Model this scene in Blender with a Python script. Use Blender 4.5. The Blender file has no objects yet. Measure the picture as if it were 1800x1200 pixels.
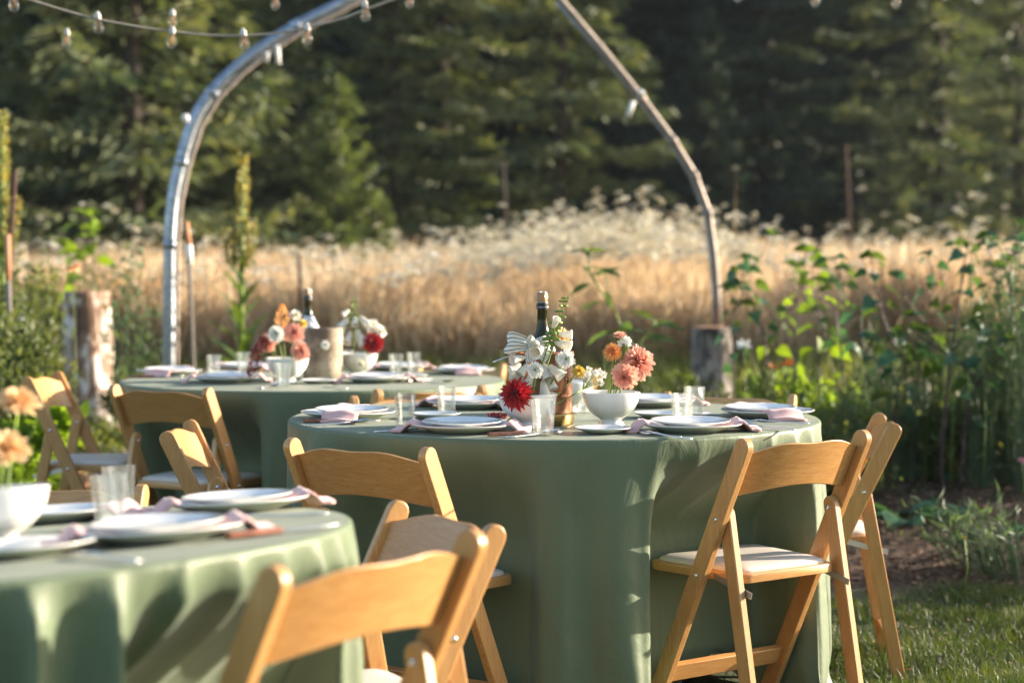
import bpy, bmesh, math, random
import numpy as np
from mathutils import Vector, Matrix, Quaternion
R_ = math.radians
random.seed(7)
rng = np.random.default_rng(7)
sc = bpy.context.scene
COL = sc.collection

# ------------------------------------------------------------- camera
F_PX, CX, HY, EYE = 3082.0, 900.0, 496.0, 1.15      # photo is 1800 x 1200
cd = bpy.data.cameras.new('camera')
cam = bpy.data.objects.new('camera', cd); COL.objects.link(cam); sc.camera = cam
cam.location = (0, 0, EYE); cam.rotation_euler = (R_(90), 0, 0)
cd.sensor_width = 36; cd.lens = F_PX / 1800 * 36
cd.shift_y = -(600 - HY) / 1800
cd.clip_start = 0.05; cd.clip_end = 600
cd.dof.use_dof = True; cd.dof.focus_distance = 4.55; cd.dof.aperture_fstop = 2.4
cd.dof.aperture_blades = 0

# ------------------------------------------------------------- sky, sun, exposure
SUN_AZ, SUN_EL = 20.0, 14.5          # azimuth: degrees from +x towards +y
sd = Vector((math.cos(R_(SUN_AZ)) * math.cos(R_(SUN_EL)), math.sin(R_(SUN_AZ)) * math.cos(R_(SUN_EL)), math.sin(R_(SUN_EL))))
w = bpy.data.worlds.new('World'); sc.world = w; w.use_nodes = True
nt = w.node_tree
sky = nt.nodes.new('ShaderNodeTexSky'); sky.sky_type = 'NISHITA'; sky.sun_disc = False
sky.sun_elevation = R_(SUN_EL); sky.sun_rotation = R_(90 - SUN_AZ)
sky.air_density = 1.0; sky.dust_density = 1.5; sky.ozone_density = 1.0
bg = nt.nodes['Background']; bg.inputs[1].default_value = 0.11
nt.links.new(sky.outputs[0], bg.inputs[0])
sl = bpy.data.lights.new('sun', 'SUN'); sl.energy = 5.0; sl.angle = R_(0.55); sl.color = (1.0, 0.86, 0.68)
so = bpy.data.objects.new('sun', sl); COL.objects.link(so)
so.rotation_euler = (-sd).to_track_quat('-Z', 'Y').to_euler()
so.location = (20, 8, 10)
sc.view_settings.view_transform = 'Standard'; sc.view_settings.look = 'None'
sc.view_settings.exposure = 1.68; sc.view_settings.gamma = 1
sc.view_settings.use_curve_mapping = False
sc.render.engine = 'CYCLES'
sc.cycles.use_denoising = True
sc.cycles.max_bounces = 10; sc.cycles.transparent_max_bounces = 24
sc.cycles.caustics_reflective = False; sc.cycles.caustics_refractive = False
TROT = (0, 60, 120)          # turns of the three cloths

# ------------------------------------------------------------- helpers
def P(px, py, d):
    """point seen at photo pixel px, py at distance d along the view"""
    return Vector(((px - CX) / F_PX * d, d, EYE - (py - HY) / F_PX * d))

def tag(o, label=None, cat=None, group=None, kind=None):
    if label: o['label'] = label
    if cat: o['category'] = cat
    if group: o['group'] = group
    if kind: o['kind'] = kind
    return o

def empty(name, loc=(0, 0, 0), rz=0.0, label=None, cat=None, group=None):
    o = bpy.data.objects.new(name, None); COL.objects.link(o)
    o.location = loc; o.rotation_euler = (0, 0, rz); o.empty_display_size = .05
    return tag(o, label, cat, group)

class MB:
    """collects vertices and faces, builds one mesh object"""
    def __init__(s): s.v = []; s.f = []
    def add(s, vs, fs):
        n = len(s.v); s.v += [tuple(q) for q in vs]; s.f += [tuple(i + n for i in q) for q in fs]; return s
    def box(s, c, size, rot=None):
        x, y, z = size[0] / 2, size[1] / 2, size[2] / 2
        vs = [Vector((a * x, b * y, e * z)) for a in (-1, 1) for b in (-1, 1) for e in (-1, 1)]
        if rot is not None: vs = [rot @ q for q in vs]
        c = Vector(c)
        return s.add([q + c for q in vs], [(0, 1, 3, 2), (4, 6, 7, 5), (0, 4, 5, 1), (2, 3, 7, 6), (0, 2, 6, 4), (1, 5, 7, 3)])
    def tube(s, pts, rad, n=8, cap=True):
        pts = [Vector(q) for q in pts]
        if not hasattr(rad, '__len__'): rad = [rad] * len(pts)
        base = len(s.v); up = None
        for i, p in enumerate(pts):
            t = (pts[min(i + 1, len(pts) - 1)] - pts[max(i - 1, 0)])
            t = t.normalized() if t.length > 1e-9 else Vector((0, 0, 1))
            if up is None:
                up = t.orthogonal().normalized()
            else:
                up = (up - t * up.dot(t)); up = up.normalized() if up.length > 1e-6 else t.orthogonal().normalized()
            b = t.cross(up)
            for k in range(n):
                a = 2 * math.pi * k / n
                s.v.append(tuple(p + (up * math.cos(a) + b * math.sin(a)) * rad[i]))
        for i in range(len(pts) - 1):
            for k in range(n):
                a = base + i * n + k; c = base + i * n + (k + 1) % n
                s.f.append((a, c, c + n, a + n))
        if cap:
            s.f.append(tuple(base + k for k in range(n))[::-1])
            s.f.append(tuple(base + (len(pts) - 1) * n + k for k in range(n)))
        return s
    def lathe(s, prof, n=32, c=(0, 0, 0), wob=0.0):
        """prof: list of (r, z)"""
        base = len(s.v); c = Vector(c); m = len(prof)
        for (r, z) in prof:
            for k in range(n):
                a = 2 * math.pi * k / n
                s.v.append((c.x + r * math.cos(a), c.y + r * math.sin(a), c.z + z))
        for i in range(m - 1):
            for k in range(n):
                a = base + i * n + k; b = base + i * n + (k + 1) % n
                s.f.append((a, b, b + n, a + n))
        if prof[0][0] > 1e-5: s.f.append(tuple(base + k for k in range(n))[::-1])
        if prof[-1][0] > 1e-5: s.f.append(tuple(base + (m - 1) * n + k for k in range(n)))
        return s
    def xform(s, M):
        s.v = [tuple(M @ Vector(q)) for q in s.v]; return s
    def build(s, name, mat=None, parent=None, smooth=True, bevel=0, label=None, weld=False):
        me = bpy.data.meshes.new(name); me.from_pydata(s.v, [], s.f)
        if weld:
            bm = bmesh.new(); bm.from_mesh(me); bmesh.ops.remove_doubles(bm, verts=bm.verts, dist=1e-5)
            bmesh.ops.recalc_face_normals(bm, faces=bm.faces); bm.to_mesh(me); bm.free()
        return link(name, me, mat, parent, smooth, bevel, label)

def link(name, me, mat=None, parent=None, smooth=True, bevel=0, label=None):
    if mat is not None: me.materials.append(mat)
    o = bpy.data.objects.new(name, me); COL.objects.link(o)
    if parent is not None: o.parent = parent
    if smooth:
        me.polygons.foreach_set('use_smooth', [True] * len(me.polygons))
        if smooth == 'auto': me.set_sharp_from_angle(angle=R_(35))
    if bevel:
        m = o.modifiers.new('bevel', 'BEVEL'); m.width = bevel; m.segments = 2; m.limit_method = 'ANGLE'; m.angle_limit = R_(40)
    if label: o['label'] = label
    return o

def np_mesh(name, co, faces, mat=None, parent=None, smooth=False):
    """co (n,3), faces (m,k) numpy"""
    me = bpy.data.meshes.new(name)
    co = np.asarray(co, np.float32); faces = np.asarray(faces, np.int32)
    me.vertices.add(len(co)); me.vertices.foreach_set('co', co.ravel())
    m, k = faces.shape
    me.loops.add(m * k); me.loops.foreach_set('vertex_index', faces.ravel())
    me.polygons.add(m); me.polygons.foreach_set('loop_start', np.arange(m, dtype=np.int32) * k)
    me.update(calc_edges=True); me.validate()
    return link(name, me, mat, parent, smooth)

def copy_tree(o, parent=None):
    c = o.copy(); COL.objects.link(c)
    if parent is not None:
        c.parent = parent
    for ch in o.children: copy_tree(ch, c)
    return c

# ------------------------------------------------------------- materials
def nodes(m): return m.node_tree.nodes, m.node_tree.links
def mat(name, col, rough=.6, metal=0.0, spec=.5, coat=0.0, sheen=0.0):
    m = bpy.data.materials.new(name); m.use_nodes = True
    b = m.node_tree.nodes['Principled BSDF']
    b.inputs['Base Color'].default_value = (*col, 1); b.inputs['Roughness'].default_value = rough
    b.inputs['Metallic'].default_value = metal; b.inputs['Specular IOR Level'].default_value = spec
    b.inputs['Coat Weight'].default_value = coat; b.inputs['Sheen Weight'].default_value = sheen
    return m
def noise(m, scale=5, detail=4, rough=.55, vec='Object', stretch=(1, 1, 1), dist=0.0):
    N, L = nodes(m)
    tc = N.new('ShaderNodeTexCoord'); mp = N.new('ShaderNodeMapping'); n = N.new('ShaderNodeTexNoise')
    mp.inputs['Scale'].default_value = stretch
    L.new(tc.outputs[vec], mp.inputs[0]); L.new(mp.outputs[0], n.inputs['Vector'])
    n.inputs['Scale'].default_value = scale; n.inputs['Detail'].default_value = detail
    n.inputs['Roughness'].default_value = rough; n.inputs['Distortion'].default_value = dist
    return n.outputs[0]
def ramp(m, fac, stops, interp='LINEAR'):
    N, L = nodes(m); r = N.new('ShaderNodeValToRGB'); r.color_ramp.interpolation = interp
    e = r.color_ramp.elements
    while len(e) < len(stops): e.new(.5)
    for q, (p, c) in zip(e, stops):
        q.position = p; q.color = (*c, 1) if hasattr(c, '__len__') else (c, c, c, 1)
    L.new(fac, r.inputs[0]); return r.outputs[0]
def setc(m, sock, name='Base Color'):
    N, L = nodes(m); L.new(sock, N['Principled BSDF'].inputs[name])
def mixc(m, a, b, fac, mode='MIX'):
    N, L = nodes(m); x = N.new('ShaderNodeMix'); x.data_type = 'RGBA'; x.blend_type = mode
    for s, v in ((x.inputs['Factor'], fac), (x.inputs['A'], a), (x.inputs['B'], b)):
        if isinstance(v, bpy.types.NodeSocket): L.new(v, s)
        elif hasattr(v, '__len__'): s.default_value = (*v, 1)
        else: s.default_value = v
    return x.outputs['Result']
def bump(m, sock, strength=.3, dist=.002):
    N, L = nodes(m); b = N.new('ShaderNodeBump'); b.inputs['Strength'].default_value = strength
    b.inputs['Distance'].default_value = dist
    L.new(sock, b.inputs['Height']); L.new(b.outputs[0], N['Principled BSDF'].inputs['Normal']); return b
def objrand(m):
    N, L = nodes(m); return N.new('ShaderNodeObjectInfo').outputs['Random']

def wood_mat(name, stretch, dark=(.40, .195, .065), mid=(.57, .31, .11), light=(.68, .42, .17)):
    m = mat(name, mid, .36, coat=.35)
    n1 = noise(m, 11, 6, .65, stretch=stretch, dist=1.1)
    c = ramp(m, n1, [(.3, dark), (.5, mid), (.72, light)])
    n2 = noise(m, 3.0, 3, .5, stretch=(1, 1, 1))
    c = mixc(m, c, (.66, .36, .13), ramp(m, n2, [(.5, 0.0), (.8, .35)]))
    # thin pale scratches
    n3 = noise(m, 55, 3, .6, stretch=(stretch[0] * .35, stretch[1] * .35, stretch[2] * .35), dist=.3)
    c = mixc(m, c, (.80, .62, .38), ramp(m, n3, [(.66, 0.0), (.72, .6)]))
    r = objrand(m); c2 = mixc(m, c, (.40, .17, .05), ramp(m, r, [(0, 0.0), (1, .55)]))
    setc(m, c2); bump(m, n1, .12, .001)
    setc(m, ramp(m, n2, [(.3, .28), (.7, .5)]), 'Roughness')
    return m
M = {}
M['wood_long'] = wood_mat('honey_wood_upright', (14, 14, 1))
M['wood_rail'] = wood_mat('honey_wood_rail', (1, 14, 14))
M['vinyl'] = mat('ivory_vinyl', (.66, .60, .54), .38)
bump(M['vinyl'], noise(M['vinyl'], 120, 2), .1, .001)
M['zinc'] = mat('zinc_bracket', (.62, .64, .68), .38, 1.0)
M['bolt'] = mat('bolt_steel', (.72, .72, .75), .25, 1.0)

def cloth_mat(name, col, rough=.52):
    m = mat(name, col, rough, sheen=.10, spec=.42)
    N, L = nodes(m)
    n = noise(m, 3.2, 3, .5)
    setc(m, mixc(m, col, tuple(c * 1.18 for c in col), ramp(m, n, [(.35, 0.0), (.7, 1.0)])))
    n1 = noise(m, 5.5, 5, .55, stretch=(1, 1, .55), dist=1.2)       # creases from folding
    n2 = noise(m, 520, 1, .5)                                        # weave
    b1 = N.new('ShaderNodeBump'); b1.inputs['Strength'].default_value = .5; b1.inputs['Distance'].default_value = .016
    L.new(n1, b1.inputs['Height'])
    b2 = N.new('ShaderNodeBump'); b2.inputs['Strength'].default_value = .18; b2.inputs['Distance'].default_value = .0008
    L.new(n2, b2.inputs['Height']); L.new(b1.outputs[0], b2.inputs['Normal'])
    L.new(b2.outputs[0], N['Principled BSDF'].inputs['Normal'])
    return m
M['green_cloth'] = cloth_mat('sage_green_satin', (.100, .136, .077))
M['napkin'] = mat('dusty_pink_linen', (.66, .39, .37), .8, sheen=.3)
bump(M['napkin'], noise(M['napkin'], 300, 2), .25, .0008)
M['china'] = mat('white_glazed_china', (.80, .79, .765), .14, coat=.4)
M['steel'] = mat('polished_steel', (.85, .86, .88), .24, 1.0)
M['handle'] = mat('rosewood_handle', (.22, .065, .03), .35, coat=.3)
setc(M['handle'], ramp(M['handle'], noise(M['handle'], 30, 4, stretch=(1, 8, 8)), [(.35, (.12, .03, .015)), (.65, (.36, .12, .05))]))
M['paper'] = mat('white_paper', (.80, .79, .75), .8)

def glass_mat(name, tint=(.97, .985, .98), ribs=True, body=.045):
    """thin drinking-glass wall: clear pane + fresnel gloss + a trace of frosting"""
    m = bpy.data.materials.new(name); m.use_nodes = True; N, L = nodes(m)
    for q in list(N): N.remove(q)
    out = N.new('ShaderNodeOutputMaterial'); tr = N.new('ShaderNodeBsdfTransparent'); gl = N.new('ShaderNodeBsdfGlossy')
    df = N.new('ShaderNodeBsdfTranslucent'); mx = N.new('ShaderNodeMixShader'); mx2 = N.new('ShaderNodeMixShader')
    lw = N.new('ShaderNodeLayerWeight'); lw.inputs['Blend'].default_value = .5
    pw = N.new('ShaderNodeMath'); pw.operation = 'POWER'; pw.inputs[1].default_value = 4.0; L.new(lw.outputs['Facing'], pw.inputs[0])
    fr = N.new('ShaderNodeMath'); fr.operation = 'MULTIPLY_ADD'; fr.inputs[1].default_value = .75; fr.inputs[2].default_value = .035; L.new(pw.outputs[0], fr.inputs[0])
    tr.inputs[0].default_value = (*tint, 1); gl.inputs['Roughness'].default_value = .04
    df.inputs[0].default_value = (.9, .93, .92, 1)
    L.new(tr.outputs[0], mx2.inputs[1]); L.new(df.outputs[0], mx2.inputs[2]); mx2.inputs[0].default_value = body
    L.new(fr.outputs[0], mx.inputs[0]); L.new(mx2.outputs[0], mx.inputs[1]); L.new(gl.outputs[0], mx.inputs[2])
    if ribs:
        tc = N.new('ShaderNodeTexCoord'); sp = N.new('ShaderNodeSeparateXYZ'); L.new(tc.outputs['Object'], sp.inputs[0])
        at = N.new('ShaderNodeMath'); at.operation = 'ARCTAN2'; L.new(sp.outputs[0], at.inputs[0]); L.new(sp.outputs[1], at.inputs[1])
        k = N.new('ShaderNodeMath'); k.operation = 'MULTIPLY'; L.new(at.outputs[0], k.inputs[0]); k.inputs[1].default_value = 34
        z = N.new('ShaderNodeMath'); z.operation = 'MULTIPLY_ADD'; L.new(sp.outputs[2], z.inputs[0]); z.inputs[1].default_value = 520; L.new(k.outputs[0], z.inputs[2])
        s = N.new('ShaderNodeMath'); s.operation = 'SINE'; L.new(z.outputs[0], s.inputs[0])
        b = N.new('ShaderNodeBump'); b.inputs['Strength'].default_value = .9; b.inputs['Distance'].default_value = .0012
        L.new(s.outputs[0], b.inputs['Height']); L.new(b.outputs[0], lw.inputs['Normal']); L.new(b.outputs[0], gl.inputs['Normal'])
    L.new(mx.outputs[0], out.inputs[0]); return m
M['glass'] = glass_mat('ribbed_clear_glass')
M['bulb_glass'] = glass_mat('bulb_glass', ribs=False, body=.03)

def leaf_mat(name, cols, trans=.35, scale=3.0, rough=.5, vec='Object', fine=None, tint=(1.5, 1.5, .7)):
    """cols: list of (pos, colour) along a noise; part of the light passes through the leaf"""
    m = mat(name, cols[0][1], rough, spec=.35); N, L = nodes(m)
    n = noise(m, scale, 3, .65, vec=vec)
    c = ramp(m, n, cols)
    if fine:
        n2 = noise(m, fine, 2, .5, vec=vec); c = mixc(m, c, (1.35, 1.3, 1.1), ramp(m, n2, [(.35, 0.0), (.75, 1.0)]), 'MULTIPLY')
    setc(m, c)
    t = N.new('ShaderNodeBsdfTranslucent'); x = N.new('ShaderNodeMixShader'); x.inputs[0].default_value = trans
    tc = mixc(m, c, tint, 1.0, 'MULTIPLY'); L.new(tc, t.inputs[0])
    out = [q for q in N if q.type == 'OUTPUT_MATERIAL'][0]
    L.new(N['Principled BSDF'].outputs[0], x.inputs[1]); L.new(t.outputs[0], x.inputs[2]); L.new(x.outputs[0], out.inputs[0])
    return m
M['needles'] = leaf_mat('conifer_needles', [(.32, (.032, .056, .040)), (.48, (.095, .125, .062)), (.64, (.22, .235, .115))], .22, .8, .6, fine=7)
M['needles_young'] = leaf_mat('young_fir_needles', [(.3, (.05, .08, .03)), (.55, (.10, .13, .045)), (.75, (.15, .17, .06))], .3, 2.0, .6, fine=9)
M['needles_dark'] = leaf_mat('shaded_conifer_needles', [(.3, (.022, .042, .036)), (.55, (.040, .064, .048)), (.75, (.072, .095, .058))], .2, .8, .6, fine=7)  # darker copy of the needles, shade of the deep wood put into its colour
M['bark'] = mat('conifer_bark', (.05, .038, .03), .95)
M['lawn'] = leaf_mat('lawn_blades', [(.3, (.03, .055, .012)), (.5, (.055, .085, .02)), (.72, (.11, .13, .035))], .35, 3.5, .5, fine=60)
M['straw'] = leaf_mat('dry_meadow_grass', [(.25, (.33, .245, .165)), (.5, (.53, .405, .275)), (.75, (.69, .58, .43))], .35, 1.1, .7, fine=23, tint=(1.1, 1.02, .9))
M['umbel'] = leaf_mat('seed_head', [(.3, (.52, .47, .34)), (.55, (.70, .66, .54)), (.75, (.80, .79, .72))], .3, 2.0, .8, tint=(1.1, 1.08, .95))
M['leaf'] = leaf_mat('broad_leaf', [(.3, (.04, .085, .022)), (.5, (.08, .135, .032)), (.75, (.18, .22, .05))], .4, 9, .42)
M['leaf_blue'] = leaf_mat('blue_green_leaf', [(.3, (.03, .09, .05)), (.5, (.05, .13, .07)), (.75, (.09, .17, .08))], .3, 12, .45)
M['leaf_lime'] = leaf_mat('lime_leaf', [(.3, (.12, .20, .02)), (.55, (.22, .32, .03)), (.8, (.34, .40, .06))], .45, 6, .5)
M['leaf_low'] = leaf_mat('bed_foliage', [(.28, (.04, .062, .026)), (.5, (.10, .125, .045)), (.72, (.26, .25, .09))], .4, 2.2, .55, fine=11)
M['grey_leaf'] = leaf_mat('grey_green_stems', [(.3, (.07, .12, .06)), (.6, (.12, .18, .09)), (.8, (.2, .25, .12))], .3, 8, .55)
M['stem_dark'] = mat('dark_stem', (.05, .022, .022), .6)
M['stem_green'] = mat('green_stem', (.16, .24, .04), .5)
M['mullein'] = leaf_mat('mullein_spike', [(.3, (.24, .24, .10)), (.52, (.36, .33, .14)), (.66, (.62, .45, .06))], .2, 22, .8)

# ------------------------------------------------------------- ground
GP = [(.629, 4.572, -.014), (1.0, 5.53, -.05), (-.26, 4.334, -.013), (-.337, 2.614, -.04), (-.301, 3.445, -.094),
      (-1.0, 3.66, -.075), (-.82, 5.305, -.06), (-1.152, 6.354, 0), (-1.7, 7.0, 0), (.12, 5.07, 0), (-1.03, 2.87, -.05),
      (-.79, 7, 0), (3, 3, 0), (3, 6, 0), (-4, 3, -.05), (-4, 6, 0), (0, 0, 0), (2, 1, 0), (-3, 0, 0), (0, 9, 0), (3, 9, 0), (-4, 9, 0)]
GPa = np.array(GP)
def sstep(a, b, x):
    t = np.clip((x - a) / (b - a), 0, 1); return t * t * (3 - 2 * t)
def gz(x, y):
    x = np.asarray(x, float); y = np.asarray(y, float)
    d2 = (x[..., None] - GPa[:, 0]) ** 2 + (y[..., None] - GPa[:, 1]) ** 2 + .03
    wt = 1 / d2 ** 1.6
    near = (wt * GPa[:, 2]).sum(-1) / wt.sum(-1)
    z = near * (1 - sstep(8, 10, y))
    z = z + .05 * sstep(6.8, 7.6, y) * sstep(1.0, 1.8, x) + .10 * sstep(7.6, 9.2, y)
    z = z + .30 * sstep(10.5, 18, y) + .75 * sstep(17, 42, y) + .012 * np.sin(x * 2.1 + y) * np.sin(y * 1.7 - x * .6) * sstep(6.5, 9, y)
    z = z + 30 * sstep(62, 110, y)
    return z
def gzf(x, y): return float(gz(np.array([x]), np.array([y]))[0])

xs = np.concatenate([-np.geomspace(160, 6.2, 36), np.linspace(-6, 6, 110), np.geomspace(6.2, 160, 36)])
ys = np.concatenate([-np.geomspace(60, 1.2, 14), np.linspace(-1, 14, 140), np.geomspace(14.2, 150, 90)])
gx, gy = np.meshgrid(xs, ys)
co = np.stack([gx.ravel(), gy.ravel(), gz(gx.ravel(), gy.ravel())], 1)
nx, ny = len(xs), len(ys)
ii, jj = np.meshgrid(np.arange(nx - 1), np.arange(ny - 1)); a = (jj * nx + ii).ravel()
gm = mat('ground_soil_and_turf', (.1, .1, .1), .95)
N, L = nodes(gm)
tc = N.new('ShaderNodeTexCoord'); sp = N.new('ShaderNodeSeparateXYZ'); L.new(tc.outputs['Object'], sp.inputs[0])
wob = noise(gm, 1.6, 4, .6)
ysh = N.new('ShaderNodeMath'); ysh.operation = 'MULTIPLY_ADD'; L.new(wob, ysh.inputs[0]); ysh.inputs[1].default_value = 1.2; L.new(sp.outputs[1], ysh.inputs[2])
div = N.new('ShaderNodeMath'); div.operation = 'DIVIDE'; L.new(ysh.outputs[0], div.inputs[0]); div.inputs[1].default_value = 40
zone = ramp(gm, div.outputs[0], [(.178, 0.0), (.186, 1.0)])
zone2 = ramp(gm, div.outputs[0], [(.36, 0.0), (.42, 1.0)])
turf = ramp(gm, noise(gm, 24, 4), [(.3, (.022, .032, .01)), (.6, (.05, .07, .02)), (.75, (.10, .085, .035))])
soil = ramp(gm, noise(gm, 38, 5, .7), [(.3, (.030, .018, .011)), (.5, (.085, .045, .022)), (.66, (.20, .105, .05)), (.8, (.34, .21, .11))])
dry = ramp(gm, noise(gm, 6, 5, .7), [(.3, (.16, .10, .045)), (.7, (.36, .25, .12))])
setc(gm, mixc(gm, mixc(gm, turf, soil, zone), dry, zone2))
bump(gm, noise(gm, 60, 5, .7), .9, .02)
g = np_mesh('ground', co, np.stack([a, a + 1, a + nx + 1, a + nx], 1), gm, smooth=True)
tag(g, 'uneven ground of turf, dark mulch bed and dry meadow soil', kind='structure')

def stuff(name, co, faces, m, label):
    o = np_mesh(name, co, faces, m); return tag(o, label, kind='stuff')

def blades(x, y, z, h, wd, lean, plume=False, r=rng):
    n = len(x); az = r.uniform(0, 2 * np.pi, n); la = r.uniform(0, 2 * np.pi, n)
    dx, dy = np.cos(az) * wd / 2, np.sin(az) * wd / 2
    lx, ly = np.cos(la) * lean * h, np.sin(la) * lean * h
    def row(t, k, kw):
        return np.stack([x + lx * t ** 2 + k * dx * kw, y + ly * t ** 2 + k * dy * kw, z + h * t * (1 - .12 * lean * t)], 1)
    if plume:
        rows = [row(0, -1, 1), row(0, 1, 1), row(.6, -1, .8), row(.6, 1, .8), row(.84, -1, 3.0), row(.84, 1, 3.0), row(1.0, 0, 0)]
        tri = [(0, 1, 3), (0, 3, 2), (2, 3, 5), (2, 5, 4), (4, 5, 6)]
    else:
        rows = [row(0, -1, 1), row(0, 1, 1), row(.55, -1, .8), row(.55, 1, .8), row(1.0, 0, 0)]
        tri = [(0, 1, 3), (0, 3, 2), (2, 3, 4)]
    k = len(rows); co = np.stack(rows, 1).reshape(-1, 3)
    f = (np.arange(n)[:, None, None] * k + np.array(tri)[None]).reshape(-1, 3)
    return co, f

def quads(c, ax, nn, ln, wd, bend=0.0):
    """leaf-like rhombi: centre-base c, axis ax, side from cross(ax, nn)"""
    ax = ax / (np.linalg.norm(ax, axis=1, keepdims=True) + 1e-9)
    s = np.cross(ax, nn); s = s / (np.linalg.norm(s, axis=1, keepdims=True) + 1e-9)
    ln = np.broadcast_to(ln, (len(c),))[:, None]; wd = np.broadcast_to(wd, (len(c),))[:, None]
    up = np.cross(s, ax)
    p = np.stack([c, c + ax * ln * .45 + s * wd / 2, c + ax * ln - up * ln * bend, c + ax * ln * .45 - s * wd / 2], 1).reshape(-1, 3)
    return p, np.arange(len(c) * 4).reshape(-1, 4)

def unit(n, r=rng):
    v = r.normal(size=(n, 3)); return v / np.linalg.norm(v, axis=1, keepdims=True)

# ------------------------------------------------------------- conifers
def make_conifer(h, rad, nb, seed, droop=.28, up=.35, spray=.2, gap=.0, thin=1.0, side=1.0, whorl=.5):
    r = np.random.default_rng(seed); C, A, S = [], [], []
    br = MB(); tw = MB()
    tw.tube([(0, 0, -.3), (.03, .02, h * .35), (-.04, .03, h * .7), (0, 0, h)], [h * .011 + .02, h * .009, h * .005, .012], 8)
    for i in range(nb):
        u = (i + r.uniform(0, 1)) / nb; z = h * (.015 + .97 * u); z = round(z / whorl) * whorl + r.normal() * whorl * .13; z = min(max(z, .1), h * .985)
        Lb = rad * (1 - u) ** .72 * r.uniform(.55, 1.15) + .12
        if r.random() < gap: Lb *= .45
        az = i * 2.399 + r.normal() * .35
        hd = np.array([math.cos(az), math.sin(az), 0]); s0 = .35 * u - droop * (1 - u) + r.normal() * .06
        n = max(4, int(Lb * 9 * thin)); t = np.linspace(.05, 1, n)
        c = np.array([0, 0, z]) + hd * (Lb * t)[:, None]; c[:, 2] += Lb * (s0 * t + up * .5 * t ** 3 - .10 * t)
        sd_ = np.array([-hd[1], hd[0], 0])
        br.tube([tuple(c[0] - hd * Lb * .12), tuple(c[n // 2]), tuple(c[-1])], [.012 + Lb * .011, .008 + Lb * .006, .004], 4, cap=False)
        l2 = side * (.26 * Lb * (1.08 - t) ** .8 + .12) * r.uniform(.6, 1.2, n)
        for sg in (-1, 1):
            for q, fr in enumerate((.15, .45, .75, 1.0)):
                dirv = hd * .75 + sd_ * sg * .8 + np.array([0, 0, -.20 * fr])
                k = len(c); pos = c + dirv * (l2 * fr)[:, None] + r.normal(size=(k, 3)) * .035
                ax = dirv + r.normal(size=(k, 3)) * .2; ax[:, 2] -= .45 * r.random(k) * side
                C.append(pos); A.append(ax); S.append(np.full(k, spray * (1.1 - .25 * fr)) * r.uniform(.6, 1.25, k))
        C.append(c); A.append(hd + r.normal(size=(n, 3)) * .4); S.append(np.full(n, spray))
    k = int(h * 75); zz = h * r.random(k) ** 1.2; a_ = r.uniform(0, 6.28, k); rr = rad * .28 * (1 - zz / h) * r.uniform(.3, 1, k) + .04
    C.append(np.stack([np.cos(a_) * rr, np.sin(a_) * rr, zz], 1)); A.append(np.stack([np.cos(a_), np.sin(a_), r.uniform(-.8, .3, k)], 1)); S.append(np.full(k, spray * 1.2))
    # leader
    k = 14; C.append(np.stack([r.normal(size=k) * .02, r.normal(size=k) * .02, h * (1 - .06 * r.random(k))], 1))
    A.append(r.normal(size=(k, 3)) * .5 + [0, 0, 1]); S.append(np.full(k, spray))
    C = np.concatenate(C); A = np.concatenate(A); S = np.concatenate(S)
    nn = r.normal(size=C.shape) + [0, 0, .35]
    cr, cf = quads(C, A, nn, S * 1.5, S * .45, .15)
    return cr, cf, tw, br

KINDS = {}
def tree_kind(key, *a, m='needles', **k):
    cr, cf, tw, br = make_conifer(*a, **k)
    root = empty('conifer_tree')
    t = tw.build('trunk', M['bark'], root)
    tag(br.build('boughs', M['bark'], root), kind='stuff')
    np_mesh('crown', cr, cf, M[m], root)
    KINDS[key] = root; return root
tree_kind('a', 15, 3.3, 120, 11, whorl=.85, side=1.2, gap=.18, m='needles')
tree_kind('b', 17, 3.8, 125, 12, whorl=.9, side=1.2, droop=.42, spray=.22, gap=.2, m='needles')
tree_kind('c', 13, 3.0, 120, 13, whorl=.7, side=1.1, droop=.15, up=.5, gap=.15, m='needles')
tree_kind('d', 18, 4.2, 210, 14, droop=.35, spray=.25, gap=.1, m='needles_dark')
tree_kind('s', 3.8, .74, 60, 15, droop=-.75, up=.25, spray=.12, thin=1.6, side=.5, whorl=.16, m='needles_young')
used = set()
def plant_tree(k, px, d, scale=1.0, label=None, group='conifers at the edge of the meadow', rz=None, zs=1.0, x=None):
    o = KINDS[k] if k not in used else copy_tree(KINDS[k]); used.add(k)
    X = (px - CX) / F_PX * d if x is None else x
    o.location = (X, d, gzf(X, d) - .1); o.scale = (scale, scale, scale * zs)
    o.rotation_euler = (0, 0, random.uniform(0, 6.28) if rz is None else rz)
    tag(o, label, 'tree', group)
    return o
plant_tree('c', 235, 30.5, 1.15, 'sunlit olive conifer with upswept branches behind the left leg of the metal arch')
plant_tree('c', 350, 33, .95, 'narrow olive conifer filling the curve of the metal arch on the left')
plant_tree('b', 775, 38, 1.0, 'broad drooping conifer with sunlit right side, left of the picture centre')
plant_tree('a', 985, 35.5, .92, 'sunlit yellow green conifer just left of the right leg of the arch')
plant_tree('a', 690, 34.5, .62, 'shorter sunlit conifer behind the small young fir')
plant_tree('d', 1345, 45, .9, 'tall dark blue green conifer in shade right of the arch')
plant_tree('a', 1650, 44.5, 1.1, 'tall conifer with sunlit boughs at the upper right')
plant_tree('c', 1560, 37, .30, 'knee-high sunlit sapling below the tall conifer at right', zs=1.1)
plant_tree('c', 1790, 39, .85, 'sunlit conifer cut off by the right edge of the photo')
plant_tree('s', 592, 28.5, 1.0, 'small bright green young fir standing alone in front of the dark wood')
plant_tree('s', 668, 28.8, .52, 'tiny bright fir seedling at the right foot of the young fir')
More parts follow.
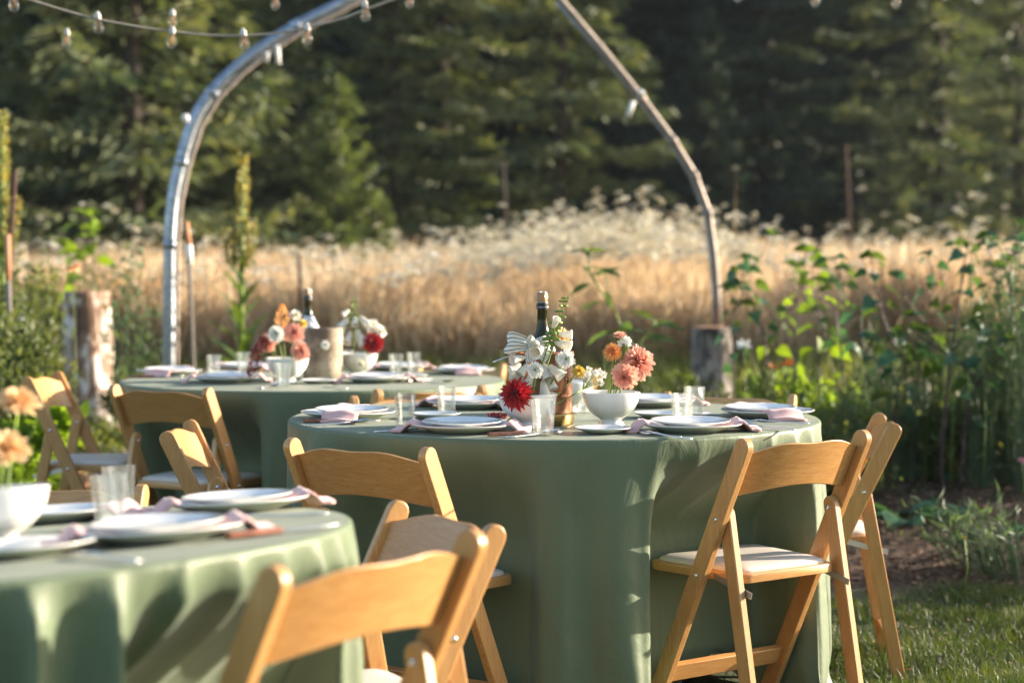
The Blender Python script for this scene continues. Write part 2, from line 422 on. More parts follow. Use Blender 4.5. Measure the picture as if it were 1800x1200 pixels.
plant_tree('d', 1240, 41, .36, 'low dim conifer in the shaded gap beside the right leg of the arch')
plant_tree('c', 110, 33, .8, 'dim olive conifer behind the mullein stalks at far left')
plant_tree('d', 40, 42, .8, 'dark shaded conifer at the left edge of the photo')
plant_tree('a', 455, 41, .8, 'dim conifer in the gap between the arch and the young fir')
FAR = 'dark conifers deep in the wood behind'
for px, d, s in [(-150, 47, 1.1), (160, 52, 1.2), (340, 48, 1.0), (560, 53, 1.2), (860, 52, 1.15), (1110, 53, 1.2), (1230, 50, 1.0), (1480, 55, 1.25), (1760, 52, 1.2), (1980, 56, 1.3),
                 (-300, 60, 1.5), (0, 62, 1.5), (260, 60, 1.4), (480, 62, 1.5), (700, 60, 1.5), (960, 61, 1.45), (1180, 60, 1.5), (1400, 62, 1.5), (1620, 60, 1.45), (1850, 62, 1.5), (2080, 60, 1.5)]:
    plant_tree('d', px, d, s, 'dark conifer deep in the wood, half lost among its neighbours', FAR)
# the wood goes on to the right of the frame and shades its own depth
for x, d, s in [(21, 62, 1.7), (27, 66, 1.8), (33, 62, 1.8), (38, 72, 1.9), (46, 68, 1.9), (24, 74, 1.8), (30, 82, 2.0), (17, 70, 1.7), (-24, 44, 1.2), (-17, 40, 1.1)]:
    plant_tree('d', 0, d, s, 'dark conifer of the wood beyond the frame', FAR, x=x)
for k, v in KINDS.items():
    if k not in used: raise RuntimeError(k)

# ------------------------------------------------------------- meadow
n = 100000
y = 14.2 + 20 * rng.random(n) ** 1.25; x = rng.uniform(-1, 1, n) * (y * .335 + 1.6)
patch = np.sin(x * .9 + 1.3) * np.sin(y * .7) * .15 + np.sin(x * 2.7 + y * 1.1 + 2 * np.sin(y)) * .13 + np.sin(x * 6.1 - y * 2.3) * .06
h = (.72 + patch + rng.normal(size=n) * .12).clip(.35, 1.25)
co, f = blades(x, y, gz(x, y) - .02, h, rng.uniform(.006, .013, n), rng.gamma(1.6, .16, n).clip(.03, 1.1), True)
stuff('meadow_grass', co, f, M['straw'], 'tall dry straw coloured meadow grass behind the tables')
n = 24000   # green under-growth along the near edge
y = 12.6 + 3.2 * rng.random(n); x = rng.uniform(-1, 1, n) * (y * .33 + 1)
co, f = blades(x, y, gz(x, y) - .02, rng.uniform(.15, .5, n), rng.uniform(.008, .02, n), rng.uniform(.2, .9, n))
stuff('green_undergrowth', co, f, M['leaf_low'], 'low green growth along the near edge of the meadow')

def umbels(x, y, ht, rad, r=rng):
    n = len(x); z0 = gz(x, y); z = z0 + ht
    K = 13; ang = np.arange(K) * 2.4; rr = np.sqrt(np.arange(K) / K)
    off = np.stack([np.cos(ang) * rr, np.sin(ang) * rr, -.45 * rr ** 2], 1)
    tilt = r.normal(size=(n, 3)) * .35
    c = np.stack([x, y, z], 1)[:, None] + off[None] * rad[:, None, None]
    c[:, :, 2] += (off[None, :, :2] * tilt[:, None, :2]).sum(-1) * rad[:, None]
    c = c.reshape(-1, 3); ax = unit(len(c), r); ax[:, 2] *= .3
    nn = unit(len(c), r) * .6 + [0, 0, 1]
    sz = np.repeat(rad, K) * r.uniform(.45, .8, len(c))
    c = c - ax * sz[:, None] / 2
    h1, f1 = quads(c, ax, nn, sz, sz)
    h2, f2 = blades(x, y, z0, ht, np.full(n, .007), np.zeros(n), r=r)
    return h1, f1, h2, f2
n = 2700
y = 14.4 + 19 * rng.random(n) ** 1.7; px_ = np.concatenate([rng.uniform(-60, 1860, n * 5 // 10), rng.normal(1060, 150, n - n * 5 // 10)])
x = (px_ - CX) / F_PX * y
ht = .86 + rng.gamma(2.0, .085, n) + .20 * np.exp(-((px_ - 1080) / 190) ** 2)
h1, f1, h2, f2 = umbels(x, y, ht, rng.uniform(.036, .085, n))
stuff('wildflower_seed_heads', h1, f1, M['umbel'], 'countless pale wild carrot heads floating over the dry meadow')
stuff('wildflower_stems', h2, f2, M['straw'], 'thin straw coloured stems under the wild carrot heads')
pts_ = [(1718, 340, 14.6, .085), (930, 375, 18, .07), (1150, 378, 17, .06), (1360, 392, 18, .05), (1480, 395, 16, .06), (1525, 397, 17, .06), (1605, 382, 15.5, .06), (775, 408, 17, .055),
        (1583, 392, 16, .05), (1665, 393, 16, .06), (1693, 408, 15, .06), (495, 434, 17, .06), (1240, 388, 19, .045), (1420, 425, 16, .06), (700, 462, 16, .07)]
for i, (px, py, d, rd) in enumerate(pts_):
    p = P(px, py, d); g0 = gzf(p.x, p.y)
    h1, f1, h2, f2 = umbels(np.array([0.]), np.array([0.]), np.array([p.z - g0]), np.array([rd]))
    z0 = gzf(0, 0); h1[:, 2] -= z0; h2[:, 2] -= z0
    r0 = empty('wild_carrot', (p.x, p.y, g0), 0, 'tall pale wild carrot head rising highest above the meadow at right' if i == 0 else 'pale wild carrot head standing above the meadow grass', 'wildflower', 'wild carrots standing above the meadow')
    np_mesh('seed_head', h1, f1, M['umbel'], r0); np_mesh('stem', h2, f2, M['straw'], r0)

# ------------------------------------------------------------- lawn and mulch
def lawn(name, n, x0, x1, y0, y1, hm, label):
    x = rng.uniform(x0, x1, n); y = rng.uniform(y0, y1, n)
    edge = 6.75 + .18 * np.sin(x * 3.1) + .1 * np.sin(x * 7.7 + 1)
    k = y < edge + rng.normal(size=n) * .07; x, y = x[k], y[k]; n = len(x)
    tuft = .6 + .5 * np.sin(x * 5.1 + 2 * np.sin(y * 3)) * np.sin(y * 6.3 + x) + rng.normal(size=n) * .25
    co, f = blades(x, y, gz(x, y) - .004, (hm * (.55 + .75 * tuft)).clip(.012, .13), rng.uniform(.0022, .0048, n), rng.uniform(.1, 1.1, n))
    stuff(name, co, f, M['lawn'], label)
lawn('lawn_grass', 46000, .9, 3.8, 4.3, 7.3, .042, 'short green grass blades right of the chairs')
lawn('lawn_grass', 26000, -4.5, 4.5, 1.2, 7.3, .04, 'short green grass blades around and under the tables')
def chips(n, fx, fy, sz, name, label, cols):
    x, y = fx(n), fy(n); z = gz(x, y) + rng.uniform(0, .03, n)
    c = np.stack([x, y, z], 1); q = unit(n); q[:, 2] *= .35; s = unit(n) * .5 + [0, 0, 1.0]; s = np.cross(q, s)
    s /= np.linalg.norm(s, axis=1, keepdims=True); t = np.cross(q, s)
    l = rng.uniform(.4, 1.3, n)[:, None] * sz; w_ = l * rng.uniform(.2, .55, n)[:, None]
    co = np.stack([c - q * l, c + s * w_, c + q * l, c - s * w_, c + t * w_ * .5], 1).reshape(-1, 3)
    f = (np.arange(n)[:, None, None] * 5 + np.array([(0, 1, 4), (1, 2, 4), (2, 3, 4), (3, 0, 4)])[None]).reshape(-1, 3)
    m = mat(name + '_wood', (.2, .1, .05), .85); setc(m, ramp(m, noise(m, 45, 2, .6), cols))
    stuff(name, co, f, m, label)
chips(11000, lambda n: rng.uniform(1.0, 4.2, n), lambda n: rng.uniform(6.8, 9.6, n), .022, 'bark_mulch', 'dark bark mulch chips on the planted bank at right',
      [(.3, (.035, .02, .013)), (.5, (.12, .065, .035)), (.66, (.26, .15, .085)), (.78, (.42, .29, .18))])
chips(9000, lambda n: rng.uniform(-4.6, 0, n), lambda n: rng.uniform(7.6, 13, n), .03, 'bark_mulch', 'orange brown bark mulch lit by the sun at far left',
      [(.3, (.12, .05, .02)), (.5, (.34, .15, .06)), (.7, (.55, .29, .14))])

chips(2600, lambda n: rng.uniform(.9, 3.8, n), lambda n: 7.1 - 2.8 * rng.random(n) ** 1.7, .014, 'lawn_litter', 'dead leaves and bark bits scattered on the grass at right',
      [(.3, (.08, .05, .03)), (.55, (.24, .15, .08)), (.75, (.42, .33, .2))])

# ------------------------------------------------------------- metal arch, log posts, stakes
galv = mat('galvanised_steel', (.36, .40, .46), .42, .85)
setc(galv, ramp(galv, noise(galv, 30, 4, .6), [(.3, (.22, .26, .32)), (.7, (.46, .50, .56))]))
setc(galv, ramp(galv, noise(galv, 12, 3), [(.3, .3), (.7, .55)]), 'Roughness')
conduit = mat('brown_reflection_conduit', (.30, .25, .21), .5, .25)  # brownish conduit; on the hoop's right half the brown is a painted reflection
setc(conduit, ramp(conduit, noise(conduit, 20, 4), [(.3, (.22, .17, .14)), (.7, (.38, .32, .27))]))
hp = [(297, 720), (297, 560), (298, 430), (304, 350), (318, 285), (341, 212), (372, 163), (412, 122), (455, 88), (520, 46), (610, 0), (740, -80), (864, -150),
      (930, -80), (985, 0), (1060, 88), (1128, 172), (1183, 246), (1221, 308), (1246, 375), (1256, 450), (1261, 520), (1263, 574)]
def hd(px): return 11.0 + 1.5 * (px - 297) / 965
arch = empty('metal_arch', P(297, 720, 11.0), 0, 'tall galvanised hoop arch of a greenhouse frame spanning behind the tables', 'arch')
arch.location.z = gzf(arch.location.x, 11)
pl = [P(a, b, hd(a)) for a, b in hp]; pl[0].z = gzf(pl[0].x, 11) - .1
loc = arch.location.copy()
# smooth the big tube
def smooth_path(pts, n=4):
    out = []; pts = [Vector(q) for q in pts]
    for i in range(len(pts) - 1):
        p0, p1, p2, p3 = pts[max(i - 1, 0)], pts[i], pts[i + 1], pts[min(i + 2, len(pts) - 1)]
        for k in range(n):
            t = k / n
            out.append(.5 * ((2 * p1) + (p2 - p0) * t + (2 * p0 - 5 * p1 + 4 * p2 - p3) * t * t + (3 * p1 - p0 - 3 * p2 + p3) * t ** 3))
    return out + [pts[-1]]
big = smooth_path(pl[:13], 3)
MB().tube([p - loc for p in big], .038, 14).build('hoop_pipe', galv, arch)
big2 = pl[12:]
MB().tube([p - loc for p in big2], .024, 12).build('hoop_pipe', conduit, arch, label='thinner half of the hoop pipe, its brown a painted reflection')
side = [p + Vector((.055, -.03, -.035)) for p in pl[:12]]
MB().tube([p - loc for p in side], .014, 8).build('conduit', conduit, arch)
side = [p + Vector((-.032, -.01, -.010)) for p in pl[14:]]
MB().tube([p - loc for p in side], .008, 8).build('conduit', galv, arch)
for i in (2, 4, 6, 9, 16, 17, 18, 19):
    p = pl[i] - loc; t = (pl[i + 1] - pl[i - 1]).normalized()
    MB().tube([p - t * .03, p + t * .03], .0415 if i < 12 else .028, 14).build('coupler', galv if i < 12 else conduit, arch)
for (a, b, c, d) in ((487, 80, 489, 113), (470, 92, 468, 110), (1113, 178, 1104, 204), (1122, 160, 1131, 166)):
    MB().tube([P(a, b, hd(a) - .05) - loc, P(c, d, hd(a) - .05) - loc], .018, 8).build('tie_end', M['paper'], arch)
p = P(326, 208, 10.95) - loc; MB().lathe([(0, .03), (.02, .02), (.026, 0), (.02, -.02), (0, -.03)], 12, p).build('lamp_fitting', M['china'], arch)

def bark_mat(name, cols, knots=True):
    m = mat(name, cols[0][1], .9)
    n1 = noise(m, 6.5, 6, .65, stretch=(1.8, 1.8, .6), dist=1.2); setc(m, ramp(m, n1, cols))
    bump(m, noise(m, 9, 6, .7, stretch=(2.2, 2.2, .5)), .9, .02); return m
def log_post(name, px, ytop, d, rad, lean, label, m, endm):
    top = P(px, ytop, d); z0 = gzf(top.x, d); r0 = empty(name, (top.x, d, z0), 0, label, 'log')
    H = top.z - z0; mb = MB(); rows = 18; seg = 36; ph = random.uniform(0, 9)
    for i in range(rows + 1):
        t = i / rows; z = -.1 + (H + .1) * t
        for k in range(seg):
            a = 2 * math.pi * k / seg
            rr = rad * (1.22 - .22 * min(1, t * 2.2)) * (1 + .06 * math.sin(3 * a + ph + t * 2) + .035 * math.sin(7 * a + t * 5) + .02 * math.sin(13 * a - t * 9))
            rr *= 1 + .05 * math.sin(t * 11 + a * 2)
            mb.v.append((rr * math.cos(a) + lean * (1 - t) * rad, rr * math.sin(a), z))
    for i in range(rows):
        for k in range(seg):
            a = i * seg + k; b = i * seg + (k + 1) % seg; mb.f.append((a, b, b + seg, a + seg))
    mb.build('bark', m, r0)
    e = MB(); base = rows * seg; ring = [Vector(mb.v[base + k]) for k in range(seg)]; c = sum(ring, Vector()) / seg
    e.add([c + Vector((0, 0, .01))] + [c + (q - c) * .5 + Vector((0, 0, .008)) for q in ring] + [q * 1 + Vector((0, 0, .002)) for q in ring],
          [(0, 1 + k, 1 + (k + 1) % seg) for k in range(seg)] + [(1 + k, 1 + seg + k, 1 + seg + (k + 1) % seg, 1 + (k + 1) % seg) for k in range(seg)])
    e.build('cut_end', endm, r0); return r0
bm1 = bark_mat('peeling_bark', [(.36, (.09, .045, .028)), (.45, (.24, .14, .09)), (.50, (.40, .28, .21)), (.55, (.68, .62, .56)), (.66, (.74, .70, .66)), (.72, (.30, .17, .11))])
bm2 = bark_mat('grey_bark', [(.40, (.025, .02, .018)), (.47, (.10, .085, .072)), (.53, (.24, .21, .18)), (.60, (.34, .31, .28)), (.66, (.26, .11, .05))])
endm = mat('cut_wood', (.42, .22, .12), .85); setc(endm, ramp(endm, noise(endm, 12, 4), [(.35, (.28, .13, .07)), (.7, (.52, .30, .18))]))
log_post('log_post', 151, 512, 12.2, .160, .25, 'thick upright log with patchy white and brown bark behind the far left chair', bm1, endm)
log_post('log_post', 1249, 575, 12.45, .135, 0.1, 'grey upright log under the right leg of the metal arch', bm2, endm)
log_post('log_post', 1612, 668, 10.6, .07, 0.0, 'short dark log half hidden in the plants at right', bm2, endm)
k = MB().lathe([(0, .012), (.02, .01), (.032, -.002), (.034, -.02)], 14); k.xform(Matrix.Rotation(R_(90), 4, 'X'))

stake_m = mat('grey_stake_wood', (.20, .18, .16), .85); tan_m = mat('fresh_stake_wood', (.55, .27, .14), .8)
dark_m = mat('dark_stake', (.05, .05, .045), .7); rust_m = mat('rusty_post', (.075, .034, .026), .9)
def stake(name, pts, d, rad, parts, label, cat='stake'):
    p0 = P(pts[0][0], pts[0][1], d); z0 = gzf(p0.x, d)
    r0 = empty(name, (p0.x, d, z0), 0, label, cat); q = [P(a, b, d) - r0.location for a, b in pts]
    q[0].z = min(q[0].z, -.05)
    for nm, i0, i1, m, s in parts:
        MB().tube(q[i0:i1 + 1], rad * s, 8).build(nm, m, r0)
    return r0
stake('garden_stake', [(346, 690), (336, 540), (333, 465), (332, 430), (327, 390)], 10.6, .013, [('lower_pole', 0, 2, stake_m, .9), ('wrapping', 2, 3, M['paper'], 1.7), ('bare_tip', 3, 4, tan_m, 1.35)],
      'grey garden stake with orange tip and white tape beside the left leg of the arch')
stake('garden_stake', [(22, 760), (17, 560), (14, 492), (13, 412)], 9.2, .014, [('lower_pole', 0, 2, stake_m, 1), ('bare_tip', 2, 3, tan_m, 1.15)], 'grey garden stake with orange tip at the far left edge')
stake('bamboo_stake', [(12, 560), (19, 420), (27, 298)], 9.6, .010, [('cane', 0, 2, rust_m, 1.2)], 'thin reddish brown cane leaning beside the orange tipped stake at far left')
stake('dark_stake', [(532, 640), (528, 540), (526, 448)], 14.0, .013, [('lower_pole', 0, 1, dark_m, 1), ('upper_pole', 1, 2, rust_m, 1)], 'thin dark stake standing in the meadow above the bottle on the rear left table')
stake('rusty_fence_post', [(1497, 470), (1492, 360), (1487, 254)], 22.0, .045, [('post', 0, 2, rust_m, .42)], 'tall rusty red metal post in front of the dark wood at right', 'post')
stake('dead_stem', [(893, 520), (890, 400), (884, 285)], 24.0, .04, [('snag', 0, 2, M['bark'], .6)], 'bare reddish dead trunk in front of the sunlit conifer at centre', 'dead tree')

# ------------------------------------------------------------- mullein spikes
def mullein(px, ytop, d, yleaf, rad, label, lean=0):
    top = P(px + lean, ytop, d); b = P(px, yleaf, d); z0 = gzf(b.x, d); r0 = empty('mullein_plant', (b.x, d, z0), 0, label, 'plant')
    H = top.z - z0; zl = b.z - z0; dx = top.x - b.x
    def at(z): return Vector((dx * max(0, (z - zl)) / (H - zl), 0, z))
    MB().tube([at(0), at(zl), at(H)], [.022, .016, .006], 8).build('stalk', M['stem_green'], r0)
    n = 420; t = rng.random(n); zz = zl + (H - zl) * t; a = rng.uniform(0, 6.28, n); rr = rad * (1 - .55 * t) * rng.uniform(.8, 1.1, n)
    c = np.stack([dx * t + np.cos(a) * rr * .6, np.sin(a) * rr * .6, zz], 1); ax = np.stack([np.cos(a), np.sin(a), rng.uniform(-.1, .9, n)], 1)
    co, f = quads(c, ax, unit(n), rng.uniform(.02, .04, n), .03); np_mesh('flower_spike', co, f, M['mullein'], r0)
    for (zf, hh, off) in ((.04, .3, .05), (.02, .26, -.06)):
        n = 130; t = rng.random(n); a = rng.uniform(0, 6.28, n); base = at(zl)
        c = np.stack([off * (1 + t * .6) + np.cos(a) * .014, np.sin(a) * .014, base.z + t * hh], 1); ax = np.stack([np.cos(a), np.sin(a), rng.uniform(0, .9, n)], 1)
        co, f = quads(c, ax, unit(n), .03, .025); np_mesh('side_spike', co, f, M['mullein'], r0)
    me = LEAF['lance']; nl = 26
    for i in range(nl):
        t = i / nl; a = i * 2.4; s = (.36 - .22 * t) * random.uniform(.8, 1.1)
        o = bpy.data.objects.new('leaf', me); COL.objects.link(o); o.parent = r0
        o.location = (0, 0, zl * (.15 + .9 * t)); o.scale = (s * 1.25, s, s)
        o.rotation_euler = Quaternion(Vector((0, 0, 1)), a).to_matrix().to_3x3().to_euler(); o.rotation_euler.y = -R_(25 + 30 * t)
        o.rotation_euler = (Matrix.Rotation(a, 3, 'Z') @ Matrix.Rotation(-R_(28 + 35 * t), 3, 'Y')).to_euler()
    return r0

def leaf_mesh(name, shape, m, droop=.35, fold=.25, nseg=6):
    """leaf along +x, length 1"""
    v, f = [], []
    for i in range(nseg + 1):
        t = i / nseg
        if shape == 'ovate': wd = .36 * math.sin(math.pi * min(1, t * .93 + .07) ** .62) * (1 - t ** 6)
        elif shape == 'round': wd = .45 * math.sin(math.pi * min(1, t * .9 + .1) ** .75) * (1 - t ** 8)
        else: wd = .13 * math.sin(math.pi * min(1, t * .95 + .05) ** .8)
        zc = -droop * t * t * .8
        v += [(t * (1 - droop * .2 * t), -wd, zc + wd * fold + .015 * math.sin(i * 2.1)), (t * (1 - droop * .2 * t), 0, zc), (t * (1 - droop * .2 * t), wd, zc + wd * fold - .015 * math.sin(i * 2.1))]
    for i in range(nseg):
        for k in range(2):
            a = i * 3 + k; f.append((a, a + 3, a + 4, a + 1))
    me = bpy.data.meshes.new(name); me.from_pydata(v, [], f); me.materials.append(m)
    me.polygons.foreach_set('use_smooth', [True] * len(f)); return me
LEAF = {'lance': leaf_mesh('lance_leaf', 'lance', M['leaf'], .25), 'ovate': leaf_mesh('ovate_leaf', 'ovate', M['leaf'], .45), 'ovate2': leaf_mesh('ovate_leaf_blue', 'ovate', M['leaf_blue'], .6, .4),
        'round': leaf_mesh('round_leaf', 'round', M['leaf_blue'], .3), 'lime': leaf_mesh('lime_leaf', 'ovate', M['leaf_lime'], .4), 'willow': leaf_mesh('willow_leaf', 'lance', M['leaf'], .3),
        'grey': leaf_mesh('grey_leaf', 'lance', M['grey_leaf'], .5)}
mullein(424, 272, 11.2, 470, .05, 'tall mullein with yellow flower spike and leafy stem behind the rear left table', lean=4)
mullein(4, 195, 9.8, 440, .045, 'tall yellow mullein spike cut by the left edge of the photo')

# ------------------------------------------------------------- garden plants
def leaf_at(root, kind, base, dirv, size, roll=None, name='leaf'):
    o = bpy.data.objects.new(name, LEAF[kind]); COL.objects.link(o); o.parent = root
    d = Vector(dirv).normalized(); s = Vector((0, 0, 1)).cross(d)
    s = s.normalized() if s.length > .1 else Vector((0, 1, 0)); u = d.cross(s)
    m = Matrix((d, s, u)).transposed()
    if roll is None: roll = random.uniform(-.9, .9)
    m = m @ Matrix.Rotation(roll, 3, 'X')
    o.location = base; o.scale = (size, size, size); o.rotation_euler = m.to_euler(); return o
def tall_plant(name, pts, d, label, kinds=('ovate', 'ovate2'), size=.085, nleaf=11, rad=.0055, stem='stem_dark', top=True, cat='plant', group='tall leafy plants at right', branches=2, seed=0):
    random.seed(seed * 31 + int(pts[0][0]))
    q = [P(a, b, d + .03 * i) for i, (a, b) in enumerate(pts)]
    z0 = gzf(q[0].x, d); q = [Vector((q[0].x + random.uniform(-.04, .04), d, z0 - .02))] + q
    r0 = empty(name, (q[0].x, d, z0), 0, label, cat, group); q = smooth_path([p - r0.location for p in q], 4); m = len(q)
    mb = MB().tube(q, [rad * (1.25 - .8 * i / m) for i in range(m)], 6)
    tips = []
    for b in range(branches):
        i = int(m * random.uniform(.4, .8)); a = random.uniform(0, 6.28); ln = random.uniform(.10, .26)
        e = q[i] + Vector((math.cos(a) * ln * .7, math.sin(a) * ln * .5, ln)); md = (q[i] + e) / 2 + Vector((math.cos(a), math.sin(a), 0)) * ln * .16
        mb.tube([q[i], md, e], [rad * .6, rad * .5, rad * .35], 5); tips.append(e)
    for i in range(nleaf):
        t = .30 + .66 * i / nleaf; p = q[min(m - 1, int(t * m))]; a = i * 2.3 + random.uniform(-.5, .5); s = size * random.uniform(.65, 1.15) * (1.1 - .35 * t)
        d0 = Vector((math.cos(a), math.sin(a), random.uniform(.0, .5))); e = p + d0 * s * .45
        mb.tube([p, e], [.0018, .0014], 4); leaf_at(r0, random.choice(kinds), e, d0 + Vector((0, 0, -.45)), s)
    for e in tips + ([q[-1]] if top else []):
        for k in range(4):
            a = k * 1.6 + random.uniform(-.4, .4); leaf_at(r0, random.choice(kinds), e, (math.cos(a), math.sin(a), random.uniform(-.1, .5)), size * random.uniform(.45, .8))
    mb.build('stem', M[stem], r0)
    return r0
T = tall_plant
T('tall_leafy_plant', [(1347, 625), (1328, 550), (1315, 512), (1304, 480), (1311, 450)], 9.6, 'leftmost dark stemmed leafy plant, just right of the arch leg', size=.125, nleaf=15, seed=1)
T('tall_leafy_plant', [(1352, 640), (1375, 565), (1404, 520), (1416, 438)], 9.7, 'dark stemmed plant with bright lime leaves at its tip, second from the arch leg', kinds=('ovate', 'lime'), size=.125, nleaf=15, seed=2)
T('tall_leafy_plant', [(1439, 640), (1450, 580), (1429, 509), (1431, 440)], 9.5, 'crooked dark stemmed plant right of the lime tipped one', kinds=('lime', 'ovate'), size=.125, nleaf=15, seed=3)
T('tall_leafy_plant', [(1592, 655), (1566, 595), (1544, 527), (1530, 449)], 9.0, 'left leaning dark stem topped by a flat whorl of blue green leaves', branches=1, size=.125, nleaf=15, seed=4)
T('tall_leafy_plant', [(1551, 662), (1519, 610), (1512, 542)], 9.1, 'shorter dark stem with a flat leaf whorl, left of the leaning one', nleaf=8, branches=0, size=.125, seed=5)
T('tall_leafy_plant', [(1655, 800), (1669, 644), (1681, 561), (1694, 475), (1702, 430)], 8.6, 'straight almost black stem with one big heart shaped leaf near its top', nleaf=8, branches=1, rad=.007, size=.125, seed=6)
T('tall_leafy_plant', [(1765, 640), (1755, 540), (1748, 480), (1733, 415)], 8.9, 'bushy topped dark stem near the upper right corner of the garden bed', nleaf=14, size=.14, branches=3, seed=7)
T('tall_leafy_plant', [(1722, 600), (1706, 520), (1704, 470)], 9.2, 'thin dark stem with sparse leaves between the black stem and the bushy one', nleaf=8, branches=1, size=.125, seed=8)
T('tall_leafy_plant', [(1795, 620), (1775, 520), (1782, 440)], 8.8, 'dark stem with leaves at the very right edge', nleaf=10, branches=2, size=.125, seed=9)
T('tall_leafy_plant', [(1480, 640), (1470, 560), (1476, 500), (1468, 455)], 9.3, 'leafy stem between the crooked plant and the flat leaf whorls', size=.12, nleaf=13, seed=21)
T('tall_leafy_plant', [(1615, 660), (1628, 570), (1640, 500), (1632, 445)], 9.0, 'leafy stem just left of the straight black stem', size=.12, nleaf=13, seed=22)
T('tall_leafy_plant', [(1290, 650), (1288, 580), (1296, 530)], 9.5, 'short leafy stem beside the right leg of the arch', size=.11, nleaf=9, seed=23)
T('tall_leafy_plant', [(1575, 700), (1590, 640), (1580, 590)], 8.8, 'short broad leaved stem in the middle of the bed', size=.14, nleaf=10, seed=24)
T('tall_leafy_plant', [(1700, 720), (1735, 640), (1728, 560)], 8.6, 'leafy stem low among the wispy plants at right', size=.13, nleaf=12, seed=25)
T('willow_leaved_plant', [(1105, 640), (1086, 560), (1058, 515), (1030, 470)], 8.6, 'arching green plant with long narrow leaves behind the coral dahlias', kinds=('willow',), size=.17, nleaf=9, stem='stem_green', group='garden plants behind the middle table', branches=2, seed=10)
T('willow_leaved_plant', [(1150, 690), (1120, 640), (1128, 600), (1155, 565)], 8.4, 'plant with long dark leaves rising right of the coral dahlias', kinds=('willow',), size=.19, nleaf=6, stem='stem_green', group='garden plants behind the middle table', branches=1, seed=11)
T('lime_leaved_plant', [(150, 520), (154, 430), (152, 375)], 13.0, 'small plant with bright lime leaves above the thick log at left', kinds=('lime',), size=.20, nleaf=9, group='tall plants at the left edge', seed=12)
T('lime_leaved_plant', [(128, 480), (122, 455), (112, 425)], 12.8, 'lime leaf cluster left of the thick log', kinds=('lime',), size=.13, nleaf=6, group='tall plants at the left edge', branches=1, seed=13)
# fallen diagonal stem
q = [P(1727, 672, 8.8), P(1665, 622, 8.8), P(1611, 587, 8.8)]
f = empty('fallen_stem', (q[0].x, 8.8, gzf(q[0].x, 8.8)), 0, 'dark diagonal stem leaning to the left among the plants at right', 'stem')
q = [Vector((q[0].x + .25, 8.8, f.location.z))] + q
MB().tube([p - f.location for p in q], [.007, .006, .0055, .004], 6).build('stem', M['stem_dark'], f)

def wispy(px, d, h, spread, n, mkey, label, lean=(0, 0), lw=.006, leaves=9, name='grassy_plant', group='wispy grey green plants at right', z_up=0.0, droop=.5):
    lw = lw * 1.4
    X = (px - CX) / F_PX * d; z0 = gzf(X, d); r0 = empty(name, (X, d, z0), 0, label, 'plant', group)
    r = np.random.default_rng(int(px * 7 + d * 100)); st = MB(); C, A, S = [], [], []
    for i in range(n):
        a = r.uniform(0, 6.28); sp_ = spread * math.sqrt(r.random()); hh = h * r.uniform(.55, 1.05); dr = droop * r.random()
        b = Vector((math.cos(a) * sp_ * .45, math.sin(a) * sp_ * .45, 0)); e = Vector((math.cos(a) * sp_ + lean[0] * hh, math.sin(a) * sp_ + lean[1] * hh, hh))
        md = (b + e) * .5 + Vector((-math.cos(a) * sp_ * .15, 0, hh * .12)); e.z -= dr * hh * .3
        pts = smooth_path([b, md, e], 4); st.tube(pts, [.0024 * (1.2 - .7 * k / len(pts)) for k in range(len(pts))], 4, cap=False)
        for k in range(leaves):
            t = r.uniform(.15, 1); p = pts[min(len(pts) - 1, int(t * len(pts)))]; C.append(tuple(p)); v = r.normal(size=3) * .6; v[2] = abs(v[2]) * .8 + .3; A.append(v); S.append(r.uniform(.03, .09))
    st.build('stems', M[mkey], r0)
    co, f_ = quads(np.array(C), np.array(A), unit(len(C), r), np.array(S), lw, .3); np_mesh('leaves', co, f_, M[mkey], r0); return r0
k = 0
WL = ['pale wispy plant with white button flowers at the right edge', 'feathery grey green plant right of the black stem', 'dense thin stemmed plant in front of the bushy topped stem', 'tall wispy plant at the far right edge of the bed',
      'feathery plant between the black stem and the right edge', 'low feathery plant behind the rearmost right chair', 'grey green tuft right of the rearmost right chair', 'thin leaved plant behind the right chairs', 'wispy plant on the upper bank at right']
for px, d, h, sp_, n in [(1740, 9.0, 1.05, .16, 60), (1700, 9.3, .90, .16, 46), (1772, 8.8, 1.2, .16, 64), (1800, 8.6, 1.3, .16, 64), (1725, 8.7, .8, .18, 50), (1480, 9.0, .62, .2, 40), (1590, 8.9, .66, .18, 46), (1545, 9.3, .75, .2, 46), (1645, 9.0, .8, .18, 46)]:
    wispy(px, d, h, sp_, n, 'grey_leaf', WL[k]); k += 1
wispy(1770, 6.9, .34, .3, 70, 'grey_leaf', 'low tuft of drooping grey green grass at the foot of the bank', lean=(-.4, 0), droop=1.2, leaves=3)
wispy(1700, 7.05, .22, .2, 34, 'grey_leaf', 'small drooping grass tuft at the lawn edge, left of the larger one', lean=(-.5, 0), droop=1.2, leaves=3)
wispy(1398, 8.6, .62, .30, 40, 'leaf_low', 'thin green leaved plant behind the right end of the middle table', group='garden plants behind the middle table', lw=.012)
wispy(1330, 9.2, .62, .32, 40, 'leaf_low', 'loose green plant in front of the grey upright log', group='garden plants behind the middle table', lw=.012)
wispy(1190, 9.4, .60, .30, 36, 'leaf_low', 'loose narrow leaved plant left of the grey upright log', group='garden plants behind the middle table', lw=.014)
wispy(1065, 9.8, .42, .35, 36, 'leaf_low', 'low green plant seen between the bowl and the middle table chairs', group='garden plants behind the middle table', lw=.014)
LG = 'tall plants at the left edge'
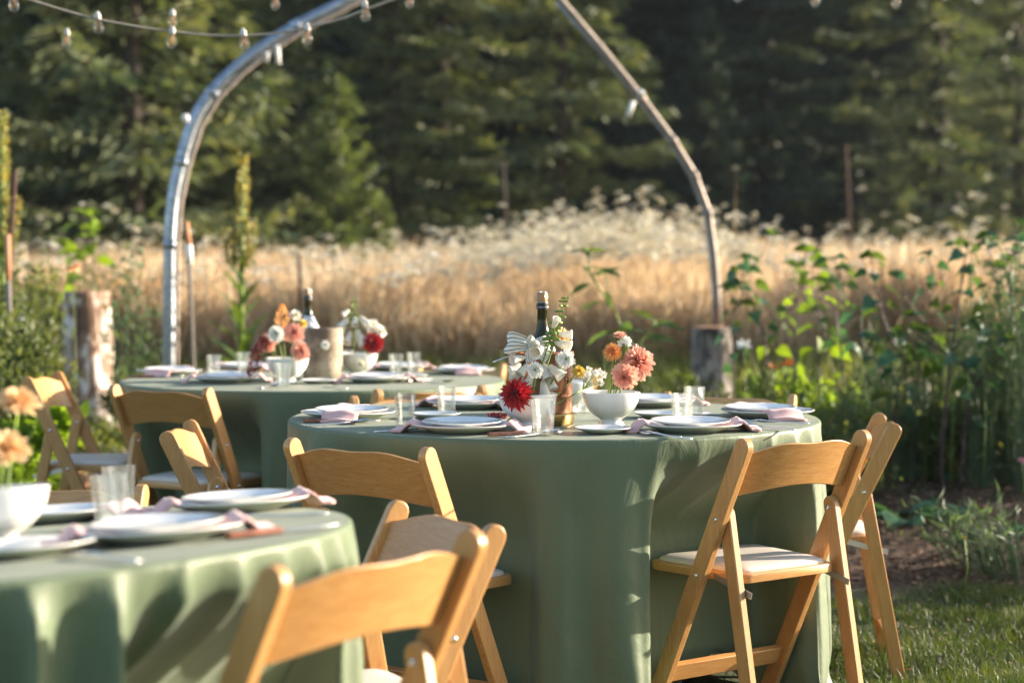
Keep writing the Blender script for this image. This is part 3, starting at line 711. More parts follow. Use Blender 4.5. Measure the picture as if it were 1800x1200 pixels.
for px, d, h, n, lb in [(60, 10.2, 1.28, 44, 'tall thin green stems right of the orange tipped stake at far left'), (70, 10.6, 1.15, 30, 'tall thin stems in front of the left meadow'), (165, 13.4, 1.25, 36, 'tall green stems rising behind the thick log'),
                        (222, 11.4, 1.32, 16, 'few tall pale seed stalks between the log and the arch'), (250, 11.2, 1.28, 12, 'tall pale seed stalks beside the left leg of the arch'), (25, 9.6, 1.15, 40, 'leafy stems around the orange tipped stake')]:
    wispy(px, d, h, .22, n, 'leaf_low' if px < 200 else 'grey_leaf', lb, group=LG, lw=.014, leaves=14)

def bush(px, d, wd, h, n, ls, mkey, label, group=None, name='leafy_shrub', z0=None, flat=.8, big=None):
    X = (px - CX) / F_PX * d; g0 = gzf(X, d) if z0 is None else z0; r0 = empty(name, (X, d, g0), 0, label, 'shrub', group)
    r = np.random.default_rng(int(px * 3 + d * 71 + n)); nc = max(5, n // 90)
    cc = unit(nc, r) * r.uniform(.35, .95, (nc, 1)) * [wd / 2, wd / 2 * flat, h / 2] + [0, 0, h * .5]; cc[:, 2] = cc[:, 2].clip(.05, h)
    pick = r.integers(0, nc, n); c = cc[pick] + r.normal(size=(n, 3)) * [wd * .09, wd * .09, h * .085]; c[:, 2] = c[:, 2].clip(.01, None)
    ax = (c - [0, 0, h * .3]) + unit(n, r) * .5 * wd; nn = unit(n, r) + [0, 0, .45]
    co, f_ = quads(c, ax, nn, ls * r.uniform(.5, 1.3, n), ls * r.uniform(.35, .7, n), .25); np_mesh('foliage', co, f_, M[mkey], r0)
    st = MB()
    for p in cc: st.tube([(0, 0, -.02), (p[0] * .4, p[1] * .4, p[2] * .55), tuple(p)], [.008, .006, .003], 5, cap=False)
    st.build('stems', M['stem_dark'], r0)
    return r0
BG = 'green shrubs at the left edge'
bush(15, 8.6, .55, 1.0, 2600, .045, 'leaf_low', 'dense dark shrub cut by the left edge behind the peach dahlias', BG)
bush(30, 9.2, .45, .80, 2300, .045, 'leaf_low', 'leafy shrub behind the far left chair', BG)
bush(45, 10.4, .5, .95, 2300, .05, 'leaf_low', 'sunlit shrub left of the thick log', BG)
bush(60, 8.2, .45, .50, 900, .09, 'leaf_lime', 'low lime green plant behind the backrest of the far left chair', BG)
bush(165, 10.0, .5, .26, 900, .05, 'leaf_low', 'low shrub in front of the thick log', BG)
bush(240, 11.6, .5, .42, 1000, .05, 'leaf_low', 'small shrub right of the thick log', BG)
bush(12, 7.6, .3, .40, 700, .06, 'leaf_lime', 'bright weeds under the peach dahlias', BG)
bush(118, 9.4, .45, .22, 600, .05, 'leaf_low', 'weeds between the legs of the far left chair', BG)
bush(1385, 10.4, .7, .45, 1500, .07, 'leaf_lime', 'sunlit lime foliage right of the grey upright log', 'low plants in the bed at right')
bush(1470, 9.6, .8, .40, 1700, .06, 'leaf_lime', 'sunlit yellow green foliage above the right end of the middle table', 'low plants in the bed at right')
bush(1560, 9.4, .7, .40, 1500, .05, 'leaf_low', 'low green foliage left of the short dark log', 'low plants in the bed at right')
bush(1700, 9.0, .8, .42, 1700, .06, 'leaf_low', 'low green foliage at the right end of the bed', 'low plants in the bed at right')
bush(1440, 8.6, .7, .34, 1700, .045, 'leaf_low', 'shaded ground plants behind the right end of the middle table', 'low plants in the bed at right')
bush(1620, 9.2, .8, .32, 1500, .045, 'leaf_low', 'shaded ground plants on the upper bank', 'low plants in the bed at right')
bush(1770, 9.1, .7, .32, 1300, .045, 'leaf_low', 'shaded ground plants at the right edge of the bank', 'low plants in the bed at right')
n = 9000   # sparse ground cover over the bed
x = rng.uniform(.6, 4.6, n); y = rng.uniform(7.1, 12.8, n); cl = (np.sin(x * 5.3 + y * 2) * np.sin(y * 4.1 - x) > -.1 + .85 * (y < 8.7)); x, y = x[cl], y[cl]; n = len(x)
c = np.stack([x, y, gz(x, y) + rng.random(n) ** 1.6 * .26 * (y > 7.6) + rng.random(n) * .07], 1)
co, f_ = quads(c, unit(n) + [0, 0, .4], unit(n) + [0, 0, .6], rng.uniform(.02, .06, n), rng.uniform(.01, .03, n), .3)
stuff('ground_cover', co, f_, M['leaf_low'], 'low weeds growing over the mulch bed at right')
n = 5000
x = rng.uniform(-4.6, -.6, n); y = rng.uniform(8.6, 13, n); c = np.stack([x, y, gz(x, y) + rng.random(n) ** 2 * .2], 1)
co, f_ = quads(c, unit(n) + [0, 0, .4], unit(n) + [0, 0, .6], rng.uniform(.02, .06, n), rng.uniform(.01, .03, n), .3)
stuff('ground_cover', co, f_, M['leaf_low'], 'low weeds growing over the mulch at left')
# broad leaved seedlings on the bank
def rosette(px, py, d, s, n, kind, label):
    p = P(px, py, d); z0 = gzf(p.x, p.y); r0 = empty('broad_leaved_seedling', (p.x, p.y, z0), 0, label, 'plant', 'broad leaved seedlings on the bank')
    st = MB(); hh = max(.04, p.z - z0)
    for i in range(n):
        a = i * 2.4; e = Vector((math.cos(a) * s * .5, math.sin(a) * s * .5, hh * random.uniform(.5, 1.1))); st.tube([(0, 0, -.01), e], [.004, .003], 5)
        leaf_at(r0, kind, e, (math.cos(a), math.sin(a), .1), s * random.uniform(.7, 1.1), random.uniform(-.4, .4))
    st.build('stems', M['stem_green'], r0); return r0
random.seed(5)
rosette(1590, 905, 8.0, .16, 9, 'round', 'broad leaved seedling on the mulch, nearest to the right chairs')
rosette(1668, 895, 8.1, .13, 7, 'round', 'broad leaved seedling in the middle of the mulch bank')
rosette(1648, 830, 8.9, .12, 5, 'round', 'small seedling higher up the bank under the black stem')
rosette(1765, 930, 7.6, .11, 6, 'ovate2', 'dark seedling near the drooping grass')
# small blossoms in the bed
def blossom(px, py, d, s, col, label, n=14, drop=.25):
    p = P(px, py, d); r0 = empty('garden_flower', p, 0, label, 'flower')
    key = 'petal_%02d%02d%02d' % tuple(int(c * 99) for c in col)
    if key not in M: M[key] = mat(key, col, .6)
    a = np.arange(n) * 2.4; e = rng.uniform(-.2, .9, n); ax = np.stack([np.cos(a) * np.cos(e), np.sin(a) * np.cos(e), np.sin(e)], 1)
    co, f_ = quads(np.zeros((n, 3)), ax, unit(n), s, s * .55, .1); np_mesh('petals', co, f_, M[key], r0)
    z0 = gzf(p.x, p.y); q = Vector((0, 0, z0 - p.z)); MB().tube([q, q * .5 + Vector((.012, 0, 0)), (0, 0, 0)], .0025, 5).build('stem', M['stem_green'], r0)
blossom(1382, 640, 9.3, .045, (.85, .28, .03), 'bright orange blossom in the bed right of the grey log')
blossom(1358, 645, 9.6, .03, (.80, .25, .04), 'smaller orange blossom left of the bright one')
blossom(1308, 608, 9.4, .05, (.85, .85, .82), 'white blossom beside the grey upright log')
blossom(1728, 597, 8.6, .038, (.85, .84, .70), 'creamy white flower head on a pale bent stem at right')
blossom(1626, 572, 8.8, .022, (.03, .01, .012), 'dark seed head left of the black stem')
blossom(1671, 582, 8.6, .022, (.035, .01, .012), 'dark seed head touching the black stem')
blossom(1780, 447, 8.7, .032, (.10, .01, .025), 'burgundy flower beside the bushy topped stem')
blossom(1797, 812, 8.4, .03, (.80, .35, .42), 'pink flower cut by the right edge of the photo')
blossom(1718, 725, 8.9, .014, (.05, .01, .015), 'dark flower head low in the right bed')
blossom(129, 473, 9.4, .05, (.85, .42, .18), 'pale orange blossom above the thick log at left')
blossom(35, 585, 8.6, .035, (.06, .02, .03), 'dark round flower in the shrub at the left edge')
blossom(38, 562, 8.6, .018, (.8, .78, .75), 'tiny white flower in the shrub at the left edge')
blossom(882, 613, 8.2, .016, (.12, .01, .02), 'small burgundy flower behind the handled spoon', 10)
blossom(1062, 613, 8.2, .018, (.16, .01, .02), 'small burgundy flower left of the coral dahlias', 10)
blossom(1695, 1095 - 150, 6.6, .012, (.7, .5, .05), 'tiny yellow flower at the foot of the bank', 8)

# shrubs beyond the right edge of the frame that shade the bank and the lawn
for x, y, wd, h_, lb in [(4.6, 7.7, 1.3, 1.2, 'middle'), (5.9, 8.0, 1.4, 1.3, 'widest'), (4.9, 9.0, 1.5, 1.3, 'rear'), (7.2, 8.8, 1.6, 1.5, 'farthest'), (4.3, 6.2, .8, .6, 'lowest')]:
    bush(CX + x / y * F_PX, y, wd, h_ * .72, 1600, .07, 'leaf_low', 'leafy shrub beyond the right edge of the photo, ' + lb + ' of them', 'shrubs beyond the right edge')

CH = [(.629, 4.572, 36.5, -.014, 'sunlit chair at the front right of the middle table, its whole seat visible'),
      (.985, 5.50, 84, -.055, 'rightmost chair, seen from its side behind the front right chair of the middle table'),
      (-.26, 4.334, -35.7, -.013, 'chair at the front left of the middle table, shaded backrest and lit right rail'),
      (-.337, 2.614, 53.1, -.008, 'blurred chair in the foreground with glowing orange backrest'),
      (-.301, 3.445, 119.3, -.094, 'chair behind the glowing foreground chair, its shaded pinkish front turned to us'),
      (-.820, 5.305, -88.5, -.063, 'chair seen edge on between the rear left table and the middle table, facing right'),
      (-1.152, 6.354, -28.9, .003, 'chair at the front of the rear left table with wide shaded backrest'),
      (-1.693, 7.019, -91, .002, 'leftmost chair, facing right beside the rear left table'),
      (-1.04, 3.67, 174, -.073, 'chair at the far side of the foreground table, only its top showing behind the glasses'),
      (-.25, 5.59, 200, 0, 'chair at the back left of the middle table, its rounded post behind a dinner plate'),
      (-.387, 6.33, 33, 0, 'chair between the rear left and the middle table, behind the two glasses'),
      (.66, 5.66, 160, 0, 'chair at the back right of the middle table with one pale lit post'),
      (.09, 7.55, 120, 0, 'chair right of the rear left table, mostly hidden by the bouquet'),
      (-.31, 7.85, 156, 0, 'chair at the back right of the rear left table, brown backrest behind a plate'),
      (-1.24, 7.55, 205, 0, 'chair at the back left of the rear left table beside the arch leg')]
# ------------------------------------------------------------- tables and cloths
# drape of the two cloths: 15 rings x 140 points, x y z in half millimetres, stored as differences
CLOTH = {1: [1395,0,1527,-1,60,1,-3,69,0,-4,57,-1,-6,65,0,-13,64,-1,-23,55,1,-13,63,0,-18,63,-1,-30,54,1,-19,54,0,-35,59,0,-28,59,0,-30,54,-1,-42,51,1,-38,49,1,-35,
48,-1,-40,47,-1,-45,45,0,-47,40,0,-49,36,0,-49,38,1,-51,42,-1,-55,30,0,-59,29,1,-58,34,0,-54,19,1,-54,30,-1,-63,18,2,-63,13,-1,-55,23,-2,-64,13,0,-66,
6,1,-56,4,0,-69,3,1,-60,1,-1,-60,-1,1,-70,-3,0,-56,-4,-1,-65,-6,1,-64,-13,0,-55,-23,-1,-63,-13,1,-63,-18,-1,-54,-30,0,-54,-19,0,-58,-34,0,-59,-29,-1,
-54,-30,0,-51,-42,0,-50,-38,1,-48,-35,0,-47,-41,-1,-45,-45,0,-40,-47,0,-36,-48,1,-38,-49,1,-42,-51,0,-30,-54,-1,-29,-59,0,-34,-58,1,-19,-55,0,-29,-53,
0,-19,-63,1,-13,-64,-1,-23,-55,-1,-13,-64,1,-6,-65,1,-4,-56,-1,-3,-69,-1,-1,-61,0,1,-60,0,3,-69,0,4,-56,0,6,-66,0,13,-64,-1,23,-55,1,13,-63,0,18,-63,
-1,30,-54,1,19,-54,0,34,-58,0,29,-59,0,30,-55,-1,42,-50,0,38,-50,0,35,-48,0,41,-47,0,45,-45,0,47,-41,0,48,-35,1,49,-38,1,51,-42,-1,55,-30,0,59,-29,0,
58,-34,0,54,-19,1,54,-30,-2,63,-18,2,63,-13,0,55,-23,-1,64,-13,-1,65,-6,1,57,-4,0,69,-3,1,60,-1,0,60,1,-1,69,3,1,57,4,0,65,6,0,64,13,0,55,23,-1,63,13,
0,63,19,-1,54,29,1,55,19,0,58,34,1,58,29,-1,55,30,0,50,42,0,50,38,1,48,35,-1,47,41,0,45,45,0,41,47,1,35,48,-1,38,50,0,42,50,1,30,55,-1,29,58,0,34,59,1,
19,54,0,30,54,0,18,63,1,13,64,-1,23,54,-2,13,64,1,6,66,0,4,56,0,3,69,0,88,0,6,0,6,-1,-1,0,0,-6,5,-2,-11,6,-3,-2,-6,6,16,18,2,-9,-5,-6,-8,-2,5,13,15,-2,
-18,0,1,9,-2,-3,-3,4,4,-10,5,0,10,3,-1,3,4,0,-7,-1,2,-7,1,2,-5,2,0,-3,7,0,-2,7,-3,-3,-2,-3,-3,-8,2,-3,11,2,-3,3,-5,1,-8,3,2,16,-1,-16,-13,1,3,8,-6,3,
10,7,-17,-16,-1,6,2,-5,-5,12,2,-7,5,2,1,0,0,-7,0,1,-6,0,-1,2,0,0,-6,-6,-2,-6,-12,-5,6,-2,1,-18,17,5,5,-8,-4,2,-9,2,-14,14,0,0,-18,-1,0,8,-1,-3,-4,3,-3,
-11,-1,-3,10,0,0,2,0,-2,-10,-2,-2,-6,1,-3,-3,2,-6,-2,1,-9,0,-3,2,-1,-2,8,-3,0,-12,-3,2,-4,-3,0,13,0,-1,-23,-1,2,17,-13,-2,-9,0,-1,-8,6,4,15,-18,-3,-4,
7,-2,-10,-5,3,-5,-8,3,0,0,2,0,-5,0,0,-6,0,1,1,0,6,-7,-3,10,-5,-3,2,6,6,-15,-17,2,9,4,-6,7,2,6,-14,-15,-3,17,0,2,-8,1,-3,4,-3,2,11,-3,0,-9,-4,-2,-2,-2,
4,8,0,1,6,-2,0,2,-3,1,3,-6,0,1,-10,-4,3,2,-3,4,8,3,3,-13,2,1,-2,-4,1,9,2,-4,-16,-1,17,14,3,-3,-7,-6,-2,-9,6,17,16,-4,-6,-2,-3,6,-12,2,6,-5,3,-2,-1,0,8,
0,-1,5,0,1,0,0,-2,6,6,-2,5,11,-4,-6,3,2,17,-16,5,-4,8,-4,-1,8,0,14,-12,0,-1,17,0,1,-11,-1,3,3,2,3,12,0,3,-9,-1,1,-1,0,1,10,-1,2,6,2,3,4,-1,6,1,-1,9,-1,
2,-3,1,-2,-9,5,-1,11,3,2,4,4,0,-8,-1,-1,18,0,2,-16,14,-2,10,-1,-1,7,-7,5,-15,20,-3,2,-6,-2,12,4,4,6,7,2,0,0,1,35,0,-19,-1,3,1,-3,-1,1,0,6,5,6,-4,5,5,9,
-5,-10,-7,-4,1,7,7,4,4,-3,-9,-7,1,8,8,-1,-5,5,3,0,-5,-4,5,-3,2,-9,3,0,-5,3,-4,1,6,-4,3,1,-2,1,0,1,-2,-4,3,-3,-2,5,-4,5,4,-3,8,-2,3,-5,-3,5,0,4,-3,5,-3,
-10,-6,1,8,8,-1,-5,-3,3,-6,-2,-7,6,9,4,-9,-4,5,3,-7,-4,-5,0,-4,0,4,-3,-2,1,-1,-3,-1,0,0,-4,2,-5,0,6,4,7,5,-10,5,-3,7,-9,-7,-7,1,4,-4,4,-1,7,-10,0,-8,8,
2,-3,-5,0,5,0,-2,1,5,2,-1,-9,1,-5,-6,-3,-4,4,0,-2,3,-1,1,0,-3,2,-1,-1,4,-4,4,-6,-5,4,-9,-1,-1,5,1,-3,0,5,0,-10,-3,1,14,-7,-2,-12,4,3,6,-2,1,-1,-8,-4,
-9,7,6,6,-10,2,7,3,-6,-1,-5,-4,-3,0,-1,-1,-2,0,1,-3,0,3,0,2,0,-5,5,-6,4,5,-4,-9,-6,8,7,-4,-1,-7,7,-3,-4,-4,9,7,1,-8,-9,-2,6,-4,3,-1,5,-2,-4,3,3,8,-3,3,
5,-3,-6,-3,-5,-3,-3,-2,-2,1,1,-1,0,2,1,5,4,6,4,-6,4,1,-8,-4,-2,6,-3,-4,-1,3,1,-6,-1,12,8,0,-8,-8,0,6,3,4,5,1,-7,-6,-9,5,9,4,5,-3,7,-5,4,-1,-5,2,-3,-3,
1,-1,1,3,1,0,-1,4,1,5,0,5,-2,-7,5,9,-5,-3,-7,10,-5,6,-1,4,3,-4,1,-5,8,-2,8,-9,-1,4,7,-1,-4,0,-2,-2,-6,3,2,9,2,3,6,-4,4,-3,-1,2,-3,-4,-1,-2,0,-3,2,1,-2,
6,2,5,5,6,8,1,1,-4,-1,-1,-1,-5,0,6,3,0,-8,8,-3,11,-7,3,-6,4,0,0,8,-4,8,-8,7,-4,9,3,-7,-3,-7,0,6,-4,4,-1,-3,9,0,-23,1,1,0,4,1,1,5,1,-3,1,1,-5,-7,-1,-2,
-1,1,3,3,2,-1,0,0,-1,-1,1,2,0,1,0,2,-1,2,-4,1,0,-1,3,-8,3,-1,-1,0,-2,6,-3,-1,6,-2,1,4,-2,1,1,1,4,-2,3,4,-4,3,2,-6,0,-5,0,-4,0,5,-2,2,-1,0,-2,-2,-1,-1,
-1,-2,2,0,1,0,1,-1,-2,1,-1,3,-4,-1,4,1,0,-2,5,0,-4,4,-2,-4,0,-1,-1,-1,-1,1,0,-1,3,0,-2,5,-3,0,2,-5,2,-7,-2,-1,-3,2,-2,0,-3,1,0,-1,-3,0,3,-1,2,0,2,2,4,
-2,-3,-1,-1,-3,-7,-1,3,-1,0,3,9,-1,0,9,0,-2,2,1,-2,-2,-1,-1,-3,-2,0,-7,2,1,-9,5,-1,1,-2,-2,5,-1,-3,-2,0,0,-3,0,1,2,-2,-1,2,-2,2,2,4,0,1,0,-2,-7,-4,-1,
1,-3,0,8,3,-1,5,3,-1,1,1,-1,-1,-1,-1,1,-4,-1,0,-5,-1,-2,-1,0,-7,6,0,-1,2,-2,4,-3,-1,-1,0,1,-2,2,-2,1,1,0,-1,-2,1,3,2,-4,2,-2,-4,-5,-3,1,0,1,2,6,3,2,4,
3,1,3,1,-1,-1,1,-3,-2,-2,-4,-6,-3,1,-7,1,4,0,3,1,4,3,-2,1,-1,0,-3,1,-1,2,2,-2,-1,-1,0,1,1,2,2,1,-3,-2,-1,-6,0,0,2,5,2,6,3,1,4,0,0,1,-1,2,-1,0,2,-4,1,1,
-5,-5,-1,0,-4,-1,6,-1,2,2,3,2,0,-2,-1,-1,-1,1,0,1,-1,1,-3,-3,2,0,3,3,0,3,2,-8,1,-5,1,1,-3,10,-2,1,8,-2,3,1,1,2,-1,3,0,-3,2,0,-6,1,-2,-6,-2,0,3,1,0,7,1,
2,-1,-3,-1,-4,-1,1,1,2,3,-1,1,-2,2,-1,1,1,2,2,-4,6,-1,1,-1,0,8,-4,0,2,-4,2,1,-2,0,-56,-1,1,0,-4,0,1,-2,1,3,4,-1,1,2,-2,-1,-3,-1,-2,-2,1,1,2,2,0,-2,-1,
1,-3,-2,2,0,2,-1,7,-2,0,2,-4,1,-4,0,-6,-7,-2,-4,-1,0,-1,1,2,0,4,0,0,1,-1,1,3,4,4,6,5,5,2,3,3,0,-4,-3,0,-7,-1,-5,-3,1,-2,1,-1,1,1,0,1,2,0,3,3,-1,1,-3,2,
-1,-7,1,0,1,-2,-1,7,-2,1,4,-1,0,0,0,-1,-2,0,-1,-3,0,-2,0,3,0,9,4,1,6,-1,3,-9,-3,2,-8,-1,-3,0,1,-3,7,1,-4,10,3,-2,0,-2,7,-6,0,4,-4,1,-2,-4,-3,-6,0,-2,
-5,9,1,2,7,1,4,-3,-2,2,-1,-1,-5,3,3,-3,0,5,-2,-2,2,4,0,-3,3,-1,-3,4,-4,0,1,-2,0,-2,1,-1,3,-1,0,2,-1,-2,2,-1,2,5,-1,0,2,-1,-1,-2,1,-1,-4,1,-1,-3,-1,0,
-1,0,1,4,-1,1,-1,0,1,-2,2,2,3,3,0,4,0,-2,-1,-2,0,-3,-2,0,2,3,0,4,2,1,0,-4,-2,-10,-3,2,-6,1,3,7,6,-4,7,3,-6,1,-1,-1,-3,1,0,0,1,1,0,3,0,-2,0,0,-3,-4,4,0,
0,3,0,5,-2,1,0,-2,1,-4,2,-1,-3,-1,-1,1,1,1,1,1,0,-1,0,-2,-5,2,-2,1,0,-2,5,-2,2,-1,-3,0,-4,0,1,-1,0,0,3,0,0,3,0,1,0,3,1,-8,2,-1,-3,0,-2,7,-3,-3,7,1,4,
-4,1,2,-10,1,-2,2,0,-3,10,-4,-2,2,2,1,-3,3,7,-6,-1,7,-8,-2,-2,0,-2,-10,7,-2,-5,4,-1,3,-3,-1,4,-3,2,6,0,6,5,-2,5,-7,-1,-3,-10,2,-3,-2,3,0,2,1,-1,3,-1,
-1,-1,1,0,-1,2,0,3,-1,2,2,-2,2,-1,-2,-3,-2,0,-2,0,0,-1,0,0,-79,1,2,-1,-10,-1,-3,-1,-2,-2,14,1,4,3,0,4,-8,-1,-2,2,3,-2,1,0,2,-10,-4,-1,-3,0,2,16,3,1,13,
5,-3,-6,0,2,-10,-4,3,-4,-4,0,1,2,-1,2,2,-1,-7,-3,1,-5,-3,2,9,4,1,11,6,-1,3,6,-4,-3,4,-3,-6,-10,3,-6,-17,0,-2,-6,-1,6,11,1,5,13,-3,-2,6,3,-3,-9,3,0,-16,
-5,-3,-3,-4,2,13,1,4,9,3,-2,-3,1,-3,-6,-2,-2,-4,-2,1,5,-1,0,15,4,-1,10,7,-2,-3,-3,0,-8,-3,-1,-1,1,-6,9,1,-3,6,4,4,-4,-2,6,-8,-6,0,-8,2,-3,-5,5,-3,7,2,
-2,11,2,-1,1,-1,1,-3,-2,-5,1,3,-5,6,5,-6,4,1,-7,0,-1,-1,-5,-5,9,-7,-3,4,-3,-1,-4,-1,-1,-1,-2,2,9,-3,-5,11,-3,0,10,-2,2,-2,-2,-5,-2,-3,-3,10,0,2,3,2,3,
-11,0,1,0,-2,-2,8,2,-3,0,1,-2,-5,-1,3,5,3,5,4,1,-2,-10,-3,-1,-6,-2,1,8,2,-1,5,1,1,-11,-3,0,-11,-4,-3,5,0,4,11,7,4,3,5,0,-2,-3,-2,5,3,1,8,8,2,-1,1,1,
-11,-7,0,-8,-1,-3,4,3,-5,8,2,-3,-2,-5,3,-6,-10,1,-1,-6,-1,3,6,1,3,15,-1,0,-1,2,-6,-15,2,-3,-5,-5,3,9,-4,-1,4,1,1,-7,3,1,-1,2,1,9,-1,0,3,-3,1,-11,-2,1,
-9,4,-3,4,5,-5,12,-3,2,6,-1,2,-4,2,2,-11,-1,2,-6,1,-2,2,-1,1,4,-4,6,-6,7,7,-6,5,3,-2,2,-2,1,-2,-6,4,-3,-3,4,-2,4,0,3,5,-3,2,6,-5,1,9,-1,-1,0,5,-3,-17,
5,-2,-14,4,-2,3,1,-2,6,0,2,-4,3,-2,-11,4,1,-5,3,3,9,-1,-5,16,-4,-2,-1,-4,1,-12,-1,1,1,0,-126,-2,2,1,-6,2,6,4,-3,5,11,-4,-1,1,1,-6,-5,4,-1,1,2,2,0,1,0,
-9,-1,1,-5,-2,-2,11,2,1,15,4,4,4,0,-1,-9,-6,-4,-9,-3,-4,-2,3,0,0,5,2,-6,-3,1,-4,-2,-2,9,6,0,13,8,4,4,3,4,-5,-3,0,-8,-10,-4,-5,-15,-1,-3,-6,3,2,9,-2,7,
14,2,-1,5,-3,-5,-8,-1,-2,-13,6,2,-5,2,3,10,-5,1,13,-4,0,-2,-3,-4,-9,1,-6,-3,5,1,7,6,5,15,1,-1,12,-5,-4,-1,1,-1,-7,-1,-3,1,-1,-6,7,4,-5,8,1,2,-5,-1,6,
-13,-1,4,-8,-2,-3,7,-1,-6,18,6,-2,9,3,2,-7,-4,-9,0,3,-13,11,7,-9,1,3,-5,-3,3,3,-5,-1,9,-8,-6,7,-9,-8,1,-5,-3,-6,-2,5,5,-3,-2,15,-2,-3,11,-4,-4,5,-7,-2,
1,-4,6,0,1,1,8,0,-4,2,-1,-5,-6,0,-2,5,0,2,6,0,5,-10,4,5,-3,3,-1,9,0,-6,2,-2,1,-10,-2,1,-5,-1,-2,7,-1,1,7,0,-1,-8,-4,1,-11,-7,4,1,5,-2,8,13,-4,3,3,-2,2,
-1,0,9,6,3,10,10,3,-6,-3,-2,-16,-9,-3,-4,-3,0,2,1,4,4,-1,1,4,-4,-2,-7,-10,0,-4,-8,1,4,5,0,2,10,0,-1,1,-2,-3,-10,-1,-1,-3,7,-1,8,0,1,5,-4,2,-6,-5,0,-1,
-2,-1,9,2,4,1,5,0,-12,6,-2,-9,-2,-1,5,-7,-2,14,2,-1,7,1,2,-6,-1,4,-15,1,2,-8,-2,0,5,1,4,3,3,7,-9,1,6,-13,0,7,-3,-1,3,3,1,-7,7,-1,-7,5,-3,4,0,-1,11,-2,
2,7,0,6,2,-1,4,-9,2,-2,-16,6,-7,-12,5,-3,2,3,1,7,3,0,-4,2,1,-13,6,-2,-6,7,1,11,-4,6,14,-11,0,-1,-3,-5,-8,3,-5,1,-1,-138,-3,1,1,-3,0,-1,4,1,-1,10,-1,-2,
2,0,0,-4,1,2,-1,4,-1,-3,3,-1,-5,-3,1,-1,-2,2,11,2,-2,16,1,-1,2,1,1,-11,-1,1,-10,-3,0,-2,6,-2,1,5,-3,-4,-4,-1,-4,-4,4,8,3,5,13,7,0,1,7,-3,-6,-1,-2,-7,
-12,1,-6,-14,2,-5,-8,-2,3,4,-1,7,15,1,1,6,1,-2,-9,-2,-2,-12,0,-2,-2,2,1,10,2,3,10,0,0,-2,-1,-1,-10,1,-4,-2,-1,-4,9,-1,1,16,-1,1,12,3,-1,0,1,-3,-4,-1,
-7,2,0,-3,7,3,-2,2,3,0,-3,-3,5,-8,-5,1,-3,1,-5,16,11,0,20,10,1,-6,-7,-9,-6,-7,-14,13,10,-11,8,13,-4,-4,3,-2,-9,-6,7,-12,-13,11,-10,-10,2,-6,1,-10,-3,6,
-4,-2,-1,17,-3,-6,16,-5,-3,9,-6,-2,7,-5,-2,-2,-4,0,4,-4,2,12,0,2,0,0,0,-6,2,-1,4,3,1,1,3,0,-8,1,-2,0,-2,-3,8,0,2,-2,-1,1,-9,-2,-2,-2,-3,0,6,2,1,-2,1,2,
-10,-4,-2,-5,-1,-3,8,6,2,8,8,3,3,2,2,5,0,-2,10,12,-2,2,9,2,-12,-7,3,-18,-9,0,-2,-6,-3,10,-2,-5,8,1,0,1,-2,3,-5,-12,2,-7,-10,-1,0,4,-2,5,11,1,0,0,1,-5,
-9,-1,-2,-4,-1,2,7,2,2,4,1,-1,-5,1,-1,1,-1,0,10,0,0,0,0,4,-12,-2,3,-9,-1,0,5,1,-6,11,1,0,6,-1,4,-6,-1,0,-13,2,2,-9,3,4,2,-4,3,3,-3,6,-3,3,9,-10,7,7,-7,
6,4,2,-3,-7,4,-8,-8,4,-3,1,2,5,9,0,6,10,-1,0,4,3,-3,-6,5,-3,-15,1,-1,-11,3,0,-2,3,-2,2,3,-2,-1,7,1,-8,5,1,-10,4,-2,4,-1,0,14,-7,3,4,-2,2,-10,1,-1,2,-2,
-175,-6,3,-1,-4,1,-3,9,-1,-4,11,-4,0,0,0,5,-3,1,-1,-1,5,-1,-3,4,1,-7,0,-2,-3,1,0,11,-2,5,17,-1,-1,7,3,-4,-4,0,-4,-10,1,0,-9,3,2,-3,5,5,-4,1,-1,-3,-3,
-4,9,2,-2,14,6,1,2,5,3,-9,-8,4,-8,-12,0,-4,-11,-3,-4,-7,-1,-1,5,3,4,10,-1,2,4,0,-1,-8,1,0,-12,-5,0,-2,0,1,10,4,3,11,3,-1,0,2,-4,-8,-2,-8,-2,-3,-4,11,
-4,4,15,2,4,14,7,-1,6,0,-4,-2,-2,-6,1,2,-8,8,1,-4,2,1,3,-7,2,4,-6,-3,-4,12,0,-1,30,12,3,10,4,-6,-12,-3,-18,4,12,-17,15,14,-9,-2,-2,-2,-15,-11,8,-15,
-13,13,-12,-8,7,-10,1,-11,-2,4,-15,-2,1,11,-7,-4,25,-7,-6,17,-7,-6,12,-8,0,2,-5,0,-3,-5,-5,8,-3,0,10,1,4,0,0,3,-2,2,2,4,1,-1,-3,1,-3,-9,2,-5,3,3,1,8,0,
3,-1,-1,0,-9,-3,-1,-2,-1,0,4,-2,-2,0,-3,1,-11,-2,5,-4,3,-2,7,11,-6,5,12,0,4,1,0,10,4,3,9,12,9,-5,2,1,-22,-9,-8,-9,-8,-5,7,-6,-2,8,-5,2,8,-1,5,3,-3,2,
-6,-9,-4,-5,-9,0,1,3,2,3,6,-1,-3,-2,1,-6,-8,1,-3,-5,-5,1,6,0,0,5,4,1,-2,3,1,2,2,1,7,-1,3,-2,-4,2,-11,-4,3,-8,1,1,2,5,-6,9,-2,-4,8,-1,2,-5,1,2,-14,-1,5,
-10,1,5,-1,3,5,4,-1,8,-3,-4,7,-7,2,10,-9,4,5,-4,4,-6,4,2,-6,4,-3,6,2,-3,10,1,1,10,0,2,-2,6,0,-13,6,0,-15,3,0,-10,1,-7,-1,5,-1,0,9,2,-3,9,-1,-8,7,1,-8,
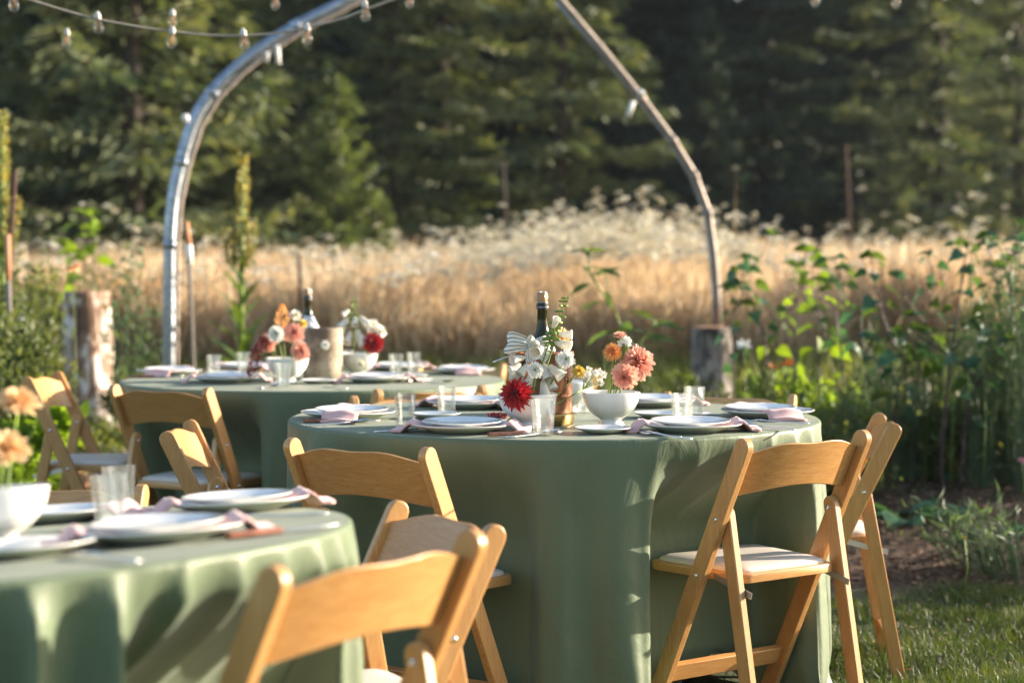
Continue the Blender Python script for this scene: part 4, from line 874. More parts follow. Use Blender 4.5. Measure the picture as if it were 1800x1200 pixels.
5,0,-1,-3,-4,8,-11,-1,6,-6,4,-5,0,4,1,-1,-183,-7,3,-1,-3,-1,-1,9,-3,2,9,-1,4,1,1,0,-3,3,-2,1,4,1,-2,4,0,-9,1,0,-3,0,-2,11,-1,1,15,0,4,8,3,2,-4,1,0,-9,
1,-3,-5,4,-1,-3,4,-3,-5,1,0,-4,-3,3,6,-4,2,11,1,2,5,2,0,-6,-3,-3,-6,-10,-3,-6,-10,-1,-5,-5,2,0,4,0,5,9,-1,3,3,0,0,-8,2,-2,-9,0,-3,1,-4,4,10,-1,4,7,1,
-4,0,0,-7,-6,-1,-4,-2,-1,-3,7,2,-1,13,6,2,15,2,0,7,-1,-2,0,1,-4,4,2,-8,9,3,-2,0,-2,5,-10,-3,-1,-1,3,-5,23,12,1,23,12,-4,1,1,-13,2,2,-15,17,13,-7,1,3,4,
-21,-12,4,-16,-10,5,-10,-6,8,-7,-6,-7,-5,-2,-20,-2,5,-3,-5,0,25,-9,-8,24,-7,-7,11,-6,-3,9,-5,-2,-2,-7,1,-3,-9,-1,12,-2,-3,12,2,-1,-2,1,1,-2,1,0,6,1,-1,
-3,1,0,-10,5,1,2,0,4,7,-4,1,-4,-2,-2,-8,-1,0,-3,-1,0,6,-1,0,-3,-2,-2,-11,-2,0,0,3,3,8,15,3,3,10,2,4,-1,-1,11,9,1,5,13,-1,-13,-4,-1,-18,-8,1,-4,-5,0,9,
-7,-1,7,-5,-2,6,-3,-1,4,-4,-3,-4,-9,0,-6,-9,1,0,2,1,3,7,0,-2,-1,-1,-6,-7,2,-2,-4,0,1,4,-5,1,5,-1,-1,-2,1,0,4,0,3,6,0,2,-2,-1,3,-9,2,4,-8,4,1,-1,1,-5,7,
-2,-3,7,0,1,-4,1,2,-14,0,3,-13,0,7,-1,0,6,2,2,6,-3,4,7,-4,3,8,-3,3,6,-4,0,-1,-4,-3,0,-7,2,4,-5,8,5,3,2,2,10,-3,-4,11,-4,-12,8,-7,-13,1,-6,-8,3,-1,0,5,
0,0,9,0,-3,10,-1,-6,6,-1,-7,5,3,-3,1,-1,6,-8,-3,5,-9,-2,-4,-2,0,0,-3,-186,-6,6,1,-1,0,3,6,-3,4,10,-4,1,2,0,-3,-2,3,-1,-1,7,1,-2,6,1,-6,-1,0,-4,-1,0,5,
-2,-2,15,0,1,12,5,3,-1,2,-1,-8,0,-3,-6,4,-1,-3,8,3,-5,7,1,-6,-2,-2,1,-8,0,11,-4,1,4,-1,1,-6,-4,-1,-6,-6,-1,-2,-11,1,-4,-6,0,-2,2,-1,5,7,1,4,3,-2,1,-8,
1,0,-7,4,0,3,-2,6,9,-5,2,7,-2,-7,0,-1,-10,-4,0,-6,-2,3,-3,4,5,0,12,2,2,17,0,1,10,1,-2,0,1,-3,8,2,-3,8,4,1,-4,-1,4,-10,-6,-4,7,5,-6,26,14,-1,18,8,-9,4,
3,-14,13,14,-7,5,9,-3,-19,-13,-4,-15,-13,4,-9,-6,13,-11,-7,0,-10,-4,-20,-1,6,-15,-2,5,15,-10,-6,28,-9,-12,16,-5,-5,12,-5,-1,3,-7,-2,-5,-8,0,0,-6,4,13,
-1,-2,10,0,-5,-2,1,-2,0,2,-1,3,2,2,-7,5,2,-6,3,5,7,-1,1,6,-3,-3,-4,-4,-2,-10,-2,1,-1,0,0,3,0,1,-5,-2,0,-9,-2,-2,1,8,1,7,16,4,4,7,-1,7,0,-2,10,16,5,-4,
8,5,-20,-9,-3,-14,-8,-4,9,-5,-2,11,-7,-1,6,-7,0,7,-4,-1,1,-6,0,-5,-10,0,-5,-6,1,0,0,-1,0,5,0,-1,0,-1,-5,-6,1,-3,-4,3,1,5,-1,-1,2,-5,-1,0,-2,1,5,0,3,6,
-1,5,-2,3,3,-9,4,5,-7,3,3,-4,-3,-4,6,-1,-5,8,0,1,-1,0,0,-12,2,1,-15,1,6,-4,-1,7,0,1,7,-4,3,7,-5,2,8,-1,0,5,0,2,1,-5,2,4,-10,6,4,-6,1,2,6,-1,0,12,-2,-8,
13,-6,-15,5,-5,-11,-1,-2,-2,2,0,3,9,0,-2,9,-1,-7,9,-1,-4,8,-1,-7,4,0,-2,0,4,4,-8,-2,4,-9,-5,-3,-2,-2,0,-1,-179,-3,2,1,-2,0,2,7,-3,0,8,-3,-3,1,-1,-2,-2,
3,1,1,7,1,-3,3,-1,-8,0,0,-3,0,2,5,0,-2,13,0,-1,13,5,0,3,4,1,-4,-1,1,-5,6,0,-8,11,2,-6,10,1,-7,4,1,-2,-8,-2,10,-11,-3,5,-7,-2,-5,-6,1,-5,-7,2,0,-8,0,-6,
-4,-2,-8,3,2,3,5,0,10,-2,-1,6,-9,-1,0,-4,2,4,8,5,7,7,1,-4,2,-3,-11,2,-3,-7,-1,2,-4,-2,2,-4,4,0,-3,9,-3,-1,13,0,3,13,3,4,10,4,1,13,5,-5,3,0,-1,-12,-4,4,
-7,-1,-8,14,3,-7,25,11,-4,14,9,-7,12,15,-10,11,14,-11,-10,-7,-6,-17,-12,1,-14,-8,10,-13,-11,7,-10,-10,-12,-4,3,-21,1,11,3,-6,0,27,-10,-13,20,-9,-9,5,
-10,-2,5,-6,-1,5,-4,-2,-6,-6,0,3,-2,3,19,0,2,9,0,1,-4,-1,-3,1,2,0,4,0,1,-8,1,3,-3,6,-1,6,3,-4,4,-4,-3,-6,-4,2,-7,-1,0,1,1,-1,3,-1,-1,-8,-3,2,-9,1,0,1,
8,-1,5,16,0,3,8,1,9,4,3,12,16,7,-8,8,5,-28,-11,-4,-7,-11,-4,19,-6,-6,13,-9,-4,4,-7,0,3,-6,1,-1,-7,2,-6,-8,0,-2,-6,-2,0,1,1,1,4,1,-1,-3,-1,-4,-7,0,-5,
-2,2,0,4,3,-3,0,1,-6,-2,-2,4,9,-2,7,7,1,4,-2,2,4,-6,0,8,-8,-3,5,-6,-1,-6,4,0,-7,8,0,-2,2,1,-3,-8,2,0,-13,1,8,-10,0,10,-5,-3,6,-6,1,7,-5,3,7,1,3,8,5,2,
5,0,3,2,-13,6,3,-8,2,3,7,-4,-3,13,-6,-11,13,-6,-14,3,-2,-10,-4,0,2,4,0,2,10,-2,-5,10,-1,-7,8,-1,-7,7,0,-4,7,-1,-2,-2,3,3,-9,3,3,-7,0,-2,0,-3,-3,1,-172,
-6,5,0,2,-1,-3,10,-8,-4,8,-2,-1,1,-1,0,3,3,-1,-2,5,0,-10,-1,4,-6,-11,4,0,-2,0,5,8,-5,9,8,-2,12,7,3,4,3,1,4,5,0,2,9,1,-11,8,-1,-12,13,2,-13,10,4,-11,-7,
1,9,-18,-5,15,-13,-3,-1,-10,-2,-2,-13,-1,-2,-6,3,-6,2,1,-5,4,-2,4,2,-1,11,-5,0,6,-9,0,-2,3,0,3,9,2,9,4,6,-4,-1,0,-13,1,-1,-11,2,-2,-4,3,-1,3,7,-3,-7,4,
-1,-14,9,4,-3,17,5,12,15,2,10,14,5,-1,0,0,8,-15,-5,7,-2,0,-18,18,7,-18,16,10,-9,10,10,-3,5,12,4,-14,8,3,-22,1,0,-11,-4,-3,-1,-11,-12,6,-13,-15,0,-2,
-12,0,4,-3,-3,-2,19,-8,-12,30,-7,-11,16,-4,-4,3,-6,-1,0,-8,-2,-20,-4,5,-16,0,6,30,6,-1,32,8,0,-3,-12,-2,-5,-12,-2,9,-3,1,1,-3,-1,-8,2,-3,0,13,-1,11,10,
1,-1,-9,-2,-14,-10,-2,-8,3,1,4,-2,0,1,-3,-1,-11,-2,-1,-7,1,0,5,11,2,2,14,3,3,4,2,10,16,5,-3,28,12,-22,5,4,-18,-21,-8,14,-17,-11,24,-6,-3,10,-5,-1,2,
-13,-2,1,-11,-3,-2,-7,-1,-3,-5,1,2,-7,2,-2,-1,1,-2,3,-2,2,0,-1,-5,-7,-1,-9,-4,1,-3,3,1,-3,4,4,-6,6,4,4,8,0,11,-1,-2,4,-7,-3,6,0,-3,10,-4,-1,0,-9,2,-10,
-2,0,-6,4,0,-14,-5,4,-16,-5,5,9,-2,-3,21,-9,-5,14,-11,2,11,-6,5,7,-5,5,3,2,0,4,20,6,8,35,28,-3,25,15,-1,-27,-21,9,-43,-20,-2,-4,-7,-15,13,-8,-10,4,-5,
-5,1,1,-1,6,2,1,7,0,-8,5,-3,-11,5,-3,-5,9,-1,1,5,1,-1,-3,-1,1,-12,3,7,-3,3,-1,5,1,2,-1,-128,-3,10,0,4,-3,-3,3,-4,-2,-2,-12,3,7,-11,0,12,9,-4,-6,5,-3,
-17,-15,5,-7,-10,11,5,1,-1,-1,13,-8,-2,20,-3,13,6,0,14,-3,6,6,7,5,-6,1,-5,-18,-2,-5,-7,16,7,-1,29,8,-10,1,0,0,-24,-7,14,-15,-7,9,-12,-3,-2,-14,-1,-8,
-4,2,-2,5,2,16,5,0,14,-13,5,-11,-15,2,-8,11,-6,2,23,-6,5,12,1,10,-14,3,-1,-24,2,-10,-2,-2,-12,35,4,-18,23,7,-22,-22,-1,-6,-17,-6,5,11,-1,1,18,2,9,8,-2,
10,0,-3,5,5,1,1,-2,2,-1,1,5,5,17,13,-8,0,1,-14,-45,6,15,-48,38,35,-5,60,23,13,39,13,-3,-7,14,-4,-32,2,5,-32,-27,18,-30,-43,27,-27,-28,23,-23,0,5,-13,
12,-3,-3,8,-3,-1,5,-4,-3,-15,-5,4,-18,-7,9,22,-4,3,26,0,-2,-15,-7,-2,-19,-6,-4,14,0,-3,16,-3,-1,-5,-10,1,3,-11,4,6,-5,4,-12,5,-2,-4,21,-3,4,22,-2,4,4,
-2,4,-6,-1,-8,0,5,-15,5,1,-1,0,-2,2,10,-1,3,10,7,6,1,9,-9,13,9,-14,17,4,-8,-7,-6,2,-15,-12,23,-5,-8,28,3,0,12,2,4,0,-16,-1,-3,-30,1,6,-11,2,4,3,-2,-1,
3,4,-1,1,5,-17,-3,-6,-15,-6,-9,6,0,0,17,-8,6,3,-8,2,-1,9,-2,-8,18,3,-29,21,-2,-13,0,-7,13,-18,-6,9,-12,2,-6,-9,7,-4,-4,-2,8,-1,-5,7,0,4,-2,8,10,-16,3,
-1,-12,-1,-5,6,-14,1,14,-36,13,8,-15,6,2,33,-5,-8,43,10,2,21,26,30,10,26,23,22,26,-10,20,0,-13,-26,-47,2,-50,-49,1,-19,-14,-3,12,2,-3,17,8,-2,-8,9,-9,
-21,-4,-27,-1,-12,-19,10,-4,1,6,3,4,-11,6,4,-30,13,-4,-4,9,-1,18,-7,21,15,-12,74,13,-49,-20,-33,8,-24,-40,6,-16,-18,-2,-3,5,-2,22,27,-5,29,28,2,-12,
-10,5,-37,-22,-7,-13,4,-18,5,9,-6,10,2,9,6,0,4,-5,0,3,-13,14,3,-15,12,10,-7,-3,32,9,-4,31,8,0,-4,1,2,-37,2,14,-38,-7,16,-10,-11,5,8,-3,-1,6,1,-4,4,6,
-2,0,31,2,-3,18,9,-1,-31,6,3,-1,-18,7,36,-4,2,1,34,-9,-27,16,-9,-21,-14,-1,0,-2,8,8,20,7,0,17,-1,-1,-2,-8,-5,-32,-11,-14,-49,-7,-16,-19,-7,-9,13,0,-8,
3,7,8,-9,-4,18,9,-15,6,17,-2,5,10,10,6,-4,8,14,-27,23,26,-21,37,15,-3,23,-3,3,-2,-16,17,-18,-27,27,-15,-26,16,-3,-10,4,0,3,3,-4,8,-1,-20,12,-8,-26,2,
-8,-14,-14,-12,3,-18,-17,14,-11,-13,16,15,-7,6,32,-1,-2,6,2,-2,-21,-4,6,-29,6,7,-16,18,-1,0,-2,1,1,-19,3,13,-12,-6,18,4,-6,1,8,3,-3,-12,-1,19,-8,2,38,
22,7,10,43,1,-16,45,6,-23,14,1,-28,-13,-4,-12,-6,0,8,5,-9,9,-20,-9,-6,-20,5,-9,12,6,13,-7,-5,25,-26,-3,26,0,3,12,15,0,0,12,1,0,9,0,-4,-3,1,-14,-21,-2,
6,-27,-2,27,-10,8,-14,8,0,-50,12,-6,-27,-12,-1,14,-24,4,51,13,3,38,20,-5,9,-16,-5,1,0,-2,0,20,-4,-14,-8,15,-46,-24,19,-44,-16,-7,-10,-5,-15,1,14,-4,-4,
17,5,23,-11,5,45,-13,-5,17,23,-11,-24,30,-6,-30,-10,9,-6,-34,16,4,-3,2,-4,36,7,-8,25,28,2,-2,18,4,-4,1,3,4,-9,6,17,-23,1,13,-20,-4,-5,-12,0,-21,-17,1,
-30,-12,3,-3,2,12,24,7,-5,2,4,-30,-25,2,-28,-15,10,-9,2,8,4,6,2,15,-6,-5,22,-11,-18,22,9,-14,40,15,5,40,21,15,], 2: [1395,0,1527,-1,60,0,-3,69,0,-4,56,1,-6,66,0,-13,64,-2,-23,55,1,-13,63,0,-18,63,0,-30,54,1,-19,54,-1,-34,59,-1,-29,58,0,-30,55,0,-42,50,1,-38,50,0,-35,
48,0,-41,47,-1,-45,45,0,-47,41,0,-48,34,0,-50,39,1,-50,42,0,-55,30,-1,-59,29,1,-58,34,0,-54,19,1,-54,30,-1,-63,18,0,-63,13,1,-55,23,-1,-65,13,0,-65,6,
1,-56,4,0,-69,3,0,-60,1,-1,-61,-1,0,-69,-3,0,-56,-5,0,-65,-5,0,-64,-13,0,-55,-23,0,-64,-13,0,-63,-19,0,-54,-29,2,-55,-19,0,-58,-35,-1,-59,-29,0,-54,
-30,-1,-51,-42,2,-48,-38,2,-48,-35,-2,-48,-40,0,-42,-45,1,-41,-46,0,-36,-48,0,-38,-50,-3,-42,-50,0,-30,-54,-1,-29,-59,1,-35,-59,0,-19,-55,1,-30,-53,0,
-18,-64,-1,-13,-63,-1,-23,-55,1,-13,-64,1,-6,-65,0,-4,-57,0,-3,-69,0,-1,-60,-1,1,-60,0,3,-69,0,4,-56,0,6,-65,0,13,-65,-1,23,-55,1,13,-63,-1,18,-63,0,
30,-54,2,19,-54,-1,34,-58,0,29,-59,-1,30,-54,0,42,-51,1,38,-50,0,35,-48,0,41,-47,-1,45,-45,0,47,-41,1,48,-35,0,49,-38,-1,51,-42,0,55,-30,1,58,-29,0,59,
-34,0,54,-19,1,54,-30,-1,63,-18,1,63,-13,0,55,-23,-1,64,-13,0,66,-6,0,56,-4,1,69,-3,0,60,-1,-1,61,1,0,69,3,0,56,4,0,65,6,0,65,13,-1,54,23,1,64,13,0,63,
19,0,54,29,1,55,20,0,58,34,-1,59,29,0,54,30,0,50,43,0,50,36,0,47,35,1,47,41,1,43,45,0,42,46,1,35,48,-3,38,49,1,42,51,-1,30,54,0,29,59,0,35,59,0,19,54,
1,30,54,-1,18,63,0,13,64,0,23,55,0,13,64,0,6,65,1,4,56,0,3,70,-1,86,0,7,1,7,0,-1,-1,-1,-6,6,-4,-10,5,-3,-2,-6,7,16,18,2,-9,-5,-6,-9,-2,3,15,15,-1,-18,
0,2,8,-2,-2,-3,4,4,-11,3,-1,10,4,-2,1,2,1,-9,1,1,-6,2,2,-3,2,0,-1,6,0,-2,10,-2,-2,-4,-4,-3,-9,1,-3,12,4,-3,4,-4,1,-9,3,-1,18,-3,-14,-15,3,1,9,-4,4,8,4,
-16,-15,-2,7,2,-5,-6,11,2,-7,6,3,1,0,1,-7,-1,1,-4,0,0,0,-2,-1,-6,-4,-3,-6,-12,-4,5,-1,1,-17,15,4,5,-8,-2,1,-7,-2,-15,13,0,0,-18,-1,0,9,0,-4,-3,2,-2,
-14,1,-6,15,-3,-5,3,0,7,-19,2,-3,1,0,-5,1,-2,4,-12,1,-15,6,-1,2,0,1,9,-5,0,-12,-4,3,-4,-4,-2,10,1,-1,-17,0,1,14,-15,-1,-10,3,1,-8,4,4,16,-18,-6,-2,6,
-1,-12,-6,4,-5,-6,3,-1,2,0,0,-6,1,0,-8,1,1,1,-1,6,-6,-3,10,-6,-3,3,7,6,-16,-17,2,8,4,-5,8,2,4,-13,-14,-4,17,-1,3,-9,0,-2,3,-2,5,12,-3,-3,-9,-3,-2,-1,
-1,1,9,-1,1,6,-2,2,3,-4,2,0,-6,-2,1,-9,-2,2,2,0,3,9,1,3,-12,1,4,-3,-4,-1,8,4,1,-18,-3,14,16,2,-1,-8,-6,-5,-8,6,17,15,-2,-6,-3,-5,5,-11,3,7,-5,2,-1,-1,
1,7,0,0,5,1,0,0,0,-1,6,5,-2,6,11,-4,-7,3,1,19,-15,4,-6,9,-3,0,7,-1,14,-13,1,0,17,-1,0,-9,1,4,4,1,3,13,-1,6,-16,-1,1,-3,3,-5,18,0,7,-1,-4,-1,3,0,-4,10,
1,18,-6,1,-1,-1,-2,-10,5,1,12,5,2,4,2,-2,-10,0,1,17,1,0,-14,14,0,11,-1,0,7,-6,3,-16,18,-4,2,-5,0,11,6,2,5,7,3,1,-3,2,35,0,-19,-2,2,0,-2,0,3,0,6,5,6,-4,
5,5,10,-6,-9,-7,-4,1,7,7,4,3,-2,-10,-7,0,8,8,-1,-5,5,2,0,-5,-3,5,-3,2,-9,3,2,-5,4,-3,3,4,-4,2,2,-2,1,0,0,-2,-4,2,-4,-2,4,-4,5,5,-3,9,-2,2,-5,-4,6,-1,2,
-5,7,-3,-7,-9,3,5,10,-2,-3,-5,4,-7,-1,-7,6,8,4,-8,-3,6,4,-7,-5,-6,0,-5,0,3,-2,-1,2,-1,-4,-2,1,1,-2,2,-6,-1,6,4,6,5,-9,4,-3,6,-7,-6,-7,1,2,-4,5,2,7,-9,
-3,-8,7,1,-5,-6,-1,4,0,-2,-1,10,1,1,-13,1,-2,-9,-6,-10,12,-5,1,-3,-5,2,-1,1,-3,9,4,11,-11,6,-6,-5,6,-9,-3,1,5,1,-3,1,5,1,-6,-4,2,7,-8,-2,-10,6,2,6,-4,
0,0,-6,-4,-8,6,7,4,-9,2,8,3,-6,-2,-5,-5,-2,0,-1,-2,-3,0,2,-1,-1,2,0,3,0,-6,6,-5,4,5,-5,-9,-7,8,6,-4,0,-6,8,-4,-4,-4,8,6,1,-7,-8,-2,5,-3,2,1,4,-4,-6,2,
6,9,-2,2,5,-4,-2,-2,-5,-3,-3,-1,-3,-1,1,-3,2,3,2,3,2,4,5,-5,2,3,-9,-1,-2,6,-4,-5,0,4,4,-6,-4,7,9,3,-5,-10,-1,3,4,5,8,0,-8,-8,-8,4,9,5,6,-4,6,-5,5,-1,
-5,0,-2,-2,2,-1,0,4,0,0,-1,4,2,6,0,4,-3,-6,6,9,-5,-2,-7,8,-6,7,-1,3,2,-4,1,-5,10,-3,8,-8,1,5,6,-1,-5,-1,-1,0,-9,2,-1,13,-2,3,8,-8,11,-11,-5,-3,2,0,3,
-2,1,2,-6,3,-12,11,6,5,6,5,10,1,1,-6,-1,-4,-1,-3,2,7,3,1,-8,8,-1,10,-6,1,-7,3,0,1,8,-3,8,-7,6,-5,9,3,-7,-4,-5,1,5,-5,3,1,-3,9,-1,-22,1,2,0,4,1,0,5,1,
-3,1,1,-5,-6,-1,-2,-2,1,3,2,1,0,0,1,-1,-2,2,1,2,1,-1,1,-2,4,-3,2,-1,0,3,-6,3,0,-1,1,-2,7,-3,0,7,-2,-1,2,-1,1,1,0,4,-3,2,3,-5,2,2,-6,0,-5,0,-4,-2,4,-4,
2,-1,2,-1,-2,-1,1,0,-1,0,0,0,1,1,-1,-1,2,0,2,-4,-1,4,0,-1,-2,5,0,-5,3,-2,-3,0,-2,-1,1,-1,2,0,-1,4,1,-1,5,-3,1,2,-5,1,-7,-2,-1,-4,2,0,0,-3,1,-1,-3,-3,
-2,1,0,1,-1,2,0,2,-2,-3,-3,-1,-2,-12,0,1,-3,2,2,11,0,-1,7,1,-2,2,-1,0,0,-4,2,-2,-2,1,-5,1,1,-4,2,1,3,-1,-2,7,-3,-3,1,0,2,-2,0,0,1,0,-2,-1,-1,1,1,2,-2,
3,-4,0,-3,-6,0,1,0,1,6,6,-1,3,3,-2,0,2,-1,-1,-2,-1,1,-3,-2,1,-5,0,-4,-2,0,-6,5,0,0,3,-2,4,-1,-1,-3,0,0,-1,0,-1,3,0,0,-1,1,1,1,1,-3,1,0,-5,-6,-4,0,1,-1,
2,7,2,2,6,3,0,2,2,0,-1,0,-3,-3,-1,-3,-6,-2,-1,-6,0,5,0,3,0,5,4,-2,-1,-1,1,-2,1,-1,1,0,-3,0,0,1,1,0,2,2,2,-2,-4,0,-5,0,1,3,6,1,5,3,1,3,-1,1,1,0,1,-1,1,
1,-4,0,1,-3,-4,0,0,-7,0,5,0,2,1,4,1,-2,-1,-1,1,-2,1,1,1,0,0,-2,-2,1,1,3,3,-3,0,2,-14,-3,-3,-5,-1,1,10,0,2,10,0,1,3,1,0,1,3,-1,-2,2,-2,-6,0,0,-7,-3,-1,
3,1,1,10,4,3,1,-1,-1,-2,1,-1,1,-1,2,-1,1,0,1,-1,0,2,3,2,-2,6,-1,0,0,0,7,-4,1,3,-4,1,1,0,0,-55,-1,0,1,-4,0,0,-3,2,3,2,-2,0,4,-2,0,-2,1,-2,-2,0,0,-1,-1,
0,0,0,1,3,2,1,5,3,-2,-1,-3,1,-5,-4,3,-5,-2,-3,0,2,-5,4,1,-2,3,2,1,2,1,-1,2,0,0,1,0,2,0,2,6,-2,-2,4,1,-6,-4,-1,-3,-2,-2,2,1,0,-2,0,1,-1,1,0,1,0,4,9,-1,
-1,4,1,-1,-9,0,-1,-3,-1,-1,5,-2,1,2,0,-1,1,0,-1,0,1,1,-4,2,-1,-3,2,0,5,1,3,6,-1,1,-4,-3,1,-5,-1,-2,-2,0,1,0,0,3,-4,2,2,-5,0,5,-3,3,8,-8,11,5,-7,2,2,-2,
-8,6,-1,-2,5,-3,2,2,-3,-1,-4,5,-2,-6,11,3,-8,7,1,-10,8,-3,-6,8,-6,-1,3,-2,-1,-2,2,-2,3,0,1,1,-1,5,-4,0,-1,-1,-1,-5,0,3,-5,4,1,3,3,-2,4,-2,-3,0,-1,-2,
-1,-1,1,0,0,1,-2,0,0,1,0,3,6,2,2,-1,0,-1,-3,0,-3,3,1,1,4,0,1,-4,-3,-1,-4,2,0,6,1,-1,0,-1,1,-2,2,3,3,1,-2,0,-3,-3,-8,-2,-2,-6,0,-1,0,2,-1,2,2,-1,-1,-3,
1,2,-1,5,2,2,3,0,5,-2,0,5,-2,2,0,2,-2,-4,-1,-2,-2,1,0,1,1,0,-3,-1,-1,-5,2,0,8,0,1,2,-2,1,-5,-2,0,-2,-1,1,0,1,-1,1,0,0,4,1,0,2,1,0,-4,1,-1,0,0,1,-1,-1,
1,-6,1,1,0,0,0,2,0,0,-1,1,-1,4,-2,-11,12,4,-14,16,13,-4,11,7,-2,-1,-6,-5,-1,-7,-6,4,0,-1,2,-3,5,-8,-3,5,-10,4,5,-6,5,8,-6,-4,7,-8,-9,4,-5,-2,6,-2,2,-3,
-1,0,-4,2,-1,1,2,0,6,-1,-1,5,-1,2,-5,-2,2,-3,-1,-1,2,0,-2,2,0,-2,2,-2,-79,-2,2,-2,-5,1,-2,-1,-3,-2,9,0,4,5,2,4,1,1,-2,-4,1,-2,-10,-4,3,-6,-2,-2,8,4,1,
10,3,-1,0,0,-3,-8,0,3,3,5,6,10,2,2,1,-1,-2,-2,1,-2,2,6,2,2,3,3,-1,-2,0,-2,-5,-2,-2,-6,-5,-4,-4,-5,-2,-2,2,-1,2,1,-1,1,1,-4,-11,1,-1,-5,-2,2,10,1,3,8,2,
-1,-5,-4,-2,-8,-4,1,3,2,0,7,2,-3,-1,1,0,-5,1,3,-13,-2,4,0,-2,0,16,3,-2,11,4,0,-3,-3,0,-6,-1,1,-3,1,1,-5,0,3,-6,2,8,-9,4,8,-12,6,-1,-1,6,-8,16,-1,-4,13,
-4,1,-3,-2,2,-4,2,0,-3,4,0,-5,1,3,-2,-1,8,1,1,-4,9,-9,-14,9,-10,-1,1,0,1,1,2,-8,6,-1,-3,0,0,5,-4,-2,5,-5,2,-1,0,3,-6,5,-5,-2,1,-4,4,1,1,5,-2,4,2,-1,1,
-4,-1,-1,-7,1,-3,1,0,-2,7,1,3,-2,0,5,-6,-1,-2,7,1,-1,4,3,1,-8,-2,-1,-2,-3,1,8,4,-1,5,3,-2,-4,-6,3,0,-5,4,-6,-1,2,-14,-4,1,-5,-2,0,5,3,-2,3,0,-1,-1,-3,
3,-2,0,-1,5,6,-5,4,4,-5,3,4,2,2,4,2,-2,-8,-1,-1,-3,1,4,9,-2,2,3,2,-2,-6,2,-1,-1,-5,1,7,-3,-2,-3,1,0,-6,4,2,1,0,1,5,0,-4,9,-3,0,-4,-2,2,-10,4,1,0,4,-1,
0,-2,4,-9,0,2,-5,2,1,5,-1,-7,10,4,-19,16,6,-10,11,3,8,-3,7,8,-12,5,-1,1,3,-1,4,5,4,-5,4,1,-5,2,-7,6,-9,-3,4,-11,3,-7,-6,7,-7,-6,8,-4,-6,9,-4,-1,3,-2,0,
-7,5,-2,-8,3,2,5,-2,-3,7,2,2,0,1,2,-7,2,-4,-8,0,-4,1,-4,2,7,-2,3,6,-2,-126,-7,2,2,-7,4,4,-2,-2,6,10,-5,-1,10,0,-6,-1,6,0,-3,2,2,-9,-4,-1,-3,-2,1,12,3,
-1,8,2,0,-9,1,3,-5,1,-2,12,4,-1,15,6,0,-1,0,0,-7,1,0,3,9,3,4,8,1,-5,-2,-2,-5,-10,0,-1,-17,2,-2,-8,-1,-4,7,-4,-3,6,0,-4,0,1,-5,-10,0,-2,-12,2,0,3,-2,2,
11,-1,1,-3,5,3,-9,2,2,3,-6,-3,9,-5,-3,1,-1,-2,-10,2,0,-10,6,4,0,6,8,15,-3,3,8,-6,-1,-5,0,-2,-3,1,-1,-2,0,1,-10,2,4,-9,0,10,-9,5,2,-8,5,-4,5,-3,-2,18,
-8,-4,14,-5,-1,-3,0,3,-12,3,4,-11,3,2,-6,1,-2,-3,1,2,3,3,2,16,2,-5,13,-3,-7,-1,-6,-5,2,-1,-7,6,2,-4,2,-1,4,-4,1,5,-6,-2,-5,-2,0,-12,6,7,-4,7,1,11,0,-6,
11,-3,-5,4,-2,-1,-7,0,1,-7,-3,4,4,3,5,6,6,0,-7,0,-6,-3,-4,0,7,1,2,4,2,-1,-6,-3,0,-3,-2,-2,6,2,1,4,-3,3,-3,-4,-1,-6,-2,-3,-10,-4,1,-18,-4,5,-3,-1,0,9,2,
-4,5,-2,-2,0,-7,0,3,4,4,2,15,1,5,7,-1,8,0,-3,2,0,-1,-1,-4,3,0,-4,-1,1,5,1,-1,2,-2,1,-4,-1,1,5,7,-2,9,1,-2,-4,-5,1,-9,-6,3,-1,-1,1,8,2,-2,4,5,-4,-6,6,
-3,-5,-3,2,0,-6,6,-6,1,3,-11,3,3,-3,0,1,7,0,-8,16,0,-13,13,2,2,2,3,10,-9,-3,5,-6,-5,8,-11,-1,11,-13,2,3,0,3,-19,11,-2,-27,15,1,-3,0,0,15,-15,0,7,-10,1,
5,4,1,8,5,-3,0,4,-2,-10,5,2,-4,3,-2,3,-1,2,7,2,-2,-3,3,0,-17,-1,7,-14,0,3,5,0,-6,18,-2,-7,7,-3,-137,-6,0,-1,-10,1,1,-1,1,-2,11,-2,-2,12,2,1,2,5,1,-8,1,
-1,-12,-5,-1,2,-2,1,12,2,3,6,5,-3,-3,1,-4,-4,2,2,6,7,5,12,3,4,0,3,-3,-4,3,-6,3,6,2,6,5,8,-3,1,3,-6,-11,-5,-4,-18,-6,-4,-8,-3,-5,5,2,-5,6,3,-5,1,-2,-1,
-9,-1,-3,-11,1,3,2,1,2,7,-2,0,-1,0,-1,-7,2,0,4,2,-1,7,0,-2,-1,0,0,-8,0,4,-10,1,4,2,-2,4,13,-2,2,7,-1,2,-5,2,-4,-5,-1,-2,-6,-1,4,-8,2,8,-12,6,10,-9,2,2,
-3,-3,-9,3,-2,-7,10,1,-1,15,-1,-1,2,-4,0,-8,-3,5,-8,2,4,-8,7,-2,-4,5,2,-8,3,5,-4,0,-2,20,-9,-10,18,-3,-7,3,1,-5,8,-3,-6,7,-2,1,-4,1,4,-7,2,-2,2,-1,-10,
5,0,-5,0,1,9,-1,2,10,-2,-1,6,0,0,-2,1,0,-10,0,1,2,1,-2,6,3,-2,-4,1,0,-2,-1,2,6,2,-1,1,-3,-1,-7,-1,1,-1,0,1,6,1,-2,4,1,-3,-4,-5,2,-4,-9,4,-14,-5,4,-14,
